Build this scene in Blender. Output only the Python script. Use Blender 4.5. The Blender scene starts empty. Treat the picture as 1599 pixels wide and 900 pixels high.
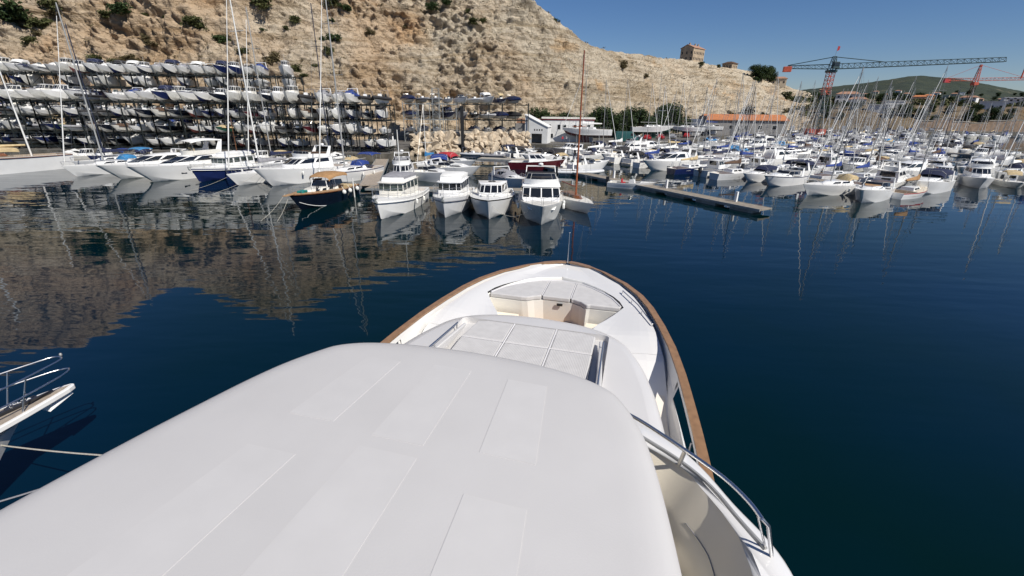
import bpy, math, random
from mathutils import Vector, Matrix, noise

R = math.radians
PI = math.pi
scene = bpy.context.scene
C = scene.collection

# ------------------------------------------------------------------ camera
cam_data = bpy.data.cameras.new("camera")
cam_data.sensor_width = 36.0
cam_data.lens = 36.0 * 692.0 / 1599.0
cam_data.clip_start = 0.1
cam_data.clip_end = 9000.0
cam = bpy.data.objects.new("camera", cam_data)
C.objects.link(cam)
cam.matrix_world = Matrix.Translation((0, 0, 9.5)) @ Matrix.Rotation(R(90 - 22), 4, 'X') @ Matrix.Rotation(R(0.67), 4, 'Z')
scene.camera = cam

# ------------------------------------------------------------------ sky and sun
SUN_EL, SUN_AZ = 45.0, 135.0        # azimuth clockwise from +Y
world = bpy.data.worlds.new("World")
scene.world = world
world.use_nodes = True
wn, wl = world.node_tree.nodes, world.node_tree.links
bg = wn["Background"]
sky = wn.new("ShaderNodeTexSky")
sky.sky_type = 'NISHITA'
sky.sun_disc = False
sky.sun_elevation = R(SUN_EL)
sky.sun_rotation = R(SUN_AZ)
sky.altitude = 1500
sky.air_density = 1.15
sky.dust_density = 0.25
sky.ozone_density = 4.0
hs = wn.new("ShaderNodeHueSaturation")
hs.inputs["Saturation"].default_value = 1.15
hs.inputs["Value"].default_value = 0.98
wl.new(sky.outputs[0], hs.inputs["Color"])
tint = wn.new("ShaderNodeMix")
tint.data_type = 'RGBA'
tint.blend_type = 'MULTIPLY'
tint.inputs[0].default_value = 1.0
tint.inputs[7].default_value = (0.97, 1.0, 1.17, 1)
wl.new(hs.outputs[0], tint.inputs[6])
wl.new(tint.outputs[2], bg.inputs[0])
bg.inputs[1].default_value = 0.055
sun_data = bpy.data.lights.new("sun", 'SUN')
sun_data.energy = 4.7
sun_data.angle = R(0.5)
sun_data.color = (1.0, 0.945, 0.855)
sun = bpy.data.objects.new("sun", sun_data)
C.objects.link(sun)
sd = Vector((math.sin(R(SUN_AZ)) * math.cos(R(SUN_EL)), math.cos(R(SUN_AZ)) * math.cos(R(SUN_EL)), math.sin(R(SUN_EL))))
sun.rotation_euler = (-sd).to_track_quat('-Z', 'Y').to_euler()
scene.view_settings.view_transform = 'Standard'
scene.view_settings.look = 'None'
scene.view_settings.exposure = 0.25
scene.view_settings.gamma = 1.0
scene.cycles.max_bounces = 6
scene.cycles.caustics_reflective = False
scene.cycles.caustics_refractive = False

# ------------------------------------------------------------------ materials
def new_mat(name):
    m = bpy.data.materials.new(name)
    m.use_nodes = True
    return m, m.node_tree.nodes, m.node_tree.links, m.node_tree.nodes["Principled BSDF"]

def ramp(n, stops):
    r = n.new("ShaderNodeValToRGB")
    e = r.color_ramp.elements
    while len(e) < len(stops):
        e.new(0.5)
    for i, (p, c) in enumerate(stops):
        e[i].position = p
        e[i].color = (c[0], c[1], c[2], 1) if hasattr(c, '__len__') else (c, c, c, 1)
    return r

def mat(name, col, rough=0.45, metal=0.0, var=0.12, scale=1.5, bump=0.0, bscale=20.0, coat=0.0, spec=0.5, alpha=1.0):
    m, n, l, b = new_mat(name)
    tc = n.new("ShaderNodeTexCoord")
    nz = n.new("ShaderNodeTexNoise")
    nz.inputs["Scale"].default_value = scale
    nz.inputs["Detail"].default_value = 5
    l.new(tc.outputs["Object"], nz.inputs["Vector"])
    lo = tuple(max(0, c * (1 - var)) for c in col)
    hi = tuple(min(1, c * (1 + var * 0.6)) for c in col)
    r = ramp(n, [(0.3, lo), (0.7, hi)])
    l.new(nz.outputs[0], r.inputs[0])
    l.new(r.outputs[0], b.inputs["Base Color"])
    b.inputs["Roughness"].default_value = rough
    b.inputs["Metallic"].default_value = metal
    b.inputs["Coat Weight"].default_value = coat
    b.inputs["Specular IOR Level"].default_value = spec
    b.inputs["Alpha"].default_value = alpha
    if bump > 0:
        n2 = n.new("ShaderNodeTexNoise")
        n2.inputs["Scale"].default_value = bscale
        n2.inputs["Detail"].default_value = 4
        l.new(tc.outputs["Object"], n2.inputs["Vector"])
        bp = n.new("ShaderNodeBump")
        bp.inputs["Strength"].default_value = bump
        bp.inputs["Distance"].default_value = 0.02
        l.new(n2.outputs[0], bp.inputs["Height"])
        l.new(bp.outputs[0], b.inputs["Normal"])
    return m

def teak_mat(name, c1, c2, axis='Y', freq=22.0, seam=0.04):
    m, n, l, b = new_mat(name)
    tc = n.new("ShaderNodeTexCoord")
    w = n.new("ShaderNodeTexWave")
    w.bands_direction = axis
    w.inputs["Scale"].default_value = freq / 6.283
    w.inputs["Distortion"].default_value = 0.3
    l.new(tc.outputs["Object"], w.inputs["Vector"])
    nz = n.new("ShaderNodeTexNoise")
    nz.inputs["Scale"].default_value = 6
    nz.inputs["Detail"].default_value = 8
    l.new(tc.outputs["Object"], nz.inputs["Vector"])
    r = ramp(n, [(0.3, c1), (0.7, c2)])
    l.new(nz.outputs[0], r.inputs[0])
    r2 = ramp(n, [(0.0, (0.25, 0.25, 0.25)), (seam, (1, 1, 1))])
    l.new(w.outputs[0], r2.inputs[0])
    mx = n.new("ShaderNodeMix")
    mx.data_type = 'RGBA'
    mx.blend_type = 'MULTIPLY'
    mx.inputs[0].default_value = 1.0
    l.new(r.outputs[0], mx.inputs[6])
    l.new(r2.outputs[0], mx.inputs[7])
    l.new(mx.outputs[2], b.inputs["Base Color"])
    b.inputs["Roughness"].default_value = 0.55
    return m

def stripe_mat(name, col, dark, scale=26.0, axis='X', rough=0.8, strength=0.5, lo=0.0, hi=0.25):
    """woven cover cloth with stitched channels"""
    m, n, l, b = new_mat(name)
    tc = n.new("ShaderNodeTexCoord")
    w = n.new("ShaderNodeTexWave")
    w.bands_direction = axis
    w.inputs["Scale"].default_value = scale / 6.283
    w.inputs["Distortion"].default_value = 0.6
    w.inputs["Detail"].default_value = 1
    l.new(tc.outputs["Object"], w.inputs["Vector"])
    r = ramp(n, [(lo, dark), (hi, col)])
    l.new(w.outputs[0], r.inputs[0])
    nz = n.new("ShaderNodeTexNoise")
    nz.inputs["Scale"].default_value = 5
    nz.inputs["Detail"].default_value = 6
    l.new(tc.outputs["Object"], nz.inputs["Vector"])
    r3 = ramp(n, [(0.25, 0.86), (0.75, 1.0)])
    l.new(nz.outputs[0], r3.inputs[0])
    mx = n.new("ShaderNodeMix")
    mx.data_type = 'RGBA'
    mx.blend_type = 'MULTIPLY'
    mx.inputs[0].default_value = 1.0
    l.new(r.outputs[0], mx.inputs[6])
    l.new(r3.outputs[0], mx.inputs[7])
    l.new(mx.outputs[2], b.inputs["Base Color"])
    b.inputs["Roughness"].default_value = rough
    bp = n.new("ShaderNodeBump")
    bp.inputs["Strength"].default_value = strength
    bp.inputs["Distance"].default_value = 0.01
    l.new(w.outputs[0], bp.inputs["Height"])
    l.new(bp.outputs[0], b.inputs["Normal"])
    return m

M = {}
M['gel'] = mat('white_gelcoat', (0.80, 0.80, 0.79), 0.28, var=0.05, scale=0.8, coat=0.3)
M['gel2'] = mat('cream_gelcoat', (0.74, 0.72, 0.66), 0.35, var=0.07, scale=0.8, coat=0.2)
M['gelgrey'] = mat('pale_grey_gelcoat', (0.60, 0.61, 0.62), 0.35, var=0.08)
M['gelold'] = mat('weathered_gelcoat', (0.66, 0.66, 0.63), 0.5, var=0.14, scale=2.5)
M['deck'] = mat('nonslip_deck', (0.70, 0.70, 0.68), 0.65, var=0.10, scale=3)
M['deckb'] = mat('beige_deck', (0.58, 0.52, 0.42), 0.65, var=0.12, scale=3)
M['navy'] = mat('navy_hull_paint', (0.012, 0.022, 0.09), 0.22, var=0.2, coat=0.4)
M['blackblue'] = mat('blue_black_hull_paint', (0.006, 0.010, 0.022), 0.18, var=0.2, coat=0.5)
M['redhull'] = mat('dark_red_hull_paint', (0.09, 0.010, 0.018), 0.35, var=0.2)
M['greenhull'] = mat('dark_green_hull_paint', (0.02, 0.09, 0.06), 0.35, var=0.2)
M['brownhull'] = mat('varnished_brown_hull', (0.10, 0.045, 0.02), 0.35, var=0.3)
M['antifoul'] = mat('blue_black_antifouling', (0.02, 0.03, 0.05), 0.7, var=0.4, scale=4)
M['antifoulw'] = mat('pale_underwater_gelcoat', (0.68, 0.67, 0.62), 0.6, var=0.2, scale=3)
M['antifoulr'] = mat('red_antifouling', (0.20, 0.05, 0.04), 0.75, var=0.3, scale=3)
M['glass'] = mat('tinted_window_glass', (0.012, 0.014, 0.017), 0.06, var=0.3, spec=0.8)
M['glasslight'] = mat('greenish_window_glass', (0.05, 0.065, 0.06), 0.08, var=0.4, spec=0.7)
M['steel'] = mat('stainless_steel', (0.70, 0.70, 0.71), 0.30, metal=1.0, var=0.05)
M['alu'] = mat('anodised_aluminium', (0.40, 0.40, 0.39), 0.5, metal=0.4, var=0.08)
M['whitemast'] = mat('white_painted_spar', (0.72, 0.72, 0.70), 0.4, var=0.06)
M['darkmast'] = mat('dark_painted_spar', (0.02, 0.025, 0.05), 0.35, var=0.1)
M['woodmast'] = mat('varnished_red_brown_spar', (0.28, 0.075, 0.025), 0.3, var=0.25, scale=3, coat=0.4)
M['varnish'] = mat('varnished_mahogany', (0.17, 0.065, 0.025), 0.3, var=0.3, scale=5, coat=0.4)
M['wire'] = mat('steel_wire', (0.35, 0.35, 0.35), 0.4, metal=0.8, var=0.1)
M['blk'] = mat('black_rubber', (0.015, 0.015, 0.016), 0.55, var=0.3)
M['engine'] = mat('black_engine_cowl', (0.02, 0.021, 0.024), 0.3, var=0.2, coat=0.2)
M['fender'] = mat('white_fender_vinyl', (0.75, 0.75, 0.72), 0.4, var=0.1, scale=8)
M['rope'] = mat('weathered_white_rope', (0.50, 0.47, 0.40), 0.9, var=0.3, scale=30)
M['blue'] = mat('blue_canvas', (0.014, 0.04, 0.20), 0.85, var=0.3, scale=3, bump=0.4)
M['navycv'] = mat('dark_navy_canvas', (0.012, 0.018, 0.055), 0.85, var=0.3, scale=3, bump=0.4)
M['skyblue'] = mat('light_blue_tarpaulin', (0.04, 0.20, 0.42), 0.6, var=0.25, scale=3, bump=0.5)
M['teal'] = mat('teal_tarpaulin', (0.01, 0.20, 0.18), 0.7, var=0.3, scale=3, bump=0.5)
M['greycv'] = mat('grey_canvas', (0.26, 0.26, 0.28), 0.85, var=0.2, scale=3, bump=0.5)
M['blackcv'] = mat('charcoal_canvas', (0.025, 0.024, 0.026), 0.8, var=0.3, scale=3, bump=0.5)
M['beigecv'] = mat('beige_canvas', (0.50, 0.39, 0.22), 0.85, var=0.2, scale=3, bump=0.5)
M['tancv'] = mat('tan_canvas', (0.33, 0.19, 0.085), 0.85, var=0.2, scale=3, bump=0.4)
M['yellowcv'] = mat('faded_yellow_canvas', (0.52, 0.46, 0.22), 0.85, var=0.2, scale=3, bump=0.5)
M['whitecv'] = mat('white_canvas', (0.72, 0.72, 0.70), 0.8, var=0.1, scale=3, bump=0.5)
M['redcv'] = mat('red_canvas', (0.36, 0.02, 0.03), 0.8, var=0.25, scale=3, bump=0.4)
M['browncv'] = mat('brown_canvas', (0.09, 0.05, 0.03), 0.85, var=0.3, scale=3, bump=0.4)
M['teak'] = teak_mat('silvered_teak_planking', (0.30, 0.25, 0.20), (0.42, 0.36, 0.29), 'Y', 90)
M['teakdeck'] = teak_mat('warm_teak_planking', (0.34, 0.20, 0.10), (0.46, 0.29, 0.15), 'Y', 60)
M['teakcap'] = mat('varnished_teak_cap', (0.27, 0.155, 0.08), 0.35, var=0.2, scale=7, coat=0.25)
M['hardtop'] = mat('matt_white_hardtop', (0.52, 0.51, 0.505), 0.5, var=0.035, scale=1.2, bump=0.05, bscale=60)
M['hardpanel'] = mat('pale_hardtop_panel', (0.540, 0.530, 0.524), 0.45, var=0.03, scale=3)
M['gelyacht'] = mat('polished_white_gelcoat', (0.68, 0.675, 0.67), 0.22, var=0.025, scale=0.5, coat=0.35)
M['coach'] = mat('coachroof_gelcoat', (0.58, 0.57, 0.565), 0.35, var=0.03, scale=0.9, coat=0.2)
M['gelmatt'] = mat('satin_white_bulwark', (0.74, 0.735, 0.72), 0.55, var=0.04, scale=0.6)
M['sidedeck'] = mat('greige_side_deck', (0.68, 0.64, 0.58), 0.7, var=0.09, scale=2.0, bump=0.2, bscale=80)
M['lining'] = mat('cream_flybridge_lining', (0.82, 0.75, 0.62), 0.45, var=0.05, scale=1.2)
M['liningdk'] = mat('tan_leather_seat', (0.42, 0.31, 0.20), 0.6, var=0.1, scale=3)
M['seatcream'] = mat('cream_seat_base', (0.78, 0.765, 0.72), 0.45, var=0.05, scale=2)
M['pad'] = stripe_mat('quilted_grey_white_cover', (0.57, 0.56, 0.555), (0.50, 0.49, 0.485), 60, 'X', strength=.3)
M['piping'] = mat('white_piping', (0.62, 0.61, 0.62), 0.6, var=0.05)
M['sticker'] = mat('yellow_sticker', (0.58, 0.55, 0.25), 0.5, var=0.3, scale=40)
M['dark'] = mat('dark_fittings_and_recess_shade', (0.02, 0.021, 0.023), 0.5, var=0.3)  # dark fittings and panes, and the painted shade of the yacht's step opening
M['rackst'] = mat('dark_galvanised_rack_steel', (0.022, 0.028, 0.028), 0.6, metal=0.3, var=0.35, scale=1.5)
M['galv'] = mat('galvanised_steel', (0.33, 0.35, 0.35), 0.5, metal=0.4, var=0.2)
M['craneg'] = mat('dark_green_crane_paint', (0.015, 0.045, 0.05), 0.5, var=0.2)
M['craneo'] = mat('orange_red_crane_paint', (0.46, 0.085, 0.045), 0.55, var=0.25)
M['asphalt'] = mat('worn_quay_asphalt', (0.115, 0.108, 0.098), 0.9, var=0.35, scale=0.25, bump=0.4, bscale=8)
M['quaywall'] = mat('stained_quay_wall', (0.10, 0.092, 0.075), 0.9, var=0.5, scale=0.8, bump=0.4, bscale=4)
M['concrete'] = mat('weathered_concrete', (0.36, 0.33, 0.28), 0.9, var=0.25, scale=1.2, bump=0.4, bscale=8)
M['pontoon'] = mat('sun_bleached_pontoon_planks', (0.26, 0.225, 0.18), 0.85, var=0.25, scale=2.0, bump=0.3, bscale=12)
M['float'] = mat('pontoon_float_concrete', (0.30, 0.31, 0.30), 0.8, var=0.3, scale=1.5)
M['wallwhite'] = mat('whitewashed_render', (0.66, 0.66, 0.65), 0.85, var=0.1, scale=0.6, bump=0.2)
M['wallgrey'] = mat('grey_blockwork', (0.26, 0.25, 0.24), 0.9, var=0.15, scale=0.6, bump=0.3)
M['wallstone'] = mat('sandstone_masonry', (0.38, 0.30, 0.21), 0.9, var=0.25, scale=0.4, bump=0.5, bscale=3)
M['wallcream'] = mat('cream_render', (0.52, 0.44, 0.33), 0.9, var=0.12, scale=0.4)
M['wallpink'] = mat('ochre_render', (0.50, 0.33, 0.22), 0.9, var=0.12, scale=0.4)
M['wallpink2'] = mat('brown_rubble_masonry', (0.26, 0.185, 0.13), 0.95, var=0.4, scale=0.5, bump=0.6, bscale=2)
M['wallblue'] = mat('slate_blue_cladding', (0.10, 0.12, 0.17), 0.7, var=0.15, scale=0.5)
M['redband'] = mat('red_painted_fascia', (0.42, 0.03, 0.035), 0.6, var=0.15)
M['tile'] = mat('orange_roof_tiles', (0.48, 0.18, 0.07), 0.85, var=0.25, scale=1.2, bump=0.5, bscale=6)
M['tilered'] = mat('faded_roof_tiles', (0.36, 0.20, 0.13), 0.85, var=0.25, scale=0.8, bump=0.5, bscale=6)
M['bark'] = mat('tree_bark', (0.10, 0.07, 0.045), 0.95, var=0.3, scale=6, bump=0.6)
M['vangreen'] = mat('dark_green_van_paint', (0.012, 0.07, 0.065), 0.35, var=0.15, coat=0.3)
M['carsilver'] = mat('silver_car_paint', (0.42, 0.43, 0.44), 0.3, metal=0.4, var=0.08, coat=0.4)
M['carblack'] = mat('black_car_paint', (0.015, 0.015, 0.018), 0.25, var=0.2, coat=0.4)
M['carwhite'] = mat('white_car_paint', (0.72, 0.72, 0.72), 0.3, var=0.05, coat=0.4)
M['carblue'] = mat('blue_car_paint', (0.02, 0.05, 0.18), 0.3, var=0.1, coat=0.4)
M['carred'] = mat('red_car_paint', (0.35, 0.02, 0.02), 0.3, var=0.1, coat=0.4)

def leaf_mat(name, c1, c2):
    m, n, l, b = new_mat(name)
    oi = n.new("ShaderNodeTexCoord")
    nz = n.new("ShaderNodeTexNoise")
    nz.inputs["Scale"].default_value = 1.1
    nz.inputs["Detail"].default_value = 6
    l.new(oi.outputs["Object"], nz.inputs["Vector"])
    r = ramp(n, [(0.3, c1), (0.7, c2)])
    l.new(nz.outputs[0], r.inputs[0])
    l.new(r.outputs[0], b.inputs["Base Color"])
    b.inputs["Roughness"].default_value = 0.7
    b.inputs["Specular IOR Level"].default_value = 0.2
    return m
M['leaf1'] = leaf_mat('dark_pine_foliage', (0.018, 0.034, 0.012), (0.045, 0.07, 0.022))
M['leaf2'] = leaf_mat('scrub_foliage', (0.035, 0.045, 0.015), (0.09, 0.095, 0.035))
M['leaf3'] = leaf_mat('dry_scrub_foliage', (0.07, 0.06, 0.03), (0.15, 0.12, 0.06))

# rock face
def rock_mat(name, warm, pale, dark, zscale=1.0, far=False):
    m, n, l, b = new_mat(name)
    tc = n.new("ShaderNodeTexCoord")
    P = tc.outputs["Object"]
    def nz(scale, detail=8, rough=0.6, vec=None, dist=0.0):
        x = n.new("ShaderNodeTexNoise")
        x.inputs["Scale"].default_value = scale
        x.inputs["Detail"].default_value = detail
        x.inputs["Roughness"].default_value = rough
        x.inputs["Distortion"].default_value = dist
        l.new(vec or P, x.inputs["Vector"])
        return x
    def mix(kind, fac, a, c):
        x = n.new("ShaderNodeMix")
        x.data_type = 'RGBA'
        x.blend_type = kind
        if isinstance(fac, float):
            x.inputs[0].default_value = fac
        else:
            l.new(fac, x.inputs[0])
        for s, v in ((6, a), (7, c)):
            if isinstance(v, tuple):
                x.inputs[s].default_value = (*v, 1)
            else:
                l.new(v, x.inputs[s])
        return x.outputs[2]
    # strata: slanting squashed noise
    mp = n.new("ShaderNodeMapping")
    mp.inputs["Rotation"].default_value = (R(12), R(9), 0)
    mp.inputs["Scale"].default_value = (0.045, 0.045, 0.55)
    l.new(P, mp.inputs["Vector"])
    big = nz(0.028, 5, 0.55)
    med = nz(0.22, 9, 0.68, dist=0.6)
    strata = nz(1.0, 8, 0.65, mp.outputs[0], 0.8)
    fine = nz(1.6, 8, 0.7)
    rb = ramp(n, [(0.40, warm), (0.58, pale)])
    sx = n.new("ShaderNodeSeparateXYZ")
    l.new(P, sx.inputs[0])
    gx = n.new("ShaderNodeMapRange")
    gx.inputs["From Min"].default_value = -60
    gx.inputs["From Max"].default_value = 60
    gx.inputs["To Min"].default_value = -0.05
    gx.inputs["To Max"].default_value = 0.16
    l.new(sx.outputs[0], gx.inputs["Value"])
    ga = n.new("ShaderNodeMath")
    ga.operation = 'ADD'
    l.new(big.outputs[0], ga.inputs[0])
    l.new(gx.outputs[0], ga.inputs[1])
    l.new(ga.outputs[0], rb.inputs[0])
    rm = ramp(n, [(0.30, (0.40, 0.35, 0.30)), (0.38, (0.88, 0.85, 0.82)), (0.62, (1.0, 1.0, 1.0)), (0.8, (1.12, 1.1, 1.08))])
    l.new(med.outputs[0], rm.inputs[0])
    c = mix('MULTIPLY', 0.9, rb.outputs[0], rm.outputs[0])
    rs = ramp(n, [(0.34, (0.50, 0.47, 0.44)), (0.45, (0.92, 0.91, 0.90)), (0.7, (1.08, 1.08, 1.08))])
    l.new(strata.outputs[0], rs.inputs[0])
    c = mix('MULTIPLY', 0.75, c, rs.outputs[0])
    # orange iron stain
    st = nz(0.05, 4, 0.5, dist=1.0)
    rst = ramp(n, [(0.58, 0.0), (0.78, 0.9)])
    l.new(st.outputs[0], rst.inputs[0])
    c = mix('MULTIPLY', rst.outputs[0], c, (1.0, 0.78, 0.55))
    # weathered brown zones
    wz = nz(0.05, 7, 0.7, mp.outputs[0], 1.5)
    wz.inputs["Scale"].default_value = 0.35
    rwz = ramp(n, [(0.50, 0.0), (0.62, 0.75)])
    l.new(wz.outputs[0], rwz.inputs[0])
    c = mix('MULTIPLY', rwz.outputs[0], c, (0.62, 0.56, 0.47))
    # weeds and lichen specks
    sp = nz(0.75, 10, 0.85)
    rsp = ramp(n, [(0.60, 0.0), (0.64, 0.85)])
    l.new(sp.outputs[0], rsp.inputs[0])
    c = mix('MIX', rsp.outputs[0], c, dark)
    # cracks
    vo = n.new("ShaderNodeTexVoronoi")
    vo.feature = 'DISTANCE_TO_EDGE'
    vo.inputs["Scale"].default_value = 0.22
    vm = n.new("ShaderNodeMix")
    vm.data_type = 'RGBA'
    vm.inputs[0].default_value = 0.88
    wob = nz(0.35, 6, 0.7)
    l.new(wob.outputs["Color"], vm.inputs[6])
    va = n.new("ShaderNodeVectorMath")
    va.operation = 'MULTIPLY_ADD'
    va.inputs[1].default_value = (7, 7, 7)
    l.new(wob.outputs["Color"], va.inputs[0])
    l.new(P, va.inputs[2])
    l.new(va.outputs[0], vo.inputs["Vector"])
    rc = ramp(n, [(0.0, (0.18, 0.15, 0.12)), (0.045, (1, 1, 1))])
    l.new(vo.outputs["Distance"], rc.inputs[0])
    c = mix('MULTIPLY', 0.7, c, rc.outputs[0])
    l.new(c, b.inputs["Base Color"])
    b.inputs["Roughness"].default_value = 0.95
    b.inputs["Specular IOR Level"].default_value = 0.15
    # bump
    add = n.new("ShaderNodeMath")
    add.operation = 'MULTIPLY_ADD'
    add.inputs[1].default_value = 0.5
    l.new(fine.outputs[0], add.inputs[0])
    l.new(med.outputs[0], add.inputs[2])
    add2 = n.new("ShaderNodeMath")
    add2.operation = 'MULTIPLY_ADD'
    add2.inputs[1].default_value = 0.7
    l.new(strata.outputs[0], add2.inputs[0])
    l.new(add.outputs[0], add2.inputs[2])
    bp = n.new("ShaderNodeBump")
    bp.inputs["Strength"].default_value = 0.9
    bp.inputs["Distance"].default_value = 2.2
    l.new(add2.outputs[0], bp.inputs["Height"])
    l.new(bp.outputs[0], b.inputs["Normal"])
    return m
M['cliff'] = rock_mat('limestone_cliff', (0.60, 0.465, 0.325), (0.60, 0.53, 0.42), (0.085, 0.08, 0.045))
M['shorerock'] = rock_mat('terraced_scrub_hillside', (0.115, 0.105, 0.06), (0.25, 0.20, 0.135), (0.03, 0.045, 0.018))
M['boulder'] = mat('pale_limestone_boulder', (0.50, 0.41, 0.30), 0.9, var=0.45, scale=1.5, bump=0.7, bscale=5)

def hill_mat():
    m, n, l, b = new_mat('wooded_hillside')
    tc = n.new("ShaderNodeTexCoord")
    a = n.new("ShaderNodeTexNoise")
    a.inputs["Scale"].default_value = 0.02
    a.inputs["Detail"].default_value = 10
    a.inputs["Roughness"].default_value = 0.7
    l.new(tc.outputs["Object"], a.inputs["Vector"])
    r = ramp(n, [(0.38, (0.010, 0.020, 0.010)), (0.58, (0.026, 0.036, 0.017)), (0.70, (0.10, 0.09, 0.055))])
    l.new(a.outputs[0], r.inputs[0])
    l.new(r.outputs[0], b.inputs["Base Color"])
    b.inputs["Roughness"].default_value = 0.95
    bp = n.new("ShaderNodeBump")
    bp.inputs["Strength"].default_value = 0.8
    bp.inputs["Distance"].default_value = 8
    l.new(a.outputs[0], bp.inputs["Height"])
    l.new(bp.outputs[0], b.inputs["Normal"])
    return m
M['hill'] = hill_mat()

def water_mat():
    m, n, l, b = new_mat('harbour_water')
    tc = n.new("ShaderNodeTexCoord")
    P = tc.outputs["Object"]
    b.inputs["Roughness"].default_value = 0.02
    b.inputs["IOR"].default_value = 1.33
    b.inputs["Specular Tint"].default_value = (0.84, 0.95, 0.86, 1)
    nz = n.new("ShaderNodeTexNoise")
    nz.inputs["Scale"].default_value = 0.035
    nz.inputs["Detail"].default_value = 4
    l.new(P, nz.inputs["Vector"])
    r = ramp(n, [(0.38, (0.0002, 0.0085, 0.0075)), (0.58, (0.0002, 0.0100, 0.0240))])
    l.new(nz.outputs[0], r.inputs[0])
    l.new(r.outputs[0], b.inputs["Base Color"])
    mp = n.new("ShaderNodeMapping")
    mp.inputs["Rotation"].default_value = (0, 0, R(12))
    mp.inputs["Scale"].default_value = (0.45, 1.3, 1)
    l.new(P, mp.inputs["Vector"])
    n1 = n.new("ShaderNodeTexNoise")
    n1.inputs["Scale"].default_value = 0.55
    n1.inputs["Detail"].default_value = 2.5
    n1.inputs["Roughness"].default_value = 0.45
    l.new(mp.outputs[0], n1.inputs["Vector"])
    n2 = n.new("ShaderNodeTexNoise")
    n2.inputs["Scale"].default_value = 0.13
    n2.inputs["Detail"].default_value = 2
    l.new(mp.outputs[0], n2.inputs["Vector"])
    ad = n.new("ShaderNodeMath")
    ad.operation = 'MULTIPLY_ADD'
    ad.inputs[1].default_value = 2.2
    l.new(n2.outputs[0], ad.inputs[0])
    l.new(n1.outputs[0], ad.inputs[2])
    bp = n.new("ShaderNodeBump")
    n3 = n.new("ShaderNodeTexNoise")
    n3.inputs["Scale"].default_value = 0.028
    n3.inputs["Detail"].default_value = 3
    n3.inputs["Distortion"].default_value = 1.2
    l.new(P, n3.inputs["Vector"])
    mr3 = n.new("ShaderNodeMapRange")
    mr3.inputs["From Min"].default_value = 0.35
    mr3.inputs["From Max"].default_value = 0.65
    mr3.inputs["To Min"].default_value = 0.16
    mr3.inputs["To Max"].default_value = 0.48
    l.new(n3.outputs[0], mr3.inputs["Value"])
    l.new(mr3.outputs[0], bp.inputs["Strength"])
    bp.inputs["Distance"].default_value = 0.095
    l.new(ad.outputs[0], bp.inputs["Height"])
    l.new(bp.outputs[0], b.inputs["Normal"])
    return m
M['water'] = water_mat()

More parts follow.
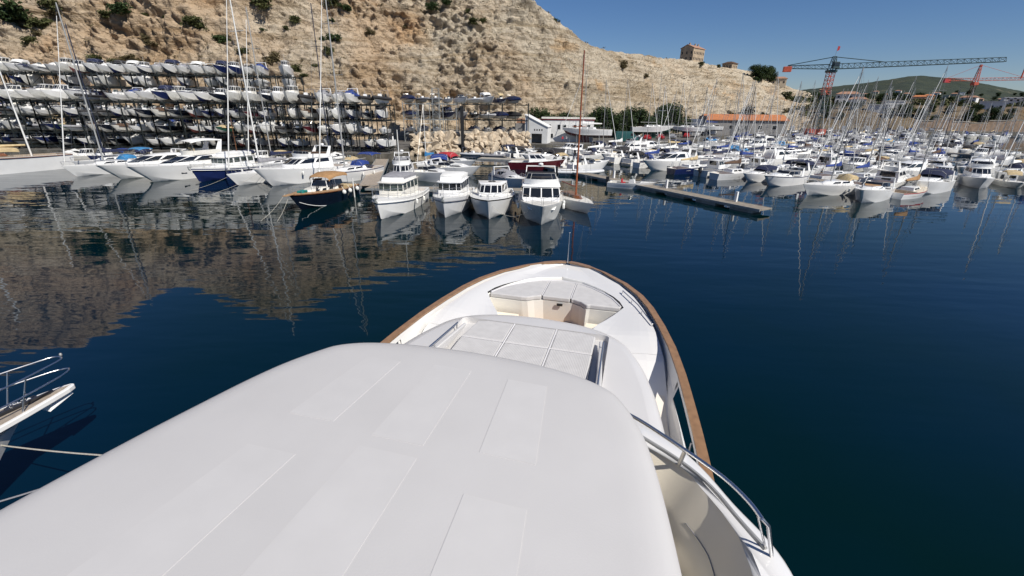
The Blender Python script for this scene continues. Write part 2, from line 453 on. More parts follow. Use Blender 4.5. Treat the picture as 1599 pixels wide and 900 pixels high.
# ------------------------------------------------------------------ mesh helpers
class MB:
    def __init__(s):
        s.v, s.f, s.m = [], [], []
    def add(s, vs, fs, mi=0):
        b = len(s.v)
        s.v.extend([tuple(p) for p in vs])
        for f in fs:
            s.f.append(tuple(b + i for i in f))
            s.m.append(mi)
        return s
    def hexa(s, p, mi=0):
        """8 points: bottom ring 0-3, top ring 4-7"""
        return s.add(p, [(3, 2, 1, 0), (4, 5, 6, 7), (0, 1, 5, 4), (1, 2, 6, 5), (2, 3, 7, 6), (3, 0, 4, 7)], mi)
    def box(s, x0, x1, y0, y1, z0, z1, mi=0, ti=0.0):
        t = ti
        return s.hexa([(x0, y0, z0), (x1, y0, z0), (x1, y1, z0), (x0, y1, z0),
                       (x0 + t, y0 + t, z1), (x1 - t, y0 + t, z1), (x1 - t, y1 - t, z1), (x0 + t, y1 - t, z1)], mi)
    def tube(s, pts, r, n=6, mi=0, r2=None, closed=False):
        pts = [Vector(p) for p in pts]
        k = len(pts)
        vs, fs = [], []
        up = Vector((0, 0, 1))
        last = None
        for i, p in enumerate(pts):
            a = pts[i - 1] if (i > 0 or closed) else pts[i]
            b = pts[(i + 1) % k] if (i < k - 1 or closed) else pts[i]
            d = (b - a)
            if d.length < 1e-6:
                d = Vector((0, 0, 1))
            d.normalize()
            if last is None:
                u = d.cross(up)
                if u.length < 0.05:
                    u = d.cross(Vector((1, 0, 0)))
            else:
                u = last - d * last.dot(d)
                if u.length < 1e-4:
                    u = d.cross(up)
            u.normalize()
            last = u
            w = d.cross(u)
            rr = r if r2 is None else r + (r2 - r) * i / max(1, k - 1)
            for j in range(n):
                t = 2 * PI * j / n
                vs.append(p + (u * math.cos(t) + w * math.sin(t)) * rr)
        for i in range(k if closed else k - 1):
            i2 = (i + 1) % k
            for j in range(n):
                j2 = (j + 1) % n
                fs.append((i * n + j, i * n + j2, i2 * n + j2, i2 * n + j))
        if not closed:
            fs.append(tuple(range(n - 1, -1, -1)))
            fs.append(tuple((k - 1) * n + j for j in range(n)))
        return s.add(vs, fs, mi)
    def loft(s, rings, mi=0, closed=True, cap0=True, cap1=True, mis=None):
        n = len(rings[0])
        vs = [p for r in rings for p in r]
        b = len(s.v)
        s.v.extend([tuple(p) for p in vs])
        for i in range(len(rings) - 1):
            for j in range(n if closed else n - 1):
                j2 = (j + 1) % n
                s.f.append((b + i * n + j, b + i * n + j2, b + (i + 1) * n + j2, b + (i + 1) * n + j))
                s.m.append(mis[j] if mis else mi)
        if cap0:
            s.f.append(tuple(b + j for j in range(n - 1, -1, -1)))
            s.m.append(mi if cap0 is True else cap0 - 1)
        if cap1:
            s.f.append(tuple(b + (len(rings) - 1) * n + j for j in range(n)))
            s.m.append(mi if cap1 is True else cap1 - 1)
        return s
    def prism(s, poly, z0, z1, mi=0):
        """poly: plan points counter-clockwise"""
        return s.loft([[(x, y, z0) for x, y in poly], [(x, y, z1) for x, y in poly]], mi)
    def ball(s, c, rx, ry, rz, n=8, k=6, mi=0):
        rings = []
        for i in range(1, k):
            t = PI * i / k
            rings.append([(c[0] + rx * math.sin(t) * math.cos(2 * PI * j / n), c[1] + ry * math.sin(t) * math.sin(2 * PI * j / n), c[2] - rz * math.cos(t)) for j in range(n)])
        return s.loft(rings, mi)
    def mesh(s, name, mats, smooth=None):
        me = bpy.data.meshes.new(name)
        me.from_pydata(s.v, [], s.f)
        for m in mats:
            me.materials.append(m)
        me.polygons.foreach_set("material_index", s.m)
        if smooth is not None:
            me.polygons.foreach_set("use_smooth", [True] * len(me.polygons))
            if smooth < 179:
                me.set_sharp_from_angle(angle=R(smooth))
        me.update()
        return me
    def build(s, name, mats, parent=None, smooth=None, bevel=0.0):
        if not isinstance(mats, (list, tuple)):
            mats = [mats]
        o = bpy.data.objects.new(name, s.mesh(name, mats, smooth))
        C.objects.link(o)
        if parent is not None:
            o.parent = parent
        if bevel:
            md = o.modifiers.new("bevel", 'BEVEL')
            md.width = bevel
            md.segments = 3
            md.limit_method = 'ANGLE'
        return o

def fix_normals(o):
    import bmesh
    bm = bmesh.new()
    bm.from_mesh(o.data)
    bmesh.ops.recalc_face_normals(bm, faces=bm.faces)
    bm.to_mesh(o.data)
    bm.free()

def tag(o, label=None, cat=None, group=None, kind=None):
    if label: o['label'] = label
    if cat: o['category'] = cat
    if group: o['group'] = group
    if kind: o['kind'] = kind
    return o

def thing(name, label=None, cat=None, loc=(0, 0, 0), rz=0.0, group=None):
    o = bpy.data.objects.new(name, None)
    C.objects.link(o)
    o.empty_display_size = 0.3
    o.location = loc
    o.rotation_euler = (0, 0, rz)
    return tag(o, label, cat, group)

def copy_tree(o, parent=None, kids=None):
    c = o.copy()
    C.objects.link(c)
    if parent is not None:
        c.parent = parent
    for ch in KIDS(o):
        copy_tree(ch, c)
    return c

_kids = {}
def KIDS(o):
    k = o.name
    if k not in _kids:
        _kids[k] = list(o.children)
    return _kids[k]

def lerp(a, b, t):
    return a + (b - a) * t

def curve(tab, x):
    """piecewise smooth lookup in a table of (x, y), x ascending"""
    if x <= tab[0][0]: return tab[0][1]
    if x >= tab[-1][0]: return tab[-1][1]
    for i in range(len(tab) - 1):
        if tab[i][0] <= x <= tab[i + 1][0]:
            t = (x - tab[i][0]) / (tab[i + 1][0] - tab[i][0])
            return lerp(tab[i][1], tab[i + 1][1], t)

def catmull(pts, per=6):
    out = []
    P = [pts[0]] + list(pts) + [pts[-1]]
    for i in range(1, len(P) - 2):
        for k in range(per):
            t = k / per
            q = []
            for a, b, c, d in zip(P[i - 1], P[i], P[i + 1], P[i + 2]):
                q.append(0.5 * ((2 * b) + (-a + c) * t + (2 * a - 5 * b + 4 * c - d) * t * t + (-a + 3 * b - 3 * c + d) * t ** 3))
            out.append(tuple(q))
    out.append(tuple(pts[-1]))
    return out

# ------------------------------------------------------------------ water and ground
def structure(o):
    o['kind'] = 'structure'
    return o
w = MB()
w.add([(-6000, -3000, 0), (6000, -3000, 0), (6000, 8000, 0), (-6000, 8000, 0)], [(0, 1, 2, 3)])
structure(w.build('water', M['water']))

QZ = 1.5
quay_edge = [(-600, 86), (-23.2, 86), (-22.6, 100), (-17.5, 108.6), (-8, 111), (2, 115.5), (8, 114), (20, 117), (32, 124), (52, 140), (76, 168), (104, 198), (150, 216), (215, 229), (262, 238), (420, 262), (900, 330)]
def quay():
    m = MB()
    top, bot = [], []
    for x, y in quay_edge:
        top.append((x, y, QZ)); bot.append((x, y, -0.6))
    k = len(top)
    m.add(top + bot, [(i, i + 1, k + i + 1, k + i) for i in range(k - 1)], 1)
    m.add(top + [(x, y + 420, QZ) for x, y in quay_edge], [(i + 1, i, k + i, k + i + 1) for i in range(k - 1)], 0)
    o = m.build('quay', [M['asphalt'], M['quaywall']])
    structure(o)
quay()

# ------------------------------------------------------------------ cliff, hillside
def fbm(p, oct=5, H=0.9, lac=2.1):
    return noise.fractal(p, H, lac, oct)

def column(tab, r):
    if r <= tab[0][0]: return tab[0][1:]
    if r >= tab[-1][0]: return tab[-1][1:]
    for i in range(len(tab) - 1):
        if tab[i][0] <= r <= tab[i + 1][0]:
            t = (r - tab[i][0]) / (tab[i + 1][0] - tab[i][0])
            t = t * t * (3 - 2 * t) * 0.35 + t * 0.65
            return [lerp(a, b, t) for a, b in zip(tab[i][1:], tab[i + 1][1:])]

#        r      base_y crest_y crest_z
CL = [(-3.2, 112, 175, 96), (-1.33, 112, 164, 93), (-1.11, 112, 160, 82), (-0.96, 112, 157, 67), (-0.86, 113, 156, 57), (-0.79, 114, 156, 54), (-0.72, 114, 158, 63), (-0.56, 117, 162, 70),
      (-0.45, 119, 164, 62), (-0.37, 121, 166, 55), (-0.24, 127, 169, 49.5), (-0.15, 131, 171, 48), (0.018, 135, 173, 45.2), (0.056, 138, 177, 40.8), (0.095, 142, 183, 35.8), (0.154, 146, 197, 32.2),
      (0.252, 153, 250, 34.4), (0.363, 176, 330, 38.6), (0.442, 203, 380, 38.6), (0.476, 207, 400, 37.4), (0.532, 217, 430, 33.4), (0.574, 226, 450, 28.2), (0.643, 240, 500, 22.5), (0.72, 250, 520, 13.0), (0.80, 258, 540, 8.0)]
def cliff():
    NU, NV = 900, 270
    vs = []
    r0, r1 = -2.3, 0.80
    for i in range(NU + 1):
        t = i / NU
        r = lerp(r0, r1, t)
        by, cy, cz = column(CL, r)
        steep = max(0.0, min(1.0, (0.12 - r) / 0.2))      # 1 = cliff, 0 = quarried hill
        for j in range(NV + 1):
            v = j / NV
            if v <= 0.86:
                u = v / 0.86
                yy = lerp(by, cy, u ** (1.0 if steep > 0.5 else 1.0))
                g = u
                terr = u + 0.045 * math.sin(u * 34 + 6 * noise.noise((r * 5, 1.3, u * 2)))
                g = lerp(max(0.0, terr) ** 0.92, u ** 0.93, steep)
                zz = lerp(QZ - 0.5, cz, max(0, g))
            else:
                u = (v - 0.86) / 0.14
                yy = cy + u * (150 if steep < .5 else 120)
                zz = cz - u * u * (26 + 0 * cz) + u * 4 * steep
            x = r * yy
            p = Vector((x, yy, zz))
            env = min(1.0, v * 9)
            sc = 1.0 + max(0, (by - 110)) / 160
            q = Vector((x * 0.028, yy * 0.028, zz * 0.042))
            big = fbm(q, 3) 
            rid = 1 - abs(noise.fractal(Vector((x * 0.075, yy * 0.05, zz * 0.05)), 0.9, 2.1, 4)) * 2.2
            fine = fbm(Vector((x * 0.30, yy * 0.30, zz * 0.50 + x * 0.10)), 6, 0.62)
            vd = noise.voronoi(Vector((x * 0.11, yy * 0.11, zz * 0.16)))[0]
            crack = min(1.0, (vd[1] - vd[0]) * 11.0)
            vd2 = noise.voronoi(Vector((x * 0.34 + big, yy * 0.34, zz * 0.5)))[0]
            crack2 = min(1.0, (vd2[1] - vd2[0]) * 6.0)
            sv = zz * .9 + x * .16 + 3.0 * noise.noise(Vector((x * .02, yy * .02, zz * .05)))
            pm = 5.5 + (sc - 1) * 3
            st1 = (sv / pm) % 1.0
            st1 = st1 ** 2.2 * (.35 + .65 * max(0.0, min(1.0, noise.noise(Vector((x * .035, 7.7, sv * .12))) + .6)))
            st2 = ((sv / (pm * .31)) % 1.0) ** 2
            led = noise.noise(Vector((x * 0.02, yy * 0.02, zz * 0.55 + x * 0.10)))
            smo = max(0.0, min(1.0, noise.noise(Vector((x * .045, yy * .045, zz * .07 + 9))) * 2.2 + .55))
            fine = fine * lerp(.35, 1.25, smo)
            d = (big * 7.5 + (rid - 0.6) * 1.5) * lerp(0.45, 1.0, steep) + fine * lerp(1.1, 1.7, steep) * sc + led * 1.0 + (crack - .8) * lerp(.5, .9, steep) + (crack2 - .8) * .3 * sc + (st1 * 1.5 + st2 * .6) * lerp(sc, 1.0, steep) + abs(noise.noise(Vector((x * .6, yy * .6, zz * .9 + x * .2)))) * 1.3 * sc
            edge = 1.0 if v < .80 else max(0.25, 1 - (v - .80) * 12)
            d *= env * edge
            vs.append((p.x, p.y - d * 0.75, p.z + d * (0.35 + 0.2 * (1 - steep))))
    fs = []
    W = NV + 1
    for i in range(NU):
        for j in range(NV):
            a = i * W + j
            fs.append((a, a + W, a + W + 1, a + 1))
    m = MB()
    m.v = vs; m.f = fs; m.m = [0] * len(fs)
    o = m.build('rocky_cliff_terrain', M['cliff'], smooth=180)
    structure(o)
    return o
CLIFF = cliff()

SH = [(0.50, 232, 300, 8, 620, 20), (0.574, 236, 290, 9, 640, 24), (0.643, 240, 272, 10.5, 620, 27), (0.70, 243, 268, 11, 640, 27), (0.83, 246, 270, 11.5, 620, 26), (1.0, 250, 275, 12, 640, 25), (1.3, 262, 285, 12, 640, 25), (1.8, 300, 330, 12, 700, 25)]
def shore_slope():
    NU, NV = 260, 90
    vs = []
    for i in range(NU + 1):
        r = lerp(0.50, 1.7, i / NU)
        b, wy, wz, cy, cz = column(SH, r)
        for j in range(NV + 1):
            v = j / NV
            if v < 0.35:
                u = v / 0.35
                yy = lerp(b, wy, u); zz = lerp(QZ - 0.4, wz, u ** 0.6)
            elif v < 0.9:
                u = (v - 0.35) / 0.55
                yy = lerp(wy, cy, u); zz = lerp(wz, cz, u ** 0.8) + 0.8 * math.sin(u * 26)
            else:
                u = (v - 0.9) / 0.1
                yy = cy + 120 * u; zz = cz - 30 * u * u
            d = fbm(Vector((r * yy * 0.05, yy * 0.05, zz * 0.2)), 4) * 1.8 * min(1, v * 8)
            vs.append((r * yy, yy - d, zz + d * 0.5))
    fs = []
    W = NV + 1
    for i in range(NU):
        for j in range(NV):
            a = i * W + j
            fs.append((a, a + W, a + W + 1, a + 1))
    m = MB(); m.v = vs; m.f = fs; m.m = [0] * len(fs)
    structure(m.build('shore_hillside_terrain', M['shorerock'], smooth=180))
shore_slope()

FH = [(0.30, 18), (0.50, 40), (0.60, 62), (0.66, 70), (0.703, 75), (0.765, 85.5), (0.80, 93), (0.828, 95), (0.908, 88.7), (0.991, 74), (1.046, 63), (1.15, 48), (1.4, 40), (1.8, 30)]
def far_hill():
    NU, NV = 240, 60
    vs = []
    for i in range(NU + 1):
        r = lerp(0.30, 1.8, i / NU)
        cz = curve(FH, r)
        for j in range(NV + 1):
            v = j / NV
            if v < 0.8:
                u = v / 0.8
                yy = lerp(560, 1200, u); zz = lerp(4, cz, u ** 1.25)
            else:
                u = (v - .8) / .2
                yy = 1200 + 400 * u; zz = cz - 70 * u * u
            d = fbm(Vector((r * yy * 0.012, yy * 0.012, 0)), 5) * 5 * min(1, v * 5)
            zz += d * (0.35 if v > .7 else 1)
            zz += noise.noise(Vector((r * yy * 0.11, yy * 0.11, 3))) * 1.1
            vs.append((r * yy, yy, zz))
    fs = []
    W = NV + 1
    for i in range(NU):
        for j in range(NV):
            a = i * W + j
            fs.append((a, a + W, a + W + 1, a + 1))
    m = MB(); m.v = vs; m.f = fs; m.m = [0] * len(fs)
    structure(m.build('far_wooded_hill', M['hill'], smooth=180))
far_hill()

bpy.context.view_layer.update()
from mathutils.bvhtree import BVHTree
def bvh_of(names):
    vs, fs = [], []
    for nm in names:
        o = bpy.data.objects[nm]
        b = len(vs)
        vs += [v.co.copy() for v in o.data.vertices]
        fs += [tuple(b + i for i in p.vertices) for p in o.data.polygons]
    return BVHTree.FromPolygons(vs, fs)
LAND = bvh_of(['rocky_cliff_terrain', 'shore_hillside_terrain', 'far_wooded_hill', 'quay'])
F0, PITCH, ROLL = 692.0, R(22), R(0.67)
def ray(px, py):
    """direction from the viewpoint for a point of the photo (used once, to find where on the land a thing stands)"""
    X, Y = px - 800, py - 450
    x1 = X * math.cos(ROLL) + Y * math.sin(ROLL)
    v = -X * math.sin(ROLL) + Y * math.cos(ROLL)
    return Vector((x1, F0 * math.cos(PITCH) - v * math.sin(PITCH), -F0 * math.sin(PITCH) - v * math.cos(PITCH))).normalized()
def on_land(px, py):
    h = LAND.ray_cast(Vector((0, 0, 9.5)), ray(px, py))
    return h[0]

# ------------------------------------------------------------------ boats
# local frame of every boat: x to the bow, y to port, z = 0 at the waterline, origin amidships
class Hull:
    def __init__(s, L, B, fb, fs, draft=0.45, rake=0.13, tr=0.86, flare=0.32, p=2.2, gun=0.12, tc=0.42, sole=0.45, N=15, knee=0.92):
        s.L, s.B, s.fb, s.fs, s.draft, s.rake, s.tr, s.flare, s.p = L, B, fb, fs, draft, rake, tr, flare, p
        s.gun, s.tc, s.sole, s.N, s.knee = gun, tc, sole, N, knee
    def bs(s, t):
        if t < 0.4:
            return s.B / 2 * (s.tr + (1 - s.tr) * math.sin(min(1, t / 0.4) * PI / 2))
        return max(0.03, s.B / 2 * (1 - ((t - 0.4) / 0.6) ** s.p))
    def zs(s, t):
        return s.fs + (s.fb - s.fs) * t ** 1.8
    def x(s, t):
        return -s.L / 2 + s.L * t
    def ring(s, t):
        b, zs = s.bs(t), s.zs(t)
        u = max(0.0, (t - 0.5) / 0.5)
        zk = -s.draft * (1 - u ** 2.2) + 0.0
        if t > 0.93:
            zk = lerp(zk, 0.10, (t - 0.93) / 0.07)
        bc = b * (1 - s.flare * t) * s.knee
        zc = zk + s.draft * 0.75 + u ** 2 * s.fb * 0.30
        bm = bc + (b - bc) * 0.5
        zm = zc + (zs - zc) * 0.45
        zr = zs - 0.10 - 0.02 * s.L / 10
        br = bm + (b - bm) * 0.86
        w = max(0, (t - 0.35) / 0.65) ** 2.4
        def px(z):
            return s.x(t) - s.rake * s.L * w * (1 - (z - zk) / max(0.01, zs - zk))
        half = [(bc, zc), (bc + .012, zc + .10), (bm, zm), (br, zr), (b, zs)]
        r = [(px(z), y, z) for y, z in reversed(half)] + [(px(zk), 0, zk)] + [(px(z), -y, z) for y, z in half]
        return r
    def build(s, root, hull_m, bottom_m, deck_m, sole_m, stripe_m=None, detail=True):
        m = MB()
        ts = [i / (s.N - 1) for i in range(s.N)]
        ts = [t if t < .5 else .5 + .5 * (1 - (1 - (t - .5) / .5) ** 1.25) for t in ts]
        mis = [2, 0, 0, 1, 1, 1, 1, 0, 0, 2]
        mis = [2, 0, 0, 3, 1, 1, 3, 0, 0, 2]
        m.loft([s.ring(t) for t in ts], closed=False, cap0=True, cap1=True, mis=mis)
        stripe = stripe_m or hull_m
        h = m.build('hull', [hull_m, bottom_m, stripe, stripe if stripe_m is None else bottom_m], root, smooth=50)
        fix_normals(h)
        d = MB()
        g = s.gun
        tc = s.tc
        # foredeck
        rings = []
        T = [t for t in ts if t > tc + 0.02]
        for t in [tc] + T:
            b, z, x = s.bs(t), s.zs(t) + 0.004, s.x(t)
            bi = max(0.01, b - g)
            cr = 0.06 * min(1, b)
            rings.append([(x, b, z), (x, bi, z + 0.02), (x, bi * .5, z + 0.02 + cr * .8), (x, 0, z + 0.02 + cr), (x, -bi * .5, z + 0.02 + cr * .8), (x, -bi, z + 0.02), (x, -b, z)])
        d.loft(rings, 0, closed=False, cap0=False, cap1=False)
        # cockpit
        if s.sole > 0:
            rings = []
            t0 = 0.03
            for t in [t0] + [t for t in ts if t0 < t < tc - 0.02] + [tc]:
                b, z, x = s.bs(t), s.zs(t) + 0.004, s.x(t)
                bi = b - g
                zf = max(0.12, z - s.sole)
                rings.append([(x, b, z), (x, bi, z), (x, bi, zf), (x, -bi, zf), (x, -bi, z), (x, -b, z)])
            d.loft(rings, closed=False, cap0=False, cap1=False, mis=[0, 0, 1, 0, 0, 0])
            b, z, x = s.bs(tc), s.zs(tc), s.x(tc)
            bi = b - g
            zf = max(0.12, z - s.sole)
            d.add([(x, bi, zf), (x, -bi, zf), (x, -bi, z + .02), (x, 0, z + .08), (x, bi, z + .02)], [(0, 1, 2, 3, 4)])
            b, z = s.bs(0), s.zs(0)
            x0, x1 = s.x(0), s.x(t0)
            bi = b - g
            zf = max(0.12, z - s.sole)
            d.add([(x0, b, z + .004), (x0, -b, z + .004), (x1, -s.bs(t0), z + .004), (x1, s.bs(t0), z + .004)], [(0, 1, 2, 3)])
            d.add([(x1, bi, z), (x1, -bi, z), (x1, -bi, zf), (x1, bi, zf)], [(0, 1, 2, 3)])
        else:
            rings = []
            for t in [0.0] + [t for t in ts if 0.03 < t < tc - 0.02] + [tc]:
                b, z, x = s.bs(t), s.zs(t) + 0.004, s.x(t)
                rings.append([(x, b, z), (x, b - g, z + .02), (x, 0, z + .06), (x, -b + g, z + .02), (x, -b, z)])
            d.loft(rings, 0, closed=False, cap0=False, cap1=False)
        d.build('deck', [deck_m, sole_m], root, smooth=35)
        return h
    def edge(s, t, inset=0.08, dz=0.02, side=1):
        return (s.x(t), side * max(0, s.bs(t) - inset), s.zs(t) + dz)

def plan_ring(z, xr, xf, wr, wf, nose=0.0, cut=0.0):
    """six point plan: rear starboard, front starboard, nose, front port, rear port"""
    return [(xr, -wr, z), (xf - cut, -wf, z), (xf, -wf * .6, z), (xf + nose, 0, z), (xf, wf * .6, z), (xf - cut, wf, z), (xr, wr, z)]

def bil(a0, a1, b0, b1, u, v):
    return a0.lerp(a1, u).lerp(b0.lerp(b1, u), v)

def pane_on(mb, r0, r1, i, u0, u1, v0, v1, off=0.012, th=0.02, mi=0, sk=0.0):
    n = len(r0)
    j = (i + 1) % n
    a0, a1, b0, b1 = Vector(r0[i]), Vector(r0[j]), Vector(r1[i]), Vector(r1[j])
    nrm = (a1 - a0).cross(b0 - a0)
    nrm.normalize()
    q = [bil(a0, a1, b0, b1, u0, v0), bil(a0, a1, b0, b1, u1, v0), bil(a0, a1, b0, b1, u1 - sk, v1), bil(a0, a1, b0, b1, u0 + sk, v1)]
    out = [p + nrm * off for p in q]
    inn = [p - nrm * (th - off) for p in q]
    mb.hexa([tuple(p) for p in inn] + [tuple(p) for p in out], mi)

def roof_on(mb, ring, over=0.06, th=0.06, crown=0.05, mi=0, z=None):
    cx = sum(p[0] for p in ring) / len(ring)
    z0 = ring[0][2] if z is None else z
    def sc(k, dz, o):
        out = []
        for p in ring:
            v = Vector((p[0] - cx, p[1], 0))
            l = max(0.01, v.length)
            v = v * ((l + o) / l * k)
            out.append((cx + v.x, v.y, z0 + dz))
        return out
    mb.loft([sc(1, 0.0, over * .6), sc(1, th * .5, over), sc(1, th, over * .6), sc(.6, th + crown * .8, 0), sc(.15, th + crown, 0)], mi)

def house(root, name, levels, mat_wall, panes=(), roof=None, roof_mat=None, detail=True, glass='glass', frame_mat=None):
    """levels: rings bottom to top; panes: (kind, level, face, u0, u1, v0, v1, skew)"""
    m = MB()
    m.loft(levels, 0, cap0=False, cap1=True)
    cab = m.build(name, mat_wall, root, smooth=30)
    groups = {}
    for p in panes:
        groups.setdefault(p[0] if not detail else (p[0], id(p)), []).append(p)
    for k, ps in groups.items():
        g = MB()
        for kind, lv, face, u0, u1, v0, v1, sk in ps:
            pane_on(g, levels[lv], levels[lv + 1], face, u0, u1, v0, v1, sk=sk)
        g.build(ps[0][0], M[glass], cab)
    if roof is not None:
        g = MB()
        roof_on(g, levels[-1], **roof)
        g.build('roof', roof_mat or mat_wall, root, smooth=40)
    return cab

def rail(root, H, t0=0.45, h=0.55, r=0.016, name='bow_rail', step=5, n=5, inset=0.06, mid=False, m='steel', flare=0.0):
    g = MB()
    ts = [lerp(t0, 0.985, i / step) for i in range(step + 1)]
    side = []
    for sgn in (1, -1):
        pts = []
        for i, t in enumerate(ts):
            e = H.edge(t, inset)
            pts.append((e[0] + (.12 if i == step else 0) + flare * i / step, sgn * max(0.05, e[1]), e[2] + (h if i else 0.02)))
        side.append(pts)
        for i, t in enumerate(ts[1:]):
            e = H.edge(t, inset)
            g.tube([(e[0], sgn * max(.04, e[1]), e[2]), pts[i + 1]], r * .8, n)
    g.tube(side[0] + list(reversed(side[1])), r, n)
    if mid:
        lo = [[(p[0], p[1], p[2] - h * .5) for p in sd[1:]] for sd in side]
        g.tube(lo[0] + list(reversed(lo[1])), r * .6, n)
    return g.build(name, M[m], root, smooth=60)

def windscreen(root, x0, x1, w0, w1, zb, h, lean=0.35, m='glass', n=5, frame='alu', name='windscreen'):
    """wrap-round screen; x1 front; lean: how far the top sits behind the base"""
    base = [(x0, w0), (lerp(x0, x1, .55), w0 * .98), (x1 - .12, w1 * .8), (x1, 0), (x1 - .12, -w1 * .8), (lerp(x0, x1, .55), -w0 * .98), (x0, -w0)]
    b = [(x, y, zb) for x, y in base]
    t = [(x - lean * (1 if i in (2, 3, 4) else .6 if i in (1, 5) else .1), y * .88, zb + h * (1 if 0 < i < 6 else .75)) for i, (x, y) in enumerate(base)]
    g = MB()
    vs = b + t + [(p[0] - .02, p[1] * .985, p[2]) for p in b + t]
    k = 7
    fs = [(i, i + 1, k + i + 1, k + i) for i in range(6)] + [(2 * k + i + 1, 2 * k + i, 3 * k + i, 3 * k + i + 1) for i in range(6)]
    g.add(vs, fs)
    ws = g.build(name, M[m], root, smooth=60)
    f = MB()
    f.tube(t, .022, 4)
    for i in (1, 2, 4, 5):
        f.tube([b[i], t[i]], .018, 4)
    f.build('screen_frame', M[frame], ws)
    return ws

def outboard(root, x, y, z, s=1.0, m='engine'):
    g = MB()
    g.hexa([(x - .42 * s, y - .16 * s, z + .15 * s), (x + .02 * s, y - .18 * s, z + .12 * s), (x + .02 * s, y + .18 * s, z + .12 * s), (x - .42 * s, y + .16 * s, z + .15 * s),
            (x - .40 * s, y - .11 * s, z + .62 * s), (x - .02 * s, y - .14 * s, z + .70 * s), (x - .02 * s, y + .14 * s, z + .70 * s), (x - .40 * s, y + .11 * s, z + .62 * s)])
    g.box(x - .30 * s, x - .08 * s, y - .06 * s, y + .06 * s, z - .75 * s, z + .14 * s)
    g.box(x - .46 * s, x - .02 * s, y - .02 * s, y + .02 * s, z - .52 * s, z - .48 * s)
    g.hexa([(x - .28 * s, y - .02, z - 1.0 * s), (x - .14 * s, y - .02, z - 1.0 * s), (x - .14 * s, y + .02, z - 1.0 * s), (x - .28 * s, y + .02, z - 1.0 * s),
            (x - .36 * s, y - .05 * s, z - .72 * s), (x - .04 * s, y - .05 * s, z - .72 * s), (x - .04 * s, y + .05 * s, z - .72 * s), (x - .36 * s, y + .05 * s, z - .72 * s)])
    g.box(x - .1 * s, x + .14 * s, y - .12 * s, y + .12 * s, z - .1 * s, z + .1 * s)
    return g.build('outboard_motor', M[m], root, bevel=.03 * s)

def canopy(root, x0, x1, w, z0, z1, m, name='canvas_top', sag=0.10, front=0.4, side=0.5):
    """stretched canvas on hoops, with sides that come part of the way down"""
    rings = []
    for i in range(7):
        t = i / 6
        x = lerp(x0, x1, t)
        a = math.sin(PI * (0.12 + 0.76 * t))
        zt = z1 - sag * (1 - a) * 2 - (front * max(0, t - .7) / .3)
        zd = max(z0, zt - side)
        ww = w * (1 - .12 * max(0, t - .5) * 2)
        rings.append([(x, ww, zd), (x, ww * .97, lerp(zd, zt, .7)), (x, ww * .7, zt), (x, 0, zt + .07), (x, -ww * .7, zt), (x, -ww * .97, lerp(zd, zt, .7)), (x, -ww, zd)])
    g = MB()
    inner = [[(p[0], p[1] * .98, p[2] - .02) for p in r] for r in rings]
    g.loft(rings, 0, closed=False, cap0=False, cap1=False)
    g.loft(inner, 0, closed=False, cap0=False, cap1=False)
    cv = g.build(name, M[m], root, smooth=50)
    f = MB()
    for x in (x0 + .05, (x0 + x1) / 2, x1 - .1):
        f.tube([(x, w * .96, z0 - .2), (x, w * .94, z1 - .35), (x, w * .6, z1 - .04), (x, -w * .6, z1 - .04), (x, -w * .94, z1 - .35), (x, -w * .96, z0 - .2)], .015, 4)
    f.build('canopy_hoop', M['alu'], cv)
    return cv

def tarp(root, H, m, t0=0.02, t1=0.72, peak=0.55, name='boat_cover', over=0.05):
    rings = []
    for i in range(9):
        t = lerp(t0, t1, i / 8)
        x, b, z = H.x(t), H.bs(t) + over, H.zs(t)
        k = math.sin(PI * min(1, .18 + .75 * (i / 8))) * (0.9 + .18 * math.sin(i * 2.3))
        pk = z + .06 + peak * k
        rings.append([(x, b, z - .16), (x, b, z + .03), (x, b * .55, lerp(z, pk, .72)), (x, 0, pk), (x, -b * .55, lerp(z, pk, .72)), (x, -b, z + .03), (x, -b, z - .16)])
    g = MB()
    g.loft(rings, 0, closed=False, cap0=True, cap1=True)
    return g.build(name, M[m], root, smooth=60)

def fender(root, x, y, z, r=.12, h=.5):
    g = MB()
    n = 8
    rings = []
    for k, (rr, zz) in enumerate([(.35, 0), (.85, .1), (1, .25), (1, .75), (.85, .9), (.3, 1)]):
        rings.append([(x + r * rr * math.cos(2 * PI * j / n), y + r * rr * math.sin(2 * PI * j / n), z - h / 2 + h * zz) for j in range(n)])
    g.loft(rings)
    g.tube([(x, y, z + h / 2), (x, y - math.copysign(.05, y), z + h / 2 + .5)], .012, 4)
    return g.build('fender', M['fender'], root, smooth=50)

def seats(root, x, w, z, m='whitecv', name='helm_seat', n=2):
    for k in range(n):
        y = (k - (n - 1) / 2) * w
        g = MB()
        g.box(x - .22, x + .2, y - .22, y + .22, z, z + .42, ti=.02)
        g.box(x - .30, x - .18, y - .22, y + .22, z + .3, z + .85, ti=.02)
        g.build(name, M[m], root, bevel=.03)

def pick(v, *keys):
    return tuple(v.get(k) for k in keys)

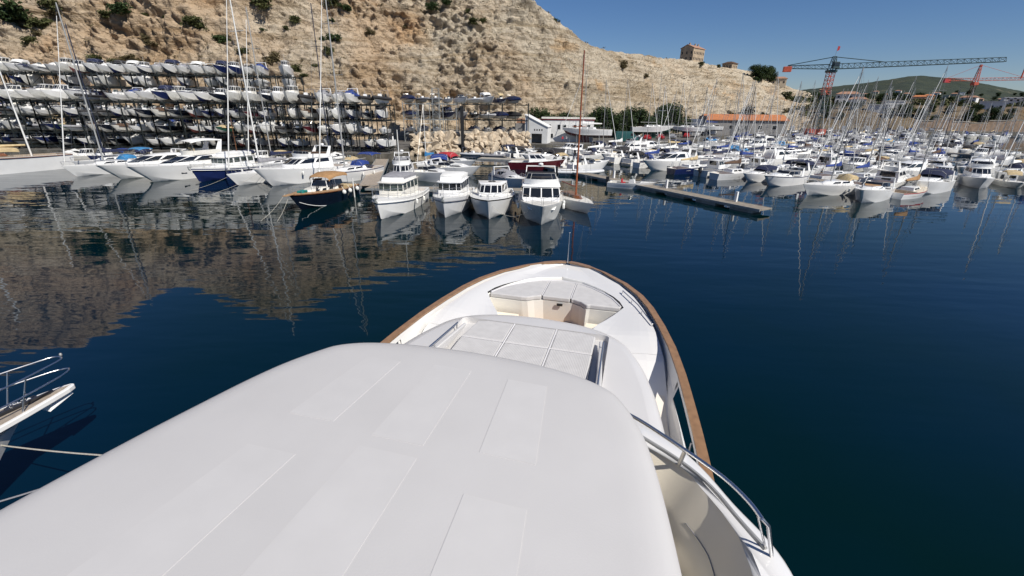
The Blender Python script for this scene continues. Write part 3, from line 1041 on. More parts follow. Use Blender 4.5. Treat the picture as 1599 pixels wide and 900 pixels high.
def b_console(v):
    """open motorboat, centre console, outboard"""
    L = v.get('L', 5.6)
    root = thing(v.get('name', 'open_motorboat'))
    H = Hull(L, L * .39, .95, .62, draft=.38, rake=.16, tc=.68, sole=.42, gun=.16, N=12)
    H.build(root, M[v['hull']], M[v.get('bottom', 'antifoulw')], M['deck'], M['deckb'], None)
    g = MB()
    g.hexa([(-.5, -.38, .25), (.45, -.38, .25), (.45, .38, .25), (-.5, .38, .25), (-.35, -.34, 1.15), (.25, -.34, 1.15), (.25, .34, 1.15), (-.35, .34, 1.15)])
    g.build('steering_console', M['gel'], root, bevel=.04)
    windscreen(root, -.25, .3, .34, .30, 1.12, .38, .22, 'glasslight')
    seats(root, -1.15, .5, .25, v.get('seat', 'whitecv'), n=2)
    rail(root, H, .62, .32, step=3, n=4)
    outboard(root, -L / 2, 0, .55, 1.05)
    if v.get('cover'):
        tarp(root, H, v['cover'], .02, .80, .60)
    if v.get('top'):
        canopy(root, -1.6, .5, .85, 1.5, 2.15, v['top'], side=.25)
    return root

def b_rib(v):
    L = v.get('L', 5.8)
    root = thing(v.get('name', 'inflatable_boat'))
    H = Hull(L * .96, L * .27, .55, .40, draft=.35, rake=.12, tc=.60, sole=.25, gun=.05, N=10)
    H.build(root, M['gel'], M['antifoulw'], M['deck'], M['deckb'])
    g = MB()
    B = L * .34
    pts = []
    for t in (0, .15, .3, .45, .6, .75, .87, .95, 1.0):
        y = B / 2 * (1 - max(0, (t - .45) / .55) ** 2.4)
        pts.append((-L / 2 + L * t * .97, y, .50 + .38 * max(0, t - .4) ** 1.4))
    path = pts + [(x, -y, z) for x, y, z in reversed(pts[:-1])]
    g.tube(path, .25, 10)
    g.build('inflatable_tube', M[v.get('hull', 'greycv')], root, smooth=60)
    g = MB()
    g.hexa([(-.5, -.32, .3), (.3, -.32, .3), (.3, .32, .3), (-.5, .32, .3), (-.35, -.28, 1.2), (.15, -.28, 1.2), (.15, .28, 1.2), (-.35, .28, 1.2)])
    g.build('steering_console', M['gel'], root, bevel=.04)
    seats(root, -1.1, .5, .3, 'blackcv', n=1)
    f = MB()
    f.tube([(-L / 2 + .5, .7, .7), (-L / 2 + .35, .65, 1.75), (-L / 2 + .35, -.65, 1.75), (-L / 2 + .5, -.7, .7)], .03, 5)
    f.build('roll_bar', M['steel'], root)
    outboard(root, -L / 2, 0, .5, 1.05)
    if v.get('cover'):
        g = MB()
        rings = []
        for i in range(8):
            t = i / 7
            x = lerp(-L / 2 + .1, L / 2 - .5, t)
            y = B / 2 * (1 - max(0, (t - .45) / .55) ** 2.6) + .2
            pk = .95 + .55 * math.sin(PI * min(1, .2 + .7 * t))
            rings.append([(x, y, .45), (x, y, .72), (x, y * .5, lerp(.8, pk, .8)), (x, 0, pk), (x, -y * .5, lerp(.8, pk, .8)), (x, -y, .72), (x, -y, .45)])
        g.loft(rings, 0, closed=False)
        g.build('boat_cover', M[v['cover']], root, smooth=60)
    return root

def b_cuddy(v):
    """sports cruiser with raised foredeck, wrap-round screen, optional canvas"""
    L = v.get('L', 7.2)
    B = v.get('B', L * .36)
    root = thing(v.get('name', 'sports_cruiser'))
    H = Hull(L, B, L * .18, L * .135, draft=.5, rake=.17, tc=.46, sole=.55, gun=.16, N=14, flare=.36)
    H.build(root, M[v['hull']], M[v.get('bottom', 'antifoulw')], M['deck'], M['deckb'], M[v['stripe']] if v.get('stripe') else None)
    zf = H.zs(.6)
    # low trunk cabin
    lv = [plan_ring(zf - .02, -.05 * L, .33 * L, B * .36, B * .14, .25, .1), plan_ring(zf + .30 * L / 8, -.03 * L, .22 * L, B * .32, B * .15, .2, .1)]
    pn = [('side_window', 0, 0, .15, .75, .3, .8, .05), ('side_window', 0, 5, .25, .85, .3, .8, .05)]
    house(root, 'trunk_cabin', lv, M['gel'], pn, detail=False)
    hz = H.zs(.45) + .28 * L / 8
    windscreen(root, -.18 * L, .04 * L, B * .41, B * .36, hz, .42, .5, 'glass')
    if v.get('pad'):
        g = MB()
        z = zf + .30 * L / 8 + .01
        g.prism([(.0 * L, -B * .25), (.19 * L, -B * .13), (.21 * L, 0), (.19 * L, B * .13), (.0 * L, B * .25)], z, z + .08)
        g.build('sun_pad', M[v['pad']], root, bevel=.03)
    seats(root, -.16 * L, B * .3, H.zs(.3) - .5, v.get('seat', 'whitecv'))
    g = MB()
    g.box(-.46 * L, -.38 * L, -B * .36, B * .36, H.zs(.1) - .5, H.zs(.1) - .05, ti=.02)
    g.build('stern_bench', M[v.get('seat', 'whitecv')], root, bevel=.03)
    if v.get('arch', True):
        g = MB()
        xa = -.27 * L
        za = H.zs(.2)
        b = B / 2 - .06
        for sgn in (1, -1):
            g.hexa([(xa - .35, sgn * b, za), (xa + .25, sgn * b, za), (xa + .25, sgn * (b - .07), za), (xa - .35, sgn * (b - .07), za),
                    (xa - .55, sgn * (b - .22), za + 1.15), (xa - .25, sgn * (b - .22), za + 1.15), (xa - .25, sgn * (b - .3), za + 1.1), (xa - .55, sgn * (b - .3), za + 1.1)])
        g.box(xa - .55, xa - .25, -b + .2, b - .2, za + 1.10, za + 1.18)
        g.build('radar_arch', M['gel'], root, bevel=.02)
    rail(root, H, .48, .45, step=4, n=4)
    if v.get('top'):
        canopy(root, -.36 * L, .0, B * .42, hz, hz + .95, v['top'], front=.45, side=v.get('side', .55))
    if v.get('cover'):
        tarp(root, H, v['cover'], .02, .62, .95)
    if v.get('motor', L < 7.6):
        outboard(root, -L / 2, 0, .6, 1.25)
    else:
        g = MB()
        g.prism([(-L / 2 - .55, -B * .36), (-L / 2 + .02, -B * .42), (-L / 2 + .02, B * .42), (-L / 2 - .55, B * .36)], .28, .36)
        g.build('swim_platform', M['deckb'], root)
    return root

def b_pilot(v):
    """small fishing cruiser with a wheelhouse"""
    L = v.get('L', 6.8)
    B = v.get('B', L * .37)
    root = thing(v.get('name', 'pilothouse_boat'))
    H = Hull(L, B, L * .185, L * .12, draft=.5, rake=.12, tc=.36, sole=.5, gun=.14, N=13)
    H.build(root, M[v['hull']], M[v.get('bottom', 'antifoulw')], M['deck'], M['deckb'], M[v['stripe']] if v.get('stripe') else None)
    z0 = H.zs(.5)
    w = B * .36
    lv = [plan_ring(z0 - .1, -.13 * L, .17 * L, w, w * .7, .14, .1), plan_ring(z0 + .42, -.13 * L, .14 * L, w * .97, w * .68, .12, .1), plan_ring(z0 + 1.12, -.15 * L, .05 * L, w * .88, w * .62, .10, .1)]
    pn = []
    for f in (2, 3):
        pn.append(('windscreen_pane', 1, f, .06, .94, .1, .9, 0))
    for f in (1, 4):
        pn.append(('windscreen_pane', 1, f, .1, .9, .1, .9, 0))
    pn += [('side_window', 1, 0, .12, .50, .12, .88, 0), ('side_window', 1, 0, .56, .95, .12, .88, 0), ('side_window', 1, 5, .05, .44, .12, .88, 0), ('side_window', 1, 5, .50, .88, .12, .88, 0)]
    pn.append(('wheelhouse_door', 1, 6, .2, .8, .05, .88, 0))
    house(root, 'wheelhouse', lv, M[v.get('house', 'gel')], pn, dict(over=.10, th=.06, crown=.06), M['gel'], detail=v.get('detail', False), glass=v.get('glass', 'glass'))
    lv = [plan_ring(z0 - .02, .10 * L, .36 * L, w * .9, w * .35, .2, .1), plan_ring(z0 + .28, .10 * L, .28 * L, w * .75, w * .3, .15, .1)]
    house(root, 'trunk_cabin', lv, M['gel'], (), detail=False)
    rail(root, H, .45, .5, step=4, n=4)
    g = MB()
    g.tube([(-.05 * L, 0, z0 + 1.2), (-.07 * L, 0, z0 + 2.3)], .015, 4)
    g.build('antenna', M['whitemast'], root)
    if v.get('motor', True):
        outboard(root, -L / 2, 0, .58, 1.2)
    if v.get('cover'):
        tarp(root, H, v['cover'], .02, .34, .5)
    return root

def b_fly(v):
    """flybridge cruiser"""
    L = v.get('L', 11.5)
    B = v.get('B', L * .335)
    det = v.get('detail', False)
    root = thing(v.get('name', 'flybridge_cruiser'))
    H = Hull(L, B, L * .165, L * .115, draft=.7, rake=.15, tc=.22, sole=.45, gun=.18, N=16, flare=.36, p=2.4)
    H.build(root, M[v['hull']], M[v.get('bottom', v['hull'])], M[v.get('deckm', 'deck')], M['teakdeck'], M[v['stripe']] if v.get('stripe') else None)
    z0 = H.zs(.55)
    w = B * .40
    xr, xf = -.27 * L, .22 * L
    lv = [plan_ring(z0 - .25, xr, xf, w, w * .72, .35, .25), plan_ring(z0 + .50, xr, xf - .06 * L, w * .98, w * .72, .3, .25), plan_ring(z0 + 1.18, xr, xf - .16 * L, w * .88, w * .66, .25, .25)]
    if v.get('broad'):
        w = B * .43
        lv = [plan_ring(z0 - .25, xr, xf + .14 * L, w, w * .60, .12, .25), plan_ring(z0 + .30, xr, xf - .05 * L, w * .98, w * .92, .06, .08), plan_ring(z0 + 1.16, xr, xf - .14 * L, w * .94, w * .88, .05, .08)]
    pn = []
    for f in (2, 3):
        pn.append(('windscreen_pane', 1, f, .05, .95, .10, .90, 0))
    for f in (1, 4):
        pn.append(('windscreen_pane', 1, f, .08, .90, .10, .90, 0))
    pn += [('side_window', 1, 0, .10, .50, .15, .85, .02), ('side_window', 1, 0, .54, .93, .15, .85, .04), ('side_window', 1, 5, .50, .90, .15, .85, .02), ('side_window', 1, 5, .07, .46, .15, .85, .04)]
    pn.append(('saloon_door', 1, 6, .15, .85, .02, .88, 0)); pn.append(('saloon_door', 0, 6, .3, .7, .35, .98, 0))
    house(root, 'saloon', lv, M['gel'], pn, dict(over=.16, th=.09, crown=.04), M['gel'], detail=det)
    # trunk cabin forward
    if v.get('trunk', True):
        l2 = [plan_ring(z0 - .02, xf - .1, .40 * L, w * .85, w * .3, .3, .2), plan_ring(z0 + .32, xf - .1, .31 * L, w * .7, w * .3, .25, .2)]
        house(root, 'trunk_cabin', l2, M['gel'], (), detail=False)
    # flybridge
    zf = z0 + 1.30
    xa, xb = -.24 * L, .03 * L
    g = MB()
    wf = w * .84
    outer = [(xa, wf), (xb - .5, wf), (xb, wf * .6), (xb + .15, 0), (xb, -wf * .6), (xb - .5, -wf), (xa, -wf)]
    hgt = .48
    k = len(outer)
    vo = [(x, y, zf - .06) for x, y in outer] + [(x + (.0 if i in (0, 6) else .12), y * 1.02, zf + hgt * (1 if 0 < i < 6 else .6)) for i, (x, y) in enumerate(outer)]
    vi = [(x - .06, y * .93, zf - .06) for x, y in outer] + [(x - .0 - (.0 if i in (0, 6) else -.04), y * .94, zf + hgt * (1 if 0 < i < 6 else .6)) for i, (x, y) in enumerate(outer)]
    g.add(vo, [(i + 1, i, k + i, k + i + 1) for i in range(k - 1)])
    g.add(vi, [(i, i + 1, k + i + 1, k + i) for i in range(k - 1)])
    g.add([vo[k + i] for i in range(k)] + [vi[k + i] for i in range(k)], [(i + 1, i, k + i, k + i + 1) for i in range(k - 1)])
    fb = g.build('flybridge_coaming', M['gel'], root, smooth=40)
    windscreen(root, xb - .7, xb + .12, wf * .92, wf * .8, zf + hgt, v.get('flyscreen', .32), .22, 'glass', name='flybridge_screen')
    seats(root, xb - 1.0, .7, zf, v.get('seat', 'whitecv'), name='flybridge_seat')
    g = MB()
    g.box(xa + .1, xa + .6, -wf * .8, wf * .8, zf, zf + .45, ti=.02)
    g.build('flybridge_bench', M[v.get('seat', 'whitecv')], root, bevel=.03)
    g = MB()
    b = wf
    za = zf + .1
    for sgn in (1, -1):
        g.hexa([(xa - .2, sgn * b, za - .2), (xa + .5, sgn * b, za - .2), (xa + .5, sgn * (b - .08), za - .2), (xa - .2, sgn * (b - .08), za - .2),
                (xa - .75, sgn * (b - .14), za + 1.1), (xa - .35, sgn * (b - .14), za + 1.1), (xa - .35, sgn * (b - .22), za + 1.1), (xa - .75, sgn * (b - .22), za + 1.1)])
    g.box(xa - .75, xa - .35, -b + .12, b - .12, za + 1.08, za + 1.17)
    g.build('radar_arch', M['gel'], root, bevel=.02)
    g = MB()
    g.ball((xa - .5, 0, za + 1.32), .26, .26, .15)
    g.build('radar_dome', M['gel'], root, smooth=60)
    if v.get('top'):
        canopy(root, xa - .2, xb - .1, wf, zf + .5, zf + 1.75, v['top'], front=.2, side=.2)
    if v.get('flycover'):
        g = MB()
        g.prism([(xa + .1, -wf * .95), (xb - .1, -wf * .7), (xb + .1, 0), (xb - .1, wf * .7), (xa + .1, wf * .95)], zf + hgt * .8, zf + hgt + .28)
        g.build('flybridge_cover', M[v['flycover']], root, bevel=.1)
    rail(root, H, .40, .65, step=6, n=5, mid=det)
    g = MB()
    g.prism([(-L / 2 - .7, -B * .36), (-L / 2 + .02, -B * .42), (-L / 2 + .02, B * .42), (-L / 2 - .7, B * .36)], .28, .36)
    g.build('swim_platform', M['teakdeck'], root)
    if v.get('fenders', det):
        for sgn in (1, -1):
            for t in (.25, .45, .62):
                fender(root, H.x(t), sgn * (H.bs(t) + .10), H.zs(t) - .55, .13, .55)
    return root

def b_coupe(v):
    """sleek hardtop motor yacht with swept dark windows"""
    L = v.get('L', 13.5)
    B = v.get('B', L * .31)
    det = v.get('detail', False)
    root = thing(v.get('name', 'motor_yacht'))
    H = Hull(L, B, L * .15, L * .11, draft=.7, rake=.17, tc=.2, sole=.4, gun=.2, N=16, flare=.34, p=2.5)
    h = H.build(root, M[v['hull']], M[v.get('bottom', v['hull'])], M['deck'], M['teakdeck'], None)
    z0 = H.zs(.55)
    w = B * .39
    lv = [plan_ring(z0 - .25, -.30 * L, .30 * L, w, w * .5, .5, .5), plan_ring(z0 + .30, -.30 * L, .20 * L, w * .98, w * .58, .45, .4), plan_ring(z0 + 1.05, -.27 * L, .02 * L, w * .86, w * .62, .35, .3), plan_ring(z0 + 1.22, -.25 * L, -.06 * L, w * .72, w * .52, .3, .3)]
    pn = []
    for f in (2, 3):
        pn.append(('windscreen_pane', 1, f, .0, 1.0, .04, .96, 0))
    for f in (1, 4):
        pn.append(('windscreen_pane', 1, f, .0, 1.0, .05, .95, 0))
    pn += [('side_window', 1, 0, .18, .60, .15, .90, .06), ('side_window', 1, 0, .63, .98, .12, .92, .05), ('side_window', 1, 5, .40, .82, .15, .90, .06), ('side_window', 1, 5, .02, .37, .12, .92, .05)]
    house(root, 'deckhouse', lv, M['gel'], pn, detail=det)
    for sgn in (1, -1):
        for t in (.5, .6):
            g = MB()
            r0 = H.ring(t); r1 = H.ring(t + .05)
            i = 2 if sgn > 0 else 7
            a, b_ = Vector(r0[i]), Vector(r1[i])
            y = sgn * .03
            g.hexa([(a.x, a.y - y, a.z), (b_.x, b_.y - y, b_.z), (b_.x, b_.y + y, b_.z), (a.x, a.y + y, a.z), (a.x, a.y - y, a.z + .14), (b_.x, b_.y - y, b_.z + .14), (b_.x, b_.y + y, b_.z + .14), (a.x, a.y + y, a.z + .14)])
            g.build('porthole', M['glass'], h)
    if v.get('fly'):
        zf = z0 + 1.24
        g = MB()
        xa, xb, wf = -.30 * L, -.02 * L, w * .8
        outer = [(xa, wf), (xb - .5, wf), (xb, wf * .6), (xb + .15, 0), (xb, -wf * .6), (xb - .5, -wf), (xa, -wf)]
        k = 7
        vo = [(x, y, zf - .1) for x, y in outer] + [(x, y * 1.02, zf + .5) for x, y in outer]
        vi = [(x - .06, y * .92, zf - .1) for x, y in outer] + [(x - .06, y * .92, zf + .5) for x, y in outer]
        g.add(vo, [(i + 1, i, k + i, k + i + 1) for i in range(6)])
        g.add(vi, [(i, i + 1, k + i + 1, k + i) for i in range(6)])
        g.add([vo[k + i] for i in range(k)] + [vi[k + i] for i in range(k)], [(i + 1, i, k + i, k + i + 1) for i in range(6)])
        g.build('flybridge_coaming', M['gel2'], root, smooth=40)
        seats(root, xb - .8, .7, zf, 'beigecv', name='flybridge_seat')
        # swept arch with light canvas
        g = MB()
        for sgn in (1, -1):
            g.hexa([(xa - .2, sgn * wf, zf), (xa + .8, sgn * wf, zf), (xa + .8, sgn * (wf - .1), zf), (xa - .2, sgn * (wf - .1), zf),
                    (xa - .75, sgn * (wf - .1), zf + 1.75), (xa - .25, sgn * (wf - .1), zf + 1.75), (xa - .25, sgn * (wf - .2), zf + 1.75), (xa - .75, sgn * (wf - .2), zf + 1.75)])
        g.box(xa - .75, xa - .25, -wf + .1, wf - .1, zf + 1.72, zf + 1.82)
        g.build('radar_arch', M['gel'], root, bevel=.02)
        canopy(root, xa - .4, xb - .2, wf, zf + .5, zf + 1.95, v.get('top', 'whitecv'), front=.15, side=.18)
    else:
        g = MB()
        xa, wf, zf = -.30 * L, w * .84, z0 + .9
        for sgn in (1, -1):
            g.hexa([(xa - .1, sgn * (wf + .1), zf - .9), (xa + .7, sgn * (wf + .1), zf - .9), (xa + .7, sgn * wf, zf - .9), (xa - .1, sgn * wf, zf - .9),
                    (xa - .4, sgn * (wf - .1), zf + .75), (xa + .1, sgn * (wf - .1), zf + .75), (xa + .1, sgn * (wf - .2), zf + .75), (xa - .4, sgn * (wf - .2), zf + .75)])
        g.box(xa - .4, xa + .1, -wf + .1, wf - .1, zf + .70, zf + .78)
        g.build('radar_arch', M['gel'], root, bevel=.02)
    rail(root, H, .42, .6, step=6, n=5, mid=False)
    for sgn in (1, -1):
        if det:
            fender(root, H.x(.3), sgn * (H.bs(.3) + .12), H.zs(.3) - .6, .14, .6)
    return root

def spar(root, x, z0, z1, r, m, rake=0.02, name='mast', spreaders=2, w=1.0, n=6, sag=True):
    g = MB()
    top = (x - rake * (z1 - z0), 0, z1)
    g.tube([(x, 0, z0), (x - rake * (z1 - z0) * .5, 0, lerp(z0, z1, .5)), top], r, n, r2=r * .62)
    mast = g.build(name, M[m], root, smooth=60)
    for k in range(spreaders):
        f = (k + 1) / (spreaders + 1)
        zz = lerp(z0, z1, f)
        xx = x - rake * (zz - z0)
        s = MB()
        ww = w * (1 - .3 * f)
        s.tube([(xx - .12, -ww, zz + .05), (xx, 0, zz), (xx - .12, ww, zz + .05)], .03, 4)
        s.build('spreader', M[m], mast)
    return mast, top

def rigging(root, H, x, top, w, tf=.98, ta=.01, r=.011, back=True):
    g = MB()
    zf = H.zs(tf)
    g.tube([(H.x(tf), 0, zf), top], r, 3)
    if back:
        g.tube([(H.x(ta), 0, H.zs(ta)), top], r, 3)
    for sgn in (1, -1):
        zz = lerp(H.zs(.5), top[2], .62)
        g.tube([(x - .15, sgn * w * 1.05, H.zs(.5)), (x - .12, sgn * w * .8, zz * .62), (top[0], 0, top[2] - .2)], r, 3)
        g.tube([(x + .2, sgn * w, H.zs(.5)), (x, 0, zz)], r, 3)
    return g.build('rigging', M['wire'], root)

def b_sail(v):
    L = v.get('L', 10.0)
    B = v.get('B', L * .32)
    det = v.get('detail', False)
    root = thing(v.get('name', 'sailing_yacht'))
    H = Hull(L, B, L * .125, L * .095, draft=.55, rake=.10, tr=.62, flare=.18, p=2.0, tc=.30, sole=.4, gun=.10, N=14, knee=.80)
    h = H.build(root, M[v['hull']], M[v.get('bottom', v['hull'])], M[v.get('deckm', 'deck')], M[v.get('sole', 'teakdeck')], M[v['stripe']] if v.get('stripe') else None)
    if v.get('keel'):
        g = MB()
        g.hexa([(-.08 * L, -.04, -2.0), (.08 * L, -.04, -2.0), (.08 * L, .04, -2.0), (-.08 * L, .04, -2.0), (-.06 * L, -.14, -.4), (.13 * L, -.14, -.4), (.13 * L, .14, -.4), (-.06 * L, .14, -.4)])
        g.build('keel', M[v.get('bottom', 'antifoul')], root)
        g = MB()
        for sx in (-.25, .2):
            for sgn in (1, -1):
                g.tube([(sx * L, sgn * B * .55, -2.0), (sx * L, sgn * B * .3, -.1)], .06, 5)
            g.tube([(sx * L, -B * .55, -1.9), (sx * L, B * .55, -1.9)], .06, 5)
        g.build('boat_cradle', M['galv'], root)
    z0 = H.zs(.55)
    w = B * .27
    lv = [plan_ring(z0 - .02, -.18 * L, .22 * L, w, w * .55, .25, .3), plan_ring(z0 + .40, -.17 * L, .14 * L, w * .88, w * .5, .2, .3)]
    pn = [('cabin_window', 0, 0, .15, .48, .3, .8, .01), ('cabin_window', 0, 0, .54, .85, .3, .8, .01), ('cabin_window', 0, 5, .15, .46, .3, .8, .01), ('cabin_window', 0, 5, .52, .85, .3, .8, .01)]
    house(root, 'coachroof', lv, M[v.get('house', 'gel')], pn, detail=det)
    mh = v.get('mast', L * 1.35)
    xm = .08 * L
    mm = v.get('mastm', 'alu')
    mast, top = spar(root, xm, z0 + .35, z0 + mh, v.get('mr', .068), mm, v.get('rake', .02), w=B * .35, spreaders=v.get('spr', 2))
    rigging(root, H, xm, top, B * .46)
    zb = z0 + 1.15
    g = MB()
    g.tube([(xm, 0, zb), (-.30 * L, 0, zb + .05)], .065, 5)
    boom = g.build('boom', M[mm], root, smooth=60)
    if v.get('sail'):
        g = MB()
        rings = []
        for i in range(7):
            t = i / 6
            x = lerp(xm + .08, -.30 * L, t)
            hh = lerp(.55, .26, t) if i else .9
            ww = .17 * (1 - .35 * t)
            rings.append([(x, 0, zb - .04), (x, ww, zb + .08), (x, ww * .7, zb + hh * .55), (x, 0, zb + hh), (x, -ww * .7, zb + hh * .55), (x, -ww, zb + .08)])
        g.loft(rings)
        g.build('sail_cover', M[v['sail']], boom, smooth=60)
    if v.get('genoa', True):
        g = MB()
        a = Vector((H.x(.96), 0, H.zs(.96) + .5)); b_ = Vector(top)
        g.tube([a, a.lerp(b_, .5), a.lerp(b_, .92)], .075, 6, r2=.035)
        g.build('furled_genoa', M[v.get('genoam', 'whitecv')], root, smooth=60)
    if v.get('hood'):
        canopy(root, -.24 * L, -.10 * L, w * .95, z0 + .35, z0 + 1.05, v['hood'], name='spray_hood', front=.55, side=.5)
    if v.get('bimini'):
        canopy(root, -.44 * L, -.28 * L, B * .34, z0 + .9, z0 + 1.95, v['bimini'], name='bimini_top', front=.1, side=.15)
    rail(root, H, .80, .55, step=2, n=4, name='pulpit')
    g = MB()
    for sgn in (1, -1):
        pts = []
        for t in (.05, .25, .45, .65, .82):
            e = H.edge(t, .06)
            g.tube([(e[0], sgn * e[1], e[2]), (e[0], sgn * e[1], e[2] + .55)], .012, 4)
            pts.append((e[0], sgn * e[1], e[2] + .54))
        g.tube(pts, .007, 3)
    g.build('guard_rail', M['steel'], root)
    if det:
        for sgn in (1, -1):
            for t in (.3, .5):
                fender(root, H.x(t), sgn * (H.bs(t) + .1), H.zs(t) - .5, .11, .5)
    return root

def b_trawler(v):
    """displacement trawler yacht: deckhouse forward of amidships, flybridge roof, mast"""
    L = v.get('L', 11.5)
    B = v.get('B', 3.9)
    root = thing(v.get('name', 'trawler_yacht'))
    H = Hull(L, B, 1.95, 1.25, draft=.7, rake=.06, tr=.82, flare=.22, p=2.6, tc=.24, sole=.5, gun=.16, N=16, knee=.9)
    h = H.build(root, M[v['hull']], M[v.get('bottom', v['hull'])], M['deck'], M['teakdeck'], M[v['stripe']] if v.get('stripe') else None)
    g = MB()   # rubbing strake
    for sgn in (1, -1):
        g.tube([(H.x(t), sgn * (H.bs(t) + .02), H.zs(t) - .30) for t in [i / 12 for i in range(13)]], .045, 5)
    g.build('rubbing_strake', M[v.get('strake', 'gel')], root, smooth=60)
    z0 = H.zs(.5)
    w = B * .36
    xr, xf = -.20 * L, .17 * L
    lv = [plan_ring(z0 - .3, xr, xf, w, w * .82, .10, .05), plan_ring(z0 + .55, xr, xf - .05, w * .99, w * .82, .10, .05), plan_ring(z0 + 1.35, xr, xf - .12, w * .96, w * .80, .10, .05)]
    pn = []
    for f, a, b in ((2, .04, .96), (3, .04, .96), (1, .05, .92), (4, .08, .95)):
        pn.append(('windscreen_pane', 1, f, a, b, .12, .90, 0))
    for k in range(4):
        pn.append(('side_window', 1, 0, .05 + k * .24, .24 + k * .24, .15, .88, 0))
        pn.append(('side_window', 1, 5, .05 + k * .24, .24 + k * .24, .15, .88, 0))
    house(root, 'deckhouse', lv, M[v.get('house', 'gel2')], pn, dict(over=.24, th=.08, crown=.03), M[v.get('roofm', 'gel')], detail=True, glass=v.get('glass', 'glass'))
    l2 = [plan_ring(z0 + .0, xf, .34 * L, w * .72, w * .45, .15, .15), plan_ring(z0 + .42, xf, .31 * L, w * .64, w * .42, .12, .15)]
    house(root, 'trunk_cabin', l2, M[v.get('house', 'gel2')], (), detail=False)
    zf = z0 + 1.45
    # fly bridge box with canvas
    l3 = [plan_ring(zf, -.18 * L, .13 * L, w * .93, w * .74, .12, .1), plan_ring(zf + .34, -.18 * L, .10 * L, w * .93, w * .74, .12, .1)]
    fb = MB()
    fb.loft(l3, 0, cap0=False, cap1=False)
    fb.loft([[(p[0] * .97, p[1] * .93, p[2]) for p in l3[1]], [(p[0] * .97, p[1] * .93, p[2]) for p in l3[0]]], 0, cap0=False, cap1=True)
    fb.build('flybridge_coaming', M[v.get('flym', 'gel')], root, smooth=30)
    if v.get('flycover'):
        g = MB()
        rr = [(p[0], p[1] * 1.02) for p in l3[1]]
        g.loft([[(x, y, zf + .20) for x, y in rr], [(x, y, zf + .42) for x, y in rr], [(x * .8, y * .7, zf + .56) for x, y in rr]])
        g.build('flybridge_cover', M[v['flycover']], root, smooth=50)
    else:
        windscreen(root, .0 * L, .11 * L, w * .85, w * .70, zf + .34, .3, .1, 'glasslight', name='flybridge_screen')
        seats(root, -.05 * L, .8, zf + .02, 'whitecv', name='flybridge_seat')
    if v.get('mastm'):
        mh = v.get('mast', 4.4)
        spar(root, -.10 * L, zf, zf + mh, .06, v['mastm'], .02, spreaders=1, w=.45)
    rail(root, H, .36, .85, r=.02, step=7, n=5, mid=True)
    if v.get('fenders', True):
        for sgn in (1, -1):
            for t in (.35, .55):
                fender(root, H.x(t), sgn * (H.bs(t) + .14), H.zs(t) - .6, .13, .55)
    g = MB()
    g.tube([(H.x(.985), 0, H.zs(1) + .05), (H.x(1) + .35, 0, H.zs(1) + .15)], .07, 6)
    g.hexa([(H.x(1) + .05, -.22, H.zs(1) - .35), (H.x(1) + .30, -.05, H.zs(1) - .2), (H.x(1) + .30, .05, H.zs(1) - .2), (H.x(1) + .05, .22, H.zs(1) - .35),
            (H.x(1) + .05, -.2, H.zs(1) - .28), (H.x(1) + .34, -.04, H.zs(1) + .1), (H.x(1) + .34, .04, H.zs(1) + .1), (H.x(1) + .05, .2, H.zs(1) - .28)])
    g.build('anchor', M['galv'], root)
    return root

# ------------------------------------------------------------------ the big motor yacht in the foreground
YA = R(15.2)
yacht = thing('large_motor_yacht', 'huge white motor yacht seen from above, with teak capped bulwark, sun pads and long hardtop', 'motor yacht',
              (-2.0 * math.cos(YA), 2.0 * math.sin(YA), 0), -YA)
BW = [(-14, 3.55), (-8, 3.72), (0, 3.75), (4, 3.72), (6, 3.68), (7, 3.63), (8, 3.56), (9, 3.47), (10, 3.33), (11, 3.12), (12, 2.85), (12.75, 2.55), (13.5, 2.08), (14.25, 1.35), (14.68, 0.75), (14.86, 0.38), (14.95, 0.0)]
def bw(s): return curve(BW, s)
def zsheer(s):
    u = max(0, min(1, (s - 5) / 10))
    return 4.08 + 0.42 * u ** 1.3
SS = [-14, -11, -8, -5, -2, 0, 2, 4, 5.5, 6.2, 7, 7.7, 8.3, 8.9, 9.5, 10, 10.5, 11, 11.5, 12, 12.4, 12.75, 13.1, 13.5, 13.9, 14.25, 14.5, 14.68, 14.8, 14.88, 14.93]
def yx(s, h):
    """outer shell point: s station, h height fraction 0 waterline .. 1 sheer"""
    w = max(0, (s - 0) / 15) ** 2.2
    fl = 0.06 + 0.62 * max(0, (s - 2) / 13) ** 1.5
    b = bw(s) * (1 - fl * (1 - h) ** 0.9)
    return b, s - 2.7 * w * (1 - h), zsheer(s) * h
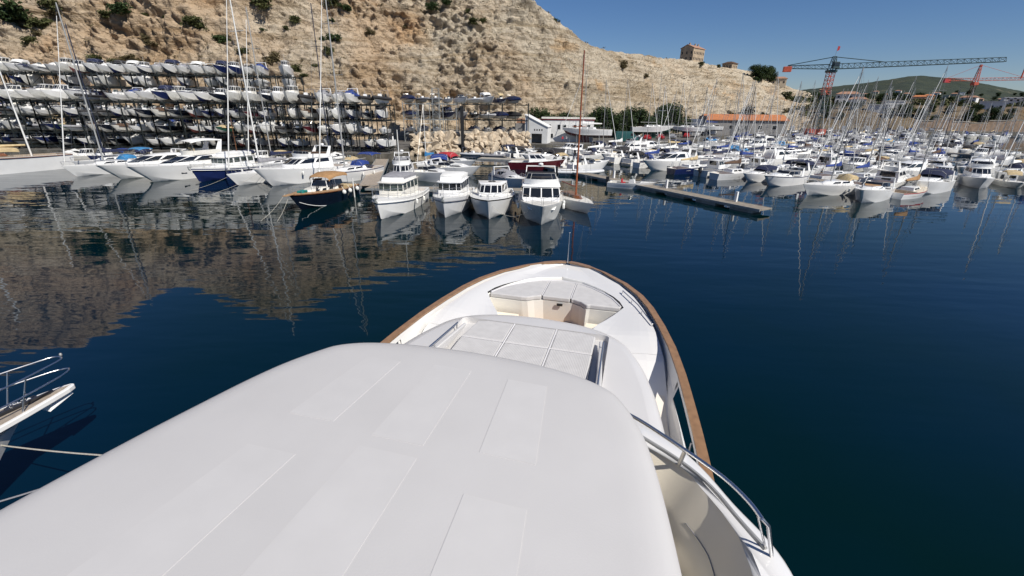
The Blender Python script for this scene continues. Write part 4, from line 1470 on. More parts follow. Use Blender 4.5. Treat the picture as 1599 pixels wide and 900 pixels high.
# hull shell with the bulwark slot
SLOT0, SLOT1 = 4.0, 8.9
def hull_shell():
    m = MB()
    hs_ = [-0.12, 0.0, 0.03, 0.2, 0.4, 0.6, 0.78, 0.86, 0.955, 1.0]
    for sgn in (1, -1):
        grid = []
        for s in SS:
            col = []
            for h in hs_:
                b, yy, z = yx(s, max(h, 0))
                if h < 0: z = -0.6; b *= .8
                col.append((sgn * b, yy, z))
            grid.append(col)
        n = len(hs_)
        vs = [p for c in grid for p in c]
        fs, ms = [], []
        for i in range(len(SS) - 1):
            for j in range(n - 1):
                if j == 7 and SLOT0 <= SS[i] and SS[i + 1] <= SLOT1:
                    continue
                f = (i * n + j, (i + 1) * n + j, (i + 1) * n + j + 1, i * n + j + 1)
                if sgn < 0: f = f[::-1]
                b = len(m.v)
                fs.append(f)
                ms.append(1 if j == 0 else 0)
        b = len(m.v)
        m.v.extend(vs)
        m.f.extend([tuple(b + k for k in f) for f in fs])
        m.m.extend(ms)
    t = [(yx(-14, h)[0], -14, yx(-14, h)[2]) for h in (0, .5, 1)]
    m.add([(p[0], p[1], p[2]) for p in t] + [(-p[0], p[1], p[2]) for p in reversed(t)], [(0, 1, 2, 3, 4, 5)])
    return m.build('hull', [M['gelyacht'], M['antifoul']], yacht, smooth=60)
yh = hull_shell()
def inner_bulwark():
    """inside face of the bulwark down to the deck, with the same slot and its bright frame"""
    for sgn in (1, -1):
        m = MB()
        prev = None
        for s in SS[:-1]:
            b = max(0.02, bw(s) - (0.12 if s < 14.6 else .08))
            zc = zsheer(s)
            zd = deck_z(s)
            zs_ = [zc - .004, zc * .955, zc * .86, zd - .02]
            zs_[2] = max(zs_[2], zd - .01)
            zs_[1] = max(zs_[1], zs_[2] + .001)
            lean = [0, .01, .05, .10]
            cur = [(sgn * max(.01, b - l), s, z) for l, z in zip(lean, zs_)]
            if prev is not None:
                for j in range(3):
                    if j == 1 and SLOT0 <= prev[0] and s <= SLOT1:
                        # close the slot's top and bottom edges through the thickness
                        for jj in (1, 2):
                            o1, o2 = yx(prev[0], .955 if jj == 1 else .86), yx(s, .955 if jj == 1 else .86)
                            m.add([prev[1][jj], cur[jj], (sgn * o2[0], s, cur[jj][2] if jj == 1 else o2[2]), (sgn * o1[0], prev[0], prev[1][jj][2] if jj == 1 else o1[2])], [(0, 1, 2, 3)])
                        continue
                    m.add([prev[1][j], cur[j], cur[j + 1], prev[1][j + 1]], [(0, 1, 2, 3)])
            prev = (s, cur)
        m.build('inner_bulwark', M['gelmatt'], yacht, smooth=50)
def deck_z(s):
    return curve([(-14, 3.0), (7.2, 3.05), (8.2, 3.18), (9.0, 3.48), (9.8, 3.82), (10.6, 4.02), (12, 4.12), (13.5, 4.24), (14.95, 4.34)], s)
inner_bulwark()
def cap_rail():
    m = MB()
    for sgn in (1, -1):
        prev = None
        for s in SS:
            b = bw(s)
            zc = zsheer(s)
            w = 0.155 if s < 14 else 0.12
            bo, bi = b + .025, max(0, b - w)
            cur = [(sgn * bo, s + (.03 if s > 14.5 else 0), zc - .03), (sgn * bo, s + (.03 if s > 14.5 else 0), zc + .025), (sgn * bi, s - (.10 if s > 14.6 else 0), zc + .03), (sgn * bi, s - (.10 if s > 14.6 else 0), zc - .02)]
            if prev:
                for j in range(4):
                    j2 = (j + 1) % 4
                    m.add([prev[j], cur[j], cur[j2], prev[j2]], [(0, 1, 2, 3)])
            prev = cur
    o = m.build('teak_cap_rail', M['teakcap'], yacht)
    fix_normals(o)
cap_rail()

WELL = [(10.0, 1.10), (10.4, 1.18), (11.0, 1.42), (11.6, 1.80), (12.05, 2.06), (12.4, 1.93), (12.7, 1.74), (13.0, 1.48), (13.35, 1.10), (13.6, .70), (13.78, .02)]
def crown(q, s, zd):
    k = max(0, min(1, (s - 9) / 2))
    return zd + 0.07 * k * (1 - (q / 3.4) ** 2)
def foredeck():
    m = MB()
    sl = sorted(set([-14, -10, -6, -2, 2, 5, 6.5, 7.5, 8.2, 8.6, 9.0, 9.4, 9.8, 9.99] + [a for a, _ in WELL] + [10.2, 10.6, 10.8, 11.3, 11.8, 12.2, 12.55, 12.85, 13.2, 13.5] + [13.79, 14.0, 14.25, 14.5, 14.68, 14.8, 14.86]))
    for sgn in (1, -1):
        prev = None
        for s in sl:
            bi = max(.03, bw(s) - .24 if s < 14.5 else bw(s) - .18)
            wi = 0 if s < 10.0 or s > 13.785 else curve(WELL, s)
            wi = min(wi, bi)
            zd = deck_z(s)
            row = []
            for k in range(9):
                q = lerp(wi, bi, k / 8)
                e_ = max(0.0, (q / bi - .55) / .45)
                e_ = e_ * e_ * (3 - 2 * e_) * max(0.0, min(1.0, (s - 9.2) / 1.6))
                row.append((sgn * q, s, crown(q, s, zd) + max(0.0, zsheer(s) - .07 - zd) * .8 * e_))
            if prev is not None:
                if s == 10.0: pass
                for k in range(8):
                    f = [prev[k], row[k], row[k + 1], prev[k + 1]]
                    m.add(f, [(0, 1, 2, 3) if sgn < 0 else (3, 2, 1, 0)])
            prev = row
            if s == 9.99:
                prev = [(sgn * lerp(1.10, bi, k / 8), s, crown(lerp(1.10, bi, k / 8), s, zd)) for k in range(9)]
    o = m.build('foredeck', [M['gelyacht']], yacht, smooth=50)
    return o
foredeck()
# greige non slip side decks lie a few millimetres above the moulding
for sgn in (1, -1):
    m = MB()
    prev = None
    for s in (-13.5, -8, -3, 0, 3, 5, 6.5, 7.3, 8.0, 8.5, 9.0, 9.4, 9.8, 10.15):
        bi, bo = 2.2, max(.5, bw(s) - .30)
        if s > 9: bi = lerp(2.2, 2.75, min(1, (s - 9) / 1.15))
        row = [(sgn * lerp(bi, bo, k / 3), s, crown(lerp(bi, bo, k / 3), s, deck_z(s)) + .005) for k in range(4)]
        if prev:
            for k in range(3):
                m.add([prev[k], row[k], row[k + 1], prev[k + 1]], [(0, 1, 2, 3) if sgn < 0 else (3, 2, 1, 0)])
        prev = row
    m.build('side_deck', M['sidedeck'], yacht, smooth=60)
# bow seating well
m = MB()
for sgn in (1, -1):
    prev = None
    for s, wq in WELL:
        zt = crown(wq, s, deck_z(s))
        lean = .12
        row = [(sgn * wq, s, zt), (sgn * max(0, wq - .015), s - .005, zt - .02), (sgn * max(0, wq - lean), s - .02, 3.35)]
        if prev:
            for k in range(2):
                m.add([prev[k], row[k], row[k + 1], prev[k + 1]], [(0, 1, 2, 3) if sgn > 0 else (3, 2, 1, 0)])
        prev = row
well = m.build('bow_well', M['seatcream'], yacht, smooth=30)
m = MB()
m.add([(-1.9, 9.9, 3.37), (1.9, 9.9, 3.37), (1.9, 13.2, 3.37), (-1.9, 13.2, 3.37)], [(0, 1, 2, 3)])
m.build('well_sole', M['teakdeck'], well)
# seat base, follows the cushion outline
seat_in = [(2.02, 12.02), (1.12, 12.02), (1.02, 11.98), (.92, 12.05), (.80, 12.18), (.56, 12.30), (-.36, 12.30), (-.62, 12.18), (-.80, 12.05), (-.98, 12.02), (-2.02, 12.02)]
seat_out = [(-1.90, 12.38), (-1.70, 12.68), (-1.44, 12.98), (-1.06, 13.32), (-.66, 13.56), (0, 13.72), (.66, 13.56), (1.06, 13.32), (1.44, 12.98), (1.70, 12.68), (1.90, 12.38)]
def inset_poly(poly, d):
    cx = sum(p[0] for p in poly) / len(poly); cy = sum(p[1] for p in poly) / len(poly)
    out = []
    for x, y in poly:
        v = Vector((x - cx, y - cy)); l = v.length
        v = v * ((l - d) / l)
        out.append((cx + v.x, cy + v.y))
    return out
poly = seat_in[::-1] + seat_out[::-1]
seat_out = None
m = MB()
base = [(x * .985, y + (.02 if y < 12.4 else .02)) for x, y in poly]
m.loft([[(x * .96, y + (.10 if y < 12.4 else 0), 3.37) for x, y in base], [(x, y, 4.06) for x, y in base]], cap0=False)
sb = m.build('bow_seat_base', M['seatcream'], yacht)
m = MB()
m.box(.08, .26, 12.27, 12.30, 3.94, 4.02)
m.build('seat_latch', M['dark'], sb, bevel=.01)
# corner shelves either side of the well
for sgn in (1, -1):
    m = MB()
    p = [(sgn * 1.90, 11.95), (sgn * 1.02, 11.95), (sgn * .98, 11.3), (sgn * 1.35, 11.15)]
    if sgn < 0: p = p[::-1]
    m.prism(p[::-1], 3.37, 3.66)
    m.build('well_side_seat', M['lining'], well, bevel=.02)
# the three cushions
def cushion(name, pts, z0, z1, parent, m='pad', bev=.035):
    g = MB()
    g.prism(pts, z0, z1)
    o = g.build(name, [M[m]], parent, bevel=bev)
    fix_normals(o)
    return o
stb_in = [(2.00, 12.04), (1.12, 12.04), (1.02, 12.0), (.92, 12.06), (.80, 12.19), (.58, 12.30), (.50, 12.31)]
zc0, zc1 = 4.07, 4.215
cushion('bow_cushion', [(.50, 13.68), (.50, 12.31), (.58, 12.30), (.80, 12.19), (.92, 12.06), (1.02, 12.0), (1.12, 12.04), (1.98, 12.06), (1.90, 12.40), (1.72, 12.68), (1.46, 12.98), (1.08, 13.33)], zc0, zc1, yacht)
cushion('bow_cushion', [(-.38, 13.70), (-.38, 12.31), (.47, 12.31), (.47, 13.69), (0, 13.75)], zc0, zc1, yacht)
cushion('bow_cushion', [(-.41, 12.30), (-.41, 13.69), (-.66, 13.59), (-1.08, 13.33), (-1.46, 12.98), (-1.72, 12.68), (-1.90, 12.40), (-1.98, 12.06), (-.98, 12.04), (-.80, 12.06), (-.62, 12.20)], zc0, zc1, yacht)
m = MB()
for a, b_ in (((-.395, 12.33), (-.395, 13.6)), ((.485, 12.33), (.485, 13.58))):
    m.tube([(a[0], a[1], zc1 - .005), (b_[0], b_[1], zc1 - .005)], .018, 6)
m.tube([(x, y, zc1 - .01) for x, y in [(-1.97, 12.14), (-1.70, 12.68), (-1.44, 12.98), (-1.06, 13.32), (-.66, 13.58), (0, 13.73), (.66, 13.58), (1.06, 13.32), (1.44, 12.98), (1.70, 12.68), (1.97, 12.14)]], .035, 6)
m.build('cushion_piping', M['piping'], sb, smooth=60)
# folding table in the well
m = MB()
m.box(-.75, .62, 10.55, 11.25, 3.72, 3.76)
tb = m.build('cockpit_table', M['teakdeck'], yacht, bevel=.01)
m = MB(); m.tube([(-.05, 10.9, 3.38), (-.05, 10.9, 3.72)], .06, 8)
m.build('table_leg', M['steel'], tb)
# rails on the foredeck
def grab(parent, pts, h, r=.017, nm='hand_rail', posts=(0, .33, .66, 1), n=8, m='steel'):
    g = MB()
    a, b_ = Vector(pts[0]), Vector(pts[-1])
    g.tube([(p[0], p[1], p[2] + h) for p in pts], r, n)
    for k in posts:
        p = a.lerp(b_, k)
        g.tube([(p.x, p.y, p.z), (p.x, p.y, p.z + h)], r * .8, n)
    o = g.build(nm, M[m], parent, smooth=60)
    return o
grab(yacht, [(1.98, 12.90, 4.16), (2.45, 12.05, 4.11), (2.84, 11.10, 4.02)], .26)
grab(yacht, [(-1.98, 12.95, 4.16), (-2.40, 12.05, 4.11), (-2.72, 11.10, 4.02)], .10)
# flag staff at the stem
m = MB()
m.tube([(0, 14.80, 4.5), (0, 14.86, 5.55)], .018, 6, r2=.010)
m.ball((0, 14.86, 5.57), .025, .025, .025)
m.build('jackstaff', M['steel'], yacht, smooth=60)
# dark box painted as the shade inside the step opening near the coachroof
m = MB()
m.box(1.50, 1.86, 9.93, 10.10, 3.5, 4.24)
m.build('step_opening_shade', M['dark'], yacht, bevel=.03)
# fairlead rollers in the bulwark slot
for sgn in (1, -1):
    for s in (7.0, 4.9):
        m = MB()
        b = bw(s)
        m.tube([(sgn * (b - .17), s, zsheer(s) * .86), (sgn * (b - .15), s, zsheer(s) * .955)], .018, 8)
        m.tube([(sgn * (b - .32), s, 3.56), (sgn * (b - .17), s, 3.62)], .022, 8)
        m.build('fairlead', M['steel'], yacht, smooth=60)

# coachroof with recessed sun pad
CR = [(-9.5, 2.95), (5.0, 2.98), (6.2, 2.95), (7.27, 2.82), (7.8, 2.72), (8.4, 2.57), (8.8, 2.42), (9.2, 2.24), (9.5, 2.0), (9.75, 1.66), (9.93, 1.2), (10.03, .7), (10.08, 0)]
def coach():
    m = MB()
    # plan outline from starboard to port
    st = [p for p in CR if p[0] > 4.9]
    out = catmull([(q, s) for s, q in st], 4)
    side = out
    full = side + [(-q, s) for q, s in reversed(side[:-1])]      # open outline, both ends at s = 5
    rings = []
    def off(d, z):
        r = []
        for i, (q, s) in enumerate(full):
            a = full[max(0, i - 1)]; b_ = full[min(len(full) - 1, i + 1)]
            t = Vector((b_[0] - a[0], b_[1] - a[1]))
            if t.length < 1e-6: t = Vector((0, 1))
            t.normalize()
            nrm = Vector((t.y, -t.x))
            r.append((q + nrm.x * d, s + (nrm.y * d if 0 < i < len(full) - 1 else 0), z))
        return r
    for d, z in ((.10, 3.0), (.06, 4.0), (.035, 4.36), (.01, 4.46), (-.04, 4.54), (-.12, 4.595), (-.26, 4.62)):
        rings.append(off(d, z))
    m.loft(rings, closed=False, cap0=False, cap1=False)
    # top surface from the last ring inwards to the recess frame
    last = rings[-1]
    k = len(last)
    half = k // 2
    # recess half width 1.72, front s=9.42
    def clampin(p, w, f):
        return (max(-w, min(w, p[0])), min(f, p[1]), p[2])
    mid = [(lerp(p[0], clampin(p, 1.80, 9.40)[0], .5), lerp(p[1], clampin(p, 1.80, 9.40)[1], .5), 4.635) for p in last]
    inn = [(clampin(p, 1.80, 9.40)[0], clampin(p, 1.80, 9.40)[1], 4.645) for p in last]
    m.loft([last, mid, inn], closed=False, cap0=False, cap1=False)
    low = [(p[0] * .985, p[1] - .01, 4.50) for p in inn]
    m.loft([inn, low], closed=False, cap0=False, cap1=False)
    m.add([(-1.79, 5.0, 4.50), (1.79, 5.0, 4.50), (1.79, 9.39, 4.50), (-1.79, 9.39, 4.50)], [(0, 1, 2, 3)])
    o = m.build('coachroof', M['coach'], yacht, smooth=60)
    return o
cr = coach()
pads = []
for i, (x0, x1) in enumerate(((-1.46, -.47), (-.43, .56), (.60, 1.50))):
    for y0, y1, cap in ((8.40, 9.30, 1), (7.25, 8.36, 0), (6.1, 7.21, 0)):
        p = [(x0, y0), (x1, y0), (x1, y1), (x0, y1)]
        if cap and i == 0: p[3] = (x0 + .10, y1 - .10); p.insert(3, (x0 + .35, y1))
        if cap and i == 2: p[2] = (x1, y1 - .10); p.insert(3, (x1 - .3, y1))
        cushion('sun_pad', p, 4.52, 4.68, cr, bev=.03)
m = MB()
for x in (-.45, .58):
    m.tube([(x, 6.1, 4.672), (x, 9.3, 4.672)], .020, 6)
m.tube([(-1.46, 8.38, 4.668), (1.5, 8.38, 4.668)], .012, 6)
m.build('cushion_piping', M['piping'], cr, smooth=60)
# raised coamings either side of the sun pad, with rails
for sgn in (1, -1):
    m = MB()
    m.loft([[(sgn * 1.60, 9.05, 4.60), (sgn * 1.66, 9.08, 4.60), (sgn * 1.66, 9.08, 4.66), (sgn * 1.60, 9.05, 4.66)],
            [(sgn * 1.66, 7.5, 4.5), (sgn * 1.80, 7.5, 4.5), (sgn * 1.78, 7.5, 4.80), (sgn * 1.68, 7.5, 4.80)],
            [(sgn * 1.70, 5.6, 4.5), (sgn * 1.86, 5.6, 4.5), (sgn * 1.84, 5.6, 4.92), (sgn * 1.72, 5.6, 4.92)]])
    o = m.build('sun_pad_coaming', M['coach'], cr, bevel=.02)
    fix_normals(o)
    grab(cr, [(sgn * 1.70, 8.75, 4.66), (sgn * 1.73, 7.2, 4.80), (sgn * 1.76, 6.0, 4.88)], .14, .022, posts=(.02, .45, .98))

# hardtop
HTP = [(-4.5, 3.25), (-2, 3.28), (0, 3.20), (1.5, 3.02), (2.5, 2.84), (3.2, 2.68), (3.75, 2.54), (4.2, 2.38), (4.6, 2.16), (4.85, 1.96), (5.03, 1.58), (5.13, 1.05), (5.17, .5), (5.185, 0)]
HT = [(-4.5, 3.25), (-2, 3.22), (0, 3.05), (1.5, 2.83), (2.5, 2.70), (3.2, 2.60), (3.75, 2.50), (4.2, 2.38), (4.6, 2.19), (4.85, 1.98), (5.03, 1.58), (5.13, 1.05), (5.17, .5), (5.185, 0)]
def ht_crown(q, s):
    return 6.42 - .010 * q * q - .0022 * (s - 1) ** 2
def hardtop():
    m = MB()
    st = catmull([(q, s) for s, q in HT], 5)
    full = st + [(-q, s) for q, s in reversed(catmull([(q, s) for s, q in HTP], 5)[:-1])]
    # aft edge
    aft = [(-3.25 + i * (6.5 / 10), -4.5 - .25 * math.sin(PI * i / 10)) for i in range(1, 10)]
    full = full + aft
    cx, cy = 0.0, 0.6
    def off(d, dz):
        r = []
        k = len(full)
        for i, (q, s) in enumerate(full):
            a = full[i - 1]; b_ = full[(i + 1) % k]
            t = Vector((b_[0] - a[0], b_[1] - a[1])).normalized()
            nr = Vector((t.y, -t.x))
            x, y = q + nr.x * d, s + nr.y * d
            r.append((x, y, ht_crown(x, y) + dz))
        return r
    rings = [off(-.30, -.34), off(-.08, -.33), off(-.01, -.28), off(.0, -.22), off(-.015, -.15), off(-.05, -.09), off(-.11, -.045), off(-.19, -.018), off(-.30, -.004), off(-.42, 0)]
    base = [(p[0], p[1]) for p in rings[-1]]
    for k in (.8, .6, .4, .2, .03):
        rings.append([(lerp(cx, x, k), lerp(cy, y, k), ht_crown(lerp(cx, x, k), lerp(cy, y, k))) for x, y in base])
    m.loft(rings)
    o = m.build('hardtop', M['hardtop'], yacht, smooth=180)
    return o
ht = hardtop()
def ht_panel(quad):
    m = MB()
    n = 8
    a, b_, c, d = [Vector(p) for p in quad]
    top, und = [], []
    for i in range(n + 1):
        for j in range(n + 1):
            p = a.lerp(b_, i / n).lerp(d.lerp(c, i / n), j / n)
            top.append((p.x, p.y, ht_crown(p.x, p.y) + .0035))
    fs = []
    for i in range(n):
        for j in range(n):
            k = i * (n + 1) + j
            fs.append((k, k + n + 1, k + n + 2, k + 1))
    m.add(top, fs)
    rim = [i * (n + 1) for i in range(n + 1)] + [n * (n + 1) + j for j in range(1, n + 1)] + [i * (n + 1) + n for i in range(n - 1, -1, -1)] + [j for j in range(n - 1, 0, -1)]
    vs = [top[i] for i in rim] + [(top[i][0], top[i][1], top[i][2] - .02) for i in rim]
    k = len(rim)
    m.add(vs, [(i, (i + 1) % k, k + (i + 1) % k, k + i) for i in range(k)])
    o = m.build('roof_panel', M['hardpanel'], ht)
    return o
for sgn in (-1, 1):
    for s1, s0, x1, x0 in ((4.50, 3.20, (.74, 1.23), (.82, 1.38)), (2.68, -.2, (.86, 1.42), (1.0, 1.75))):
        ht_panel([(sgn * x0[0], s0, 0), (sgn * x0[1], s0, 0), (sgn * x1[1], s1, 0), (sgn * x1[0], s1, 0)])
ht_panel([(-.31, 3.12, 0), (.26, 3.12, 0), (.24, 4.55, 0), (-.27, 4.55, 0)])
ht_panel([(-.44, -.2, 0), (.34, -.2, 0), (.28, 2.95, 0), (-.34, 2.95, 0)])

# flybridge: deck, coaming with broad white cap, cream lining, windshield, seats
FO = catmull([(0, 6.15), (1.0, 6.05), (1.9, 5.75), (2.5, 5.42), (2.92, 5.12), (3.22, 4.78), (3.50, 4.30), (3.78, 3.88), (3.92, 3.45), (4.02, 2.6), (4.06, 1.2), (4.05, -2), (3.95, -8)], 4)
FI = catmull([(0, 5.65), (.95, 5.55), (1.75, 5.25), (2.40, 5.0), (2.80, 4.80), (3.01, 4.60), (3.15, 4.37), (3.31, 4.12), (3.42, 3.88), (3.47, 3.58), (3.50, 3.3), (3.52, 2.6), (3.52, 1.2), (3.50, -2), (3.45, -8)], 4)
def fly():
    for nm, mm, rows in (
        ('flybridge_coaming', 'gelyacht', [(FO, -.25, 4.45), (FO, -.06, 4.95), (FO, .0, 5.30), (FO, -.03, 5.37), (FO, -.07, 5.40), (FI, .05, 5.44), (FI, 0, 5.40)]),
        ('flybridge_lining', 'lining', [(FI, 0, 5.40), (FI, -.05, 5.33), (FI, -.24, 5.03), (FI, -.28, 4.97), (FI, -.34, 4.82), (FI, -.42, 4.50), (FI, -.43, 4.42)])):
        m = MB()
        for sgn in (1, -1):
            rings = []
            for P_, d, z in rows:
                r = []
                for i, (q, s) in enumerate(P_):
                    a = P_[max(0, i - 1)]; b_ = P_[min(len(P_) - 1, i + 1)]
                    t = Vector((b_[0] - a[0], b_[1] - a[1])).normalized()
                    if i == 0: t = Vector((1, 0))
                    nr = Vector((-t.y, t.x))
                    r.append((sgn * max(0, q + nr.x * d), s + nr.y * d, z))
                rings.append(r)
            m.loft(rings, closed=False, cap0=False, cap1=False)
        o = m.build(nm, M[mm], yacht, smooth=45)
        fix_normals(o)
        if nm == 'flybridge_coaming': co = o
        else: li = o
    return co, li
flyc, flyl = fly()
m = MB()
pl = [(q, s) for q, s in FI if s > -8]
m.prism([(q * .97, s) for q, s in reversed(pl)] + [(-q * .97, s) for q, s in pl[1:]], 4.36, 4.44)
o = m.build('flybridge_deck', M['sidedeck'], yacht); fix_normals(o)
# thin dark track let into the cap, and the seam in the lining
def along(P_, d, z, i0=0, i1=None):
    r = []
    for i, (q, s) in enumerate(P_):
        a = P_[max(0, i - 1)]; b_ = P_[min(len(P_) - 1, i + 1)]
        t = Vector((b_[0] - a[0], b_[1] - a[1])).normalized()
        nr = Vector((-t.y, t.x))
        r.append((q + nr.x * d, s + nr.y * d, z))
    return r[i0:i1]
for sgn in (1, -1):
    m = MB()
    pts = [(sgn * p[0], p[1], p[2]) for p in catmull([(1.9, 5.42, 5.43), (2.49, 5.04, 5.44), (2.94, 4.72, 5.44), (3.24, 4.40, 5.44), (3.46, 4.02, 5.44), (3.66, 3.72, 5.43)], 4)]
    m.tube(pts, .026, 6)
    m.build('screen_track', M['alu'], flyc, smooth=60)
    m = MB()
    pts = [(sgn * p[0], p[1], p[2]) for p in along(FO, -.13, 5.41) if p[1] <= 3.55]
    m.tube(pts, .008, 5)
    m.build('cap_seam', M['greycv'], flyc, smooth=60)
    m = MB()
    pts = [(sgn * p[0], p[1], p[2]) for p in along(FI, -.235, 5.045) if p[1] < 4.2]
    m.tube(pts, .006, 5)
    m.build('lining_seam', M['greycv'], flyl, smooth=60)
    # stainless rail round the coaming
    if sgn < 0: continue
    m = MB()
    pts = catmull([(2.0, 4.96, 5.93), (2.36, 4.74, 5.95), (2.87, 4.34, 5.95), (3.22, 4.03, 5.95), (3.41, 3.77, 5.95), (3.49, 3.58, 5.95)], 4)
    m.tube(pts, .022, 8)
    m.tube([(3.49, 3.58, 5.95), (3.56, 3.58, 5.88), (3.70, 3.66, 5.43)], .020, 8)
    m.tube([(3.47, 3.62, 5.93), (3.66, 3.74, 5.43)], .012, 8)
    m.tube([(2.90, 4.68, 5.44), (2.87, 4.34, 5.95)], .026, 8)
    m.tube([(2.05, 5.2, 5.44), (2.0, 4.96, 5.93)], .020, 8)
    m.build('flybridge_rail', M['steel'], yacht, smooth=60)
# helm bench, floor locker
m = MB()
m.prism([(1.6, 1.0), (2.78, 1.0), (2.86, 3.5), (2.80, 4.05), (2.5, 4.35), (1.6, 4.2)], 4.44, 4.86)
hb = m.build('flybridge_sofa', M['gelyacht'], yacht, bevel=.03)
m = MB()
m.prism([(2.82, .4), (3.12, .4), (3.12, 2.95), (2.80, 3.05)], 4.44, 4.95)
m.build('sofa_side', M['liningdk'], hb, bevel=.04)
m = MB()
m.box(-1.6, .2, 3.2, 4.6, 4.44, 5.35, ti=.05)
m.build('helm_console', M['lining'], yacht, bevel=.05)
m = MB()
m.box(-1.4, 1.3, 1.2, 1.8, 4.44, 5.0, ti=.03)
m.build('helm_bench', M['liningdk'], yacht, bevel=.05)
# sticker on the lining
m = MB()
m.hexa([(3.305, 3.84, 5.17), (3.325, 3.74, 5.17), (3.328, 3.742, 5.17), (3.308, 3.842, 5.17), (3.325, 3.85, 5.22), (3.345, 3.75, 5.22), (3.349, 3.752, 5.22), (3.329, 3.852, 5.22)])
m.build('warning_sticker', M['sticker'], flyl)
# struts that carry the hardtop
for sgn in (1, -1):
    for s, q in ((4.1, 2.15), (.6, 2.7), (-3.6, 2.75)):
        m = MB()
        m.hexa([(sgn * (q + .42), s - .5, 5.38), (sgn * (q + .42), s - .1, 5.38), (sgn * (q + .50), s - .1, 5.38), (sgn * (q + .50), s - .5, 5.38),
                (sgn * (q - .25), s - .1, 6.2), (sgn * (q - .25), s + .15, 6.2), (sgn * (q - .18), s + .15, 6.2), (sgn * (q - .18), s - .1, 6.2)])
        o = m.build('hardtop_strut', M['gelyacht'], yacht); fix_normals(o)
# wrap-round windshield under the hardtop
m = MB()
bs_ = [p for p in along(FO, -.22, 5.42) if p[1] > 5.0]
tp = [(p[0] * .86, p[1] - .75, 5.95) for p in bs_]
full_b = [(-p[0], p[1], p[2]) for p in reversed(bs_)] + bs_[1:]
full_t = [(-p[0], p[1], p[2]) for p in reversed(tp)] + tp[1:]
# saloon under the flybridge deck
m = MB()
lv = [[(-2.75, -9, z), (-2.75 * a, 4.5, z), (-1.9 * a, 6.2 - d, z), (0, 6.7 - d, z), (1.9 * a, 6.2 - d, z), (2.75 * a, 4.5, z), (2.75, -9, z)] for z, a, d in ((3.02, 1, 0), (4.40, .95, .4))]
m.loft([[(x * .98, y, z) for x, y, z in r] for r in lv], 0, cap0=False, cap1=True)
sal = m.build('saloon', M['gelyacht'], yacht); fix_normals(sal)
for sgn in (1, -1):
    for k in range(5):
        y0 = 3.6 - k * 2.4
        m = MB()
        xa, xb = sgn * 2.75, sgn * 2.66
        m.hexa([(xa * .98, y0 - 2.1, 3.45), (xa * .98, y0, 3.45), (xa * .98 + sgn * .02, y0, 3.45), (xa * .98 + sgn * .02, y0 - 2.1, 3.45),
                (xb * .985, y0 - 2.1, 4.1), (xb * .985, y0 - .2, 4.1), (xb * .985 + sgn * .025, y0 - .2, 4.1), (xb * .985 + sgn * .025, y0 - 2.1, 4.1)])
        o = m.build('side_window', M['glass'], sal); fix_normals(o)

# ------------------------------------------------------------------ neighbouring yacht's bow, lower left
NA = R(90 - 17.5)
nb = thing('moored_sailing_yacht', 'white yacht bow with teak bowsprit platform, double pulpit hoops and stowed anchor', 'sailing yacht', (-12.0, 10.25, 0), NA)
# local: x forward, tip of the platform at x=0
def nb_plat():
    o = [(-6, .95), (-4.5, .86), (-3, .70), (-2, .55), (-1.2, .40), (-.6, .26), (-.2, .16), (-.03, .07), (0, 0)]
    full = o + [(x, -y) for x, y in reversed(o[:-1])]
    m = MB()
    m.prism(full[::-1], 2.26, 2.39)
    p = m.build('bowsprit_platform', M['gel'], nb, bevel=.02); fix_normals(p)
    inn = [(x - .07, max(0, y - .075)) for x, y in o]
    full = inn + [(x, -y) for x, y in reversed(inn[:-1])]
    m = MB()
    m.prism(full[::-1], 2.385, 2.400)
    q = m.build('teak_grating', M['teak'], p); fix_normals(q)
nb_plat()
H = Hull(14, 4.2, 2.1, 1.5, draft=.7, rake=.12, tr=.7, flare=.25, p=2.2, tc=.2, sole=.4, gun=.15, N=16)
sub = thing('moored_yacht_frame')
sub.parent = nb
sub.location = (-8.0, 0, 0)
tmp = H.build(nb, M['gel'], M['antifoul'], M['deck'], M['teakdeck'])
for ch in list(nb.children):
    if ch.name.startswith('hull') or ch.name.startswith('deck'):
        ch.location = (-8.25, 0, 0)
bpy.data.objects.remove(sub)
m = MB()
for z, hw, tipx in ((3.25, .52, -.05), (2.85, .55, .02)):
    pts = [(-5.5, hw + .35, z - .05), (-3, hw + .12, z), (-1.4, hw - .05, z), (-.6, hw - .22, z), (-.15, .18, z), (tipx, 0, z), (-.15, -.18, z), (-.6, -hw + .22, z), (-1.4, -hw + .05, z), (-3, -hw - .12, z), (-5.5, -hw - .35, z - .05)]
    m.tube(catmull(pts, 4), .020, 8)
for x in (-1.0, -1.95, -3.4):
    for sgn in (1, -1):
        y = sgn * curve([(-3.4, .62), (-1.95, .45), (-1.0, .30)], x)
        m.tube([(x - .25, y, 2.38), (x + .05, y * 1.05 + sgn * .04, 3.24)], .017, 8)
m.build('pulpit', M['steel'], nb, smooth=60)
m = MB()
m.ball((-.02, 0, 3.30), .035, .035, .05)
m.build('bow_light', M['alu'], nb, smooth=60)
m = MB()   # anchor shank lying on the platform, flukes under its tip
m.hexa([(-2.6, -.04, 2.41), (-.55, -.04, 2.41), (-.55, .04, 2.41), (-2.6, .04, 2.41), (-2.6, -.035, 2.50), (-.45, -.035, 2.47), (-.45, .035, 2.47), (-2.6, .035, 2.50)])
m.hexa([(-1.35, .05, 2.41), (-.75, .05, 2.41), (-.75, .20, 2.41), (-1.35, .20, 2.41), (-1.35, .05, 2.46), (-.75, .05, 2.46), (-.75, .20, 2.46), (-1.35, .20, 2.46)])
an = m.build('anchor_shank', M['engine'], nb)
m = MB()
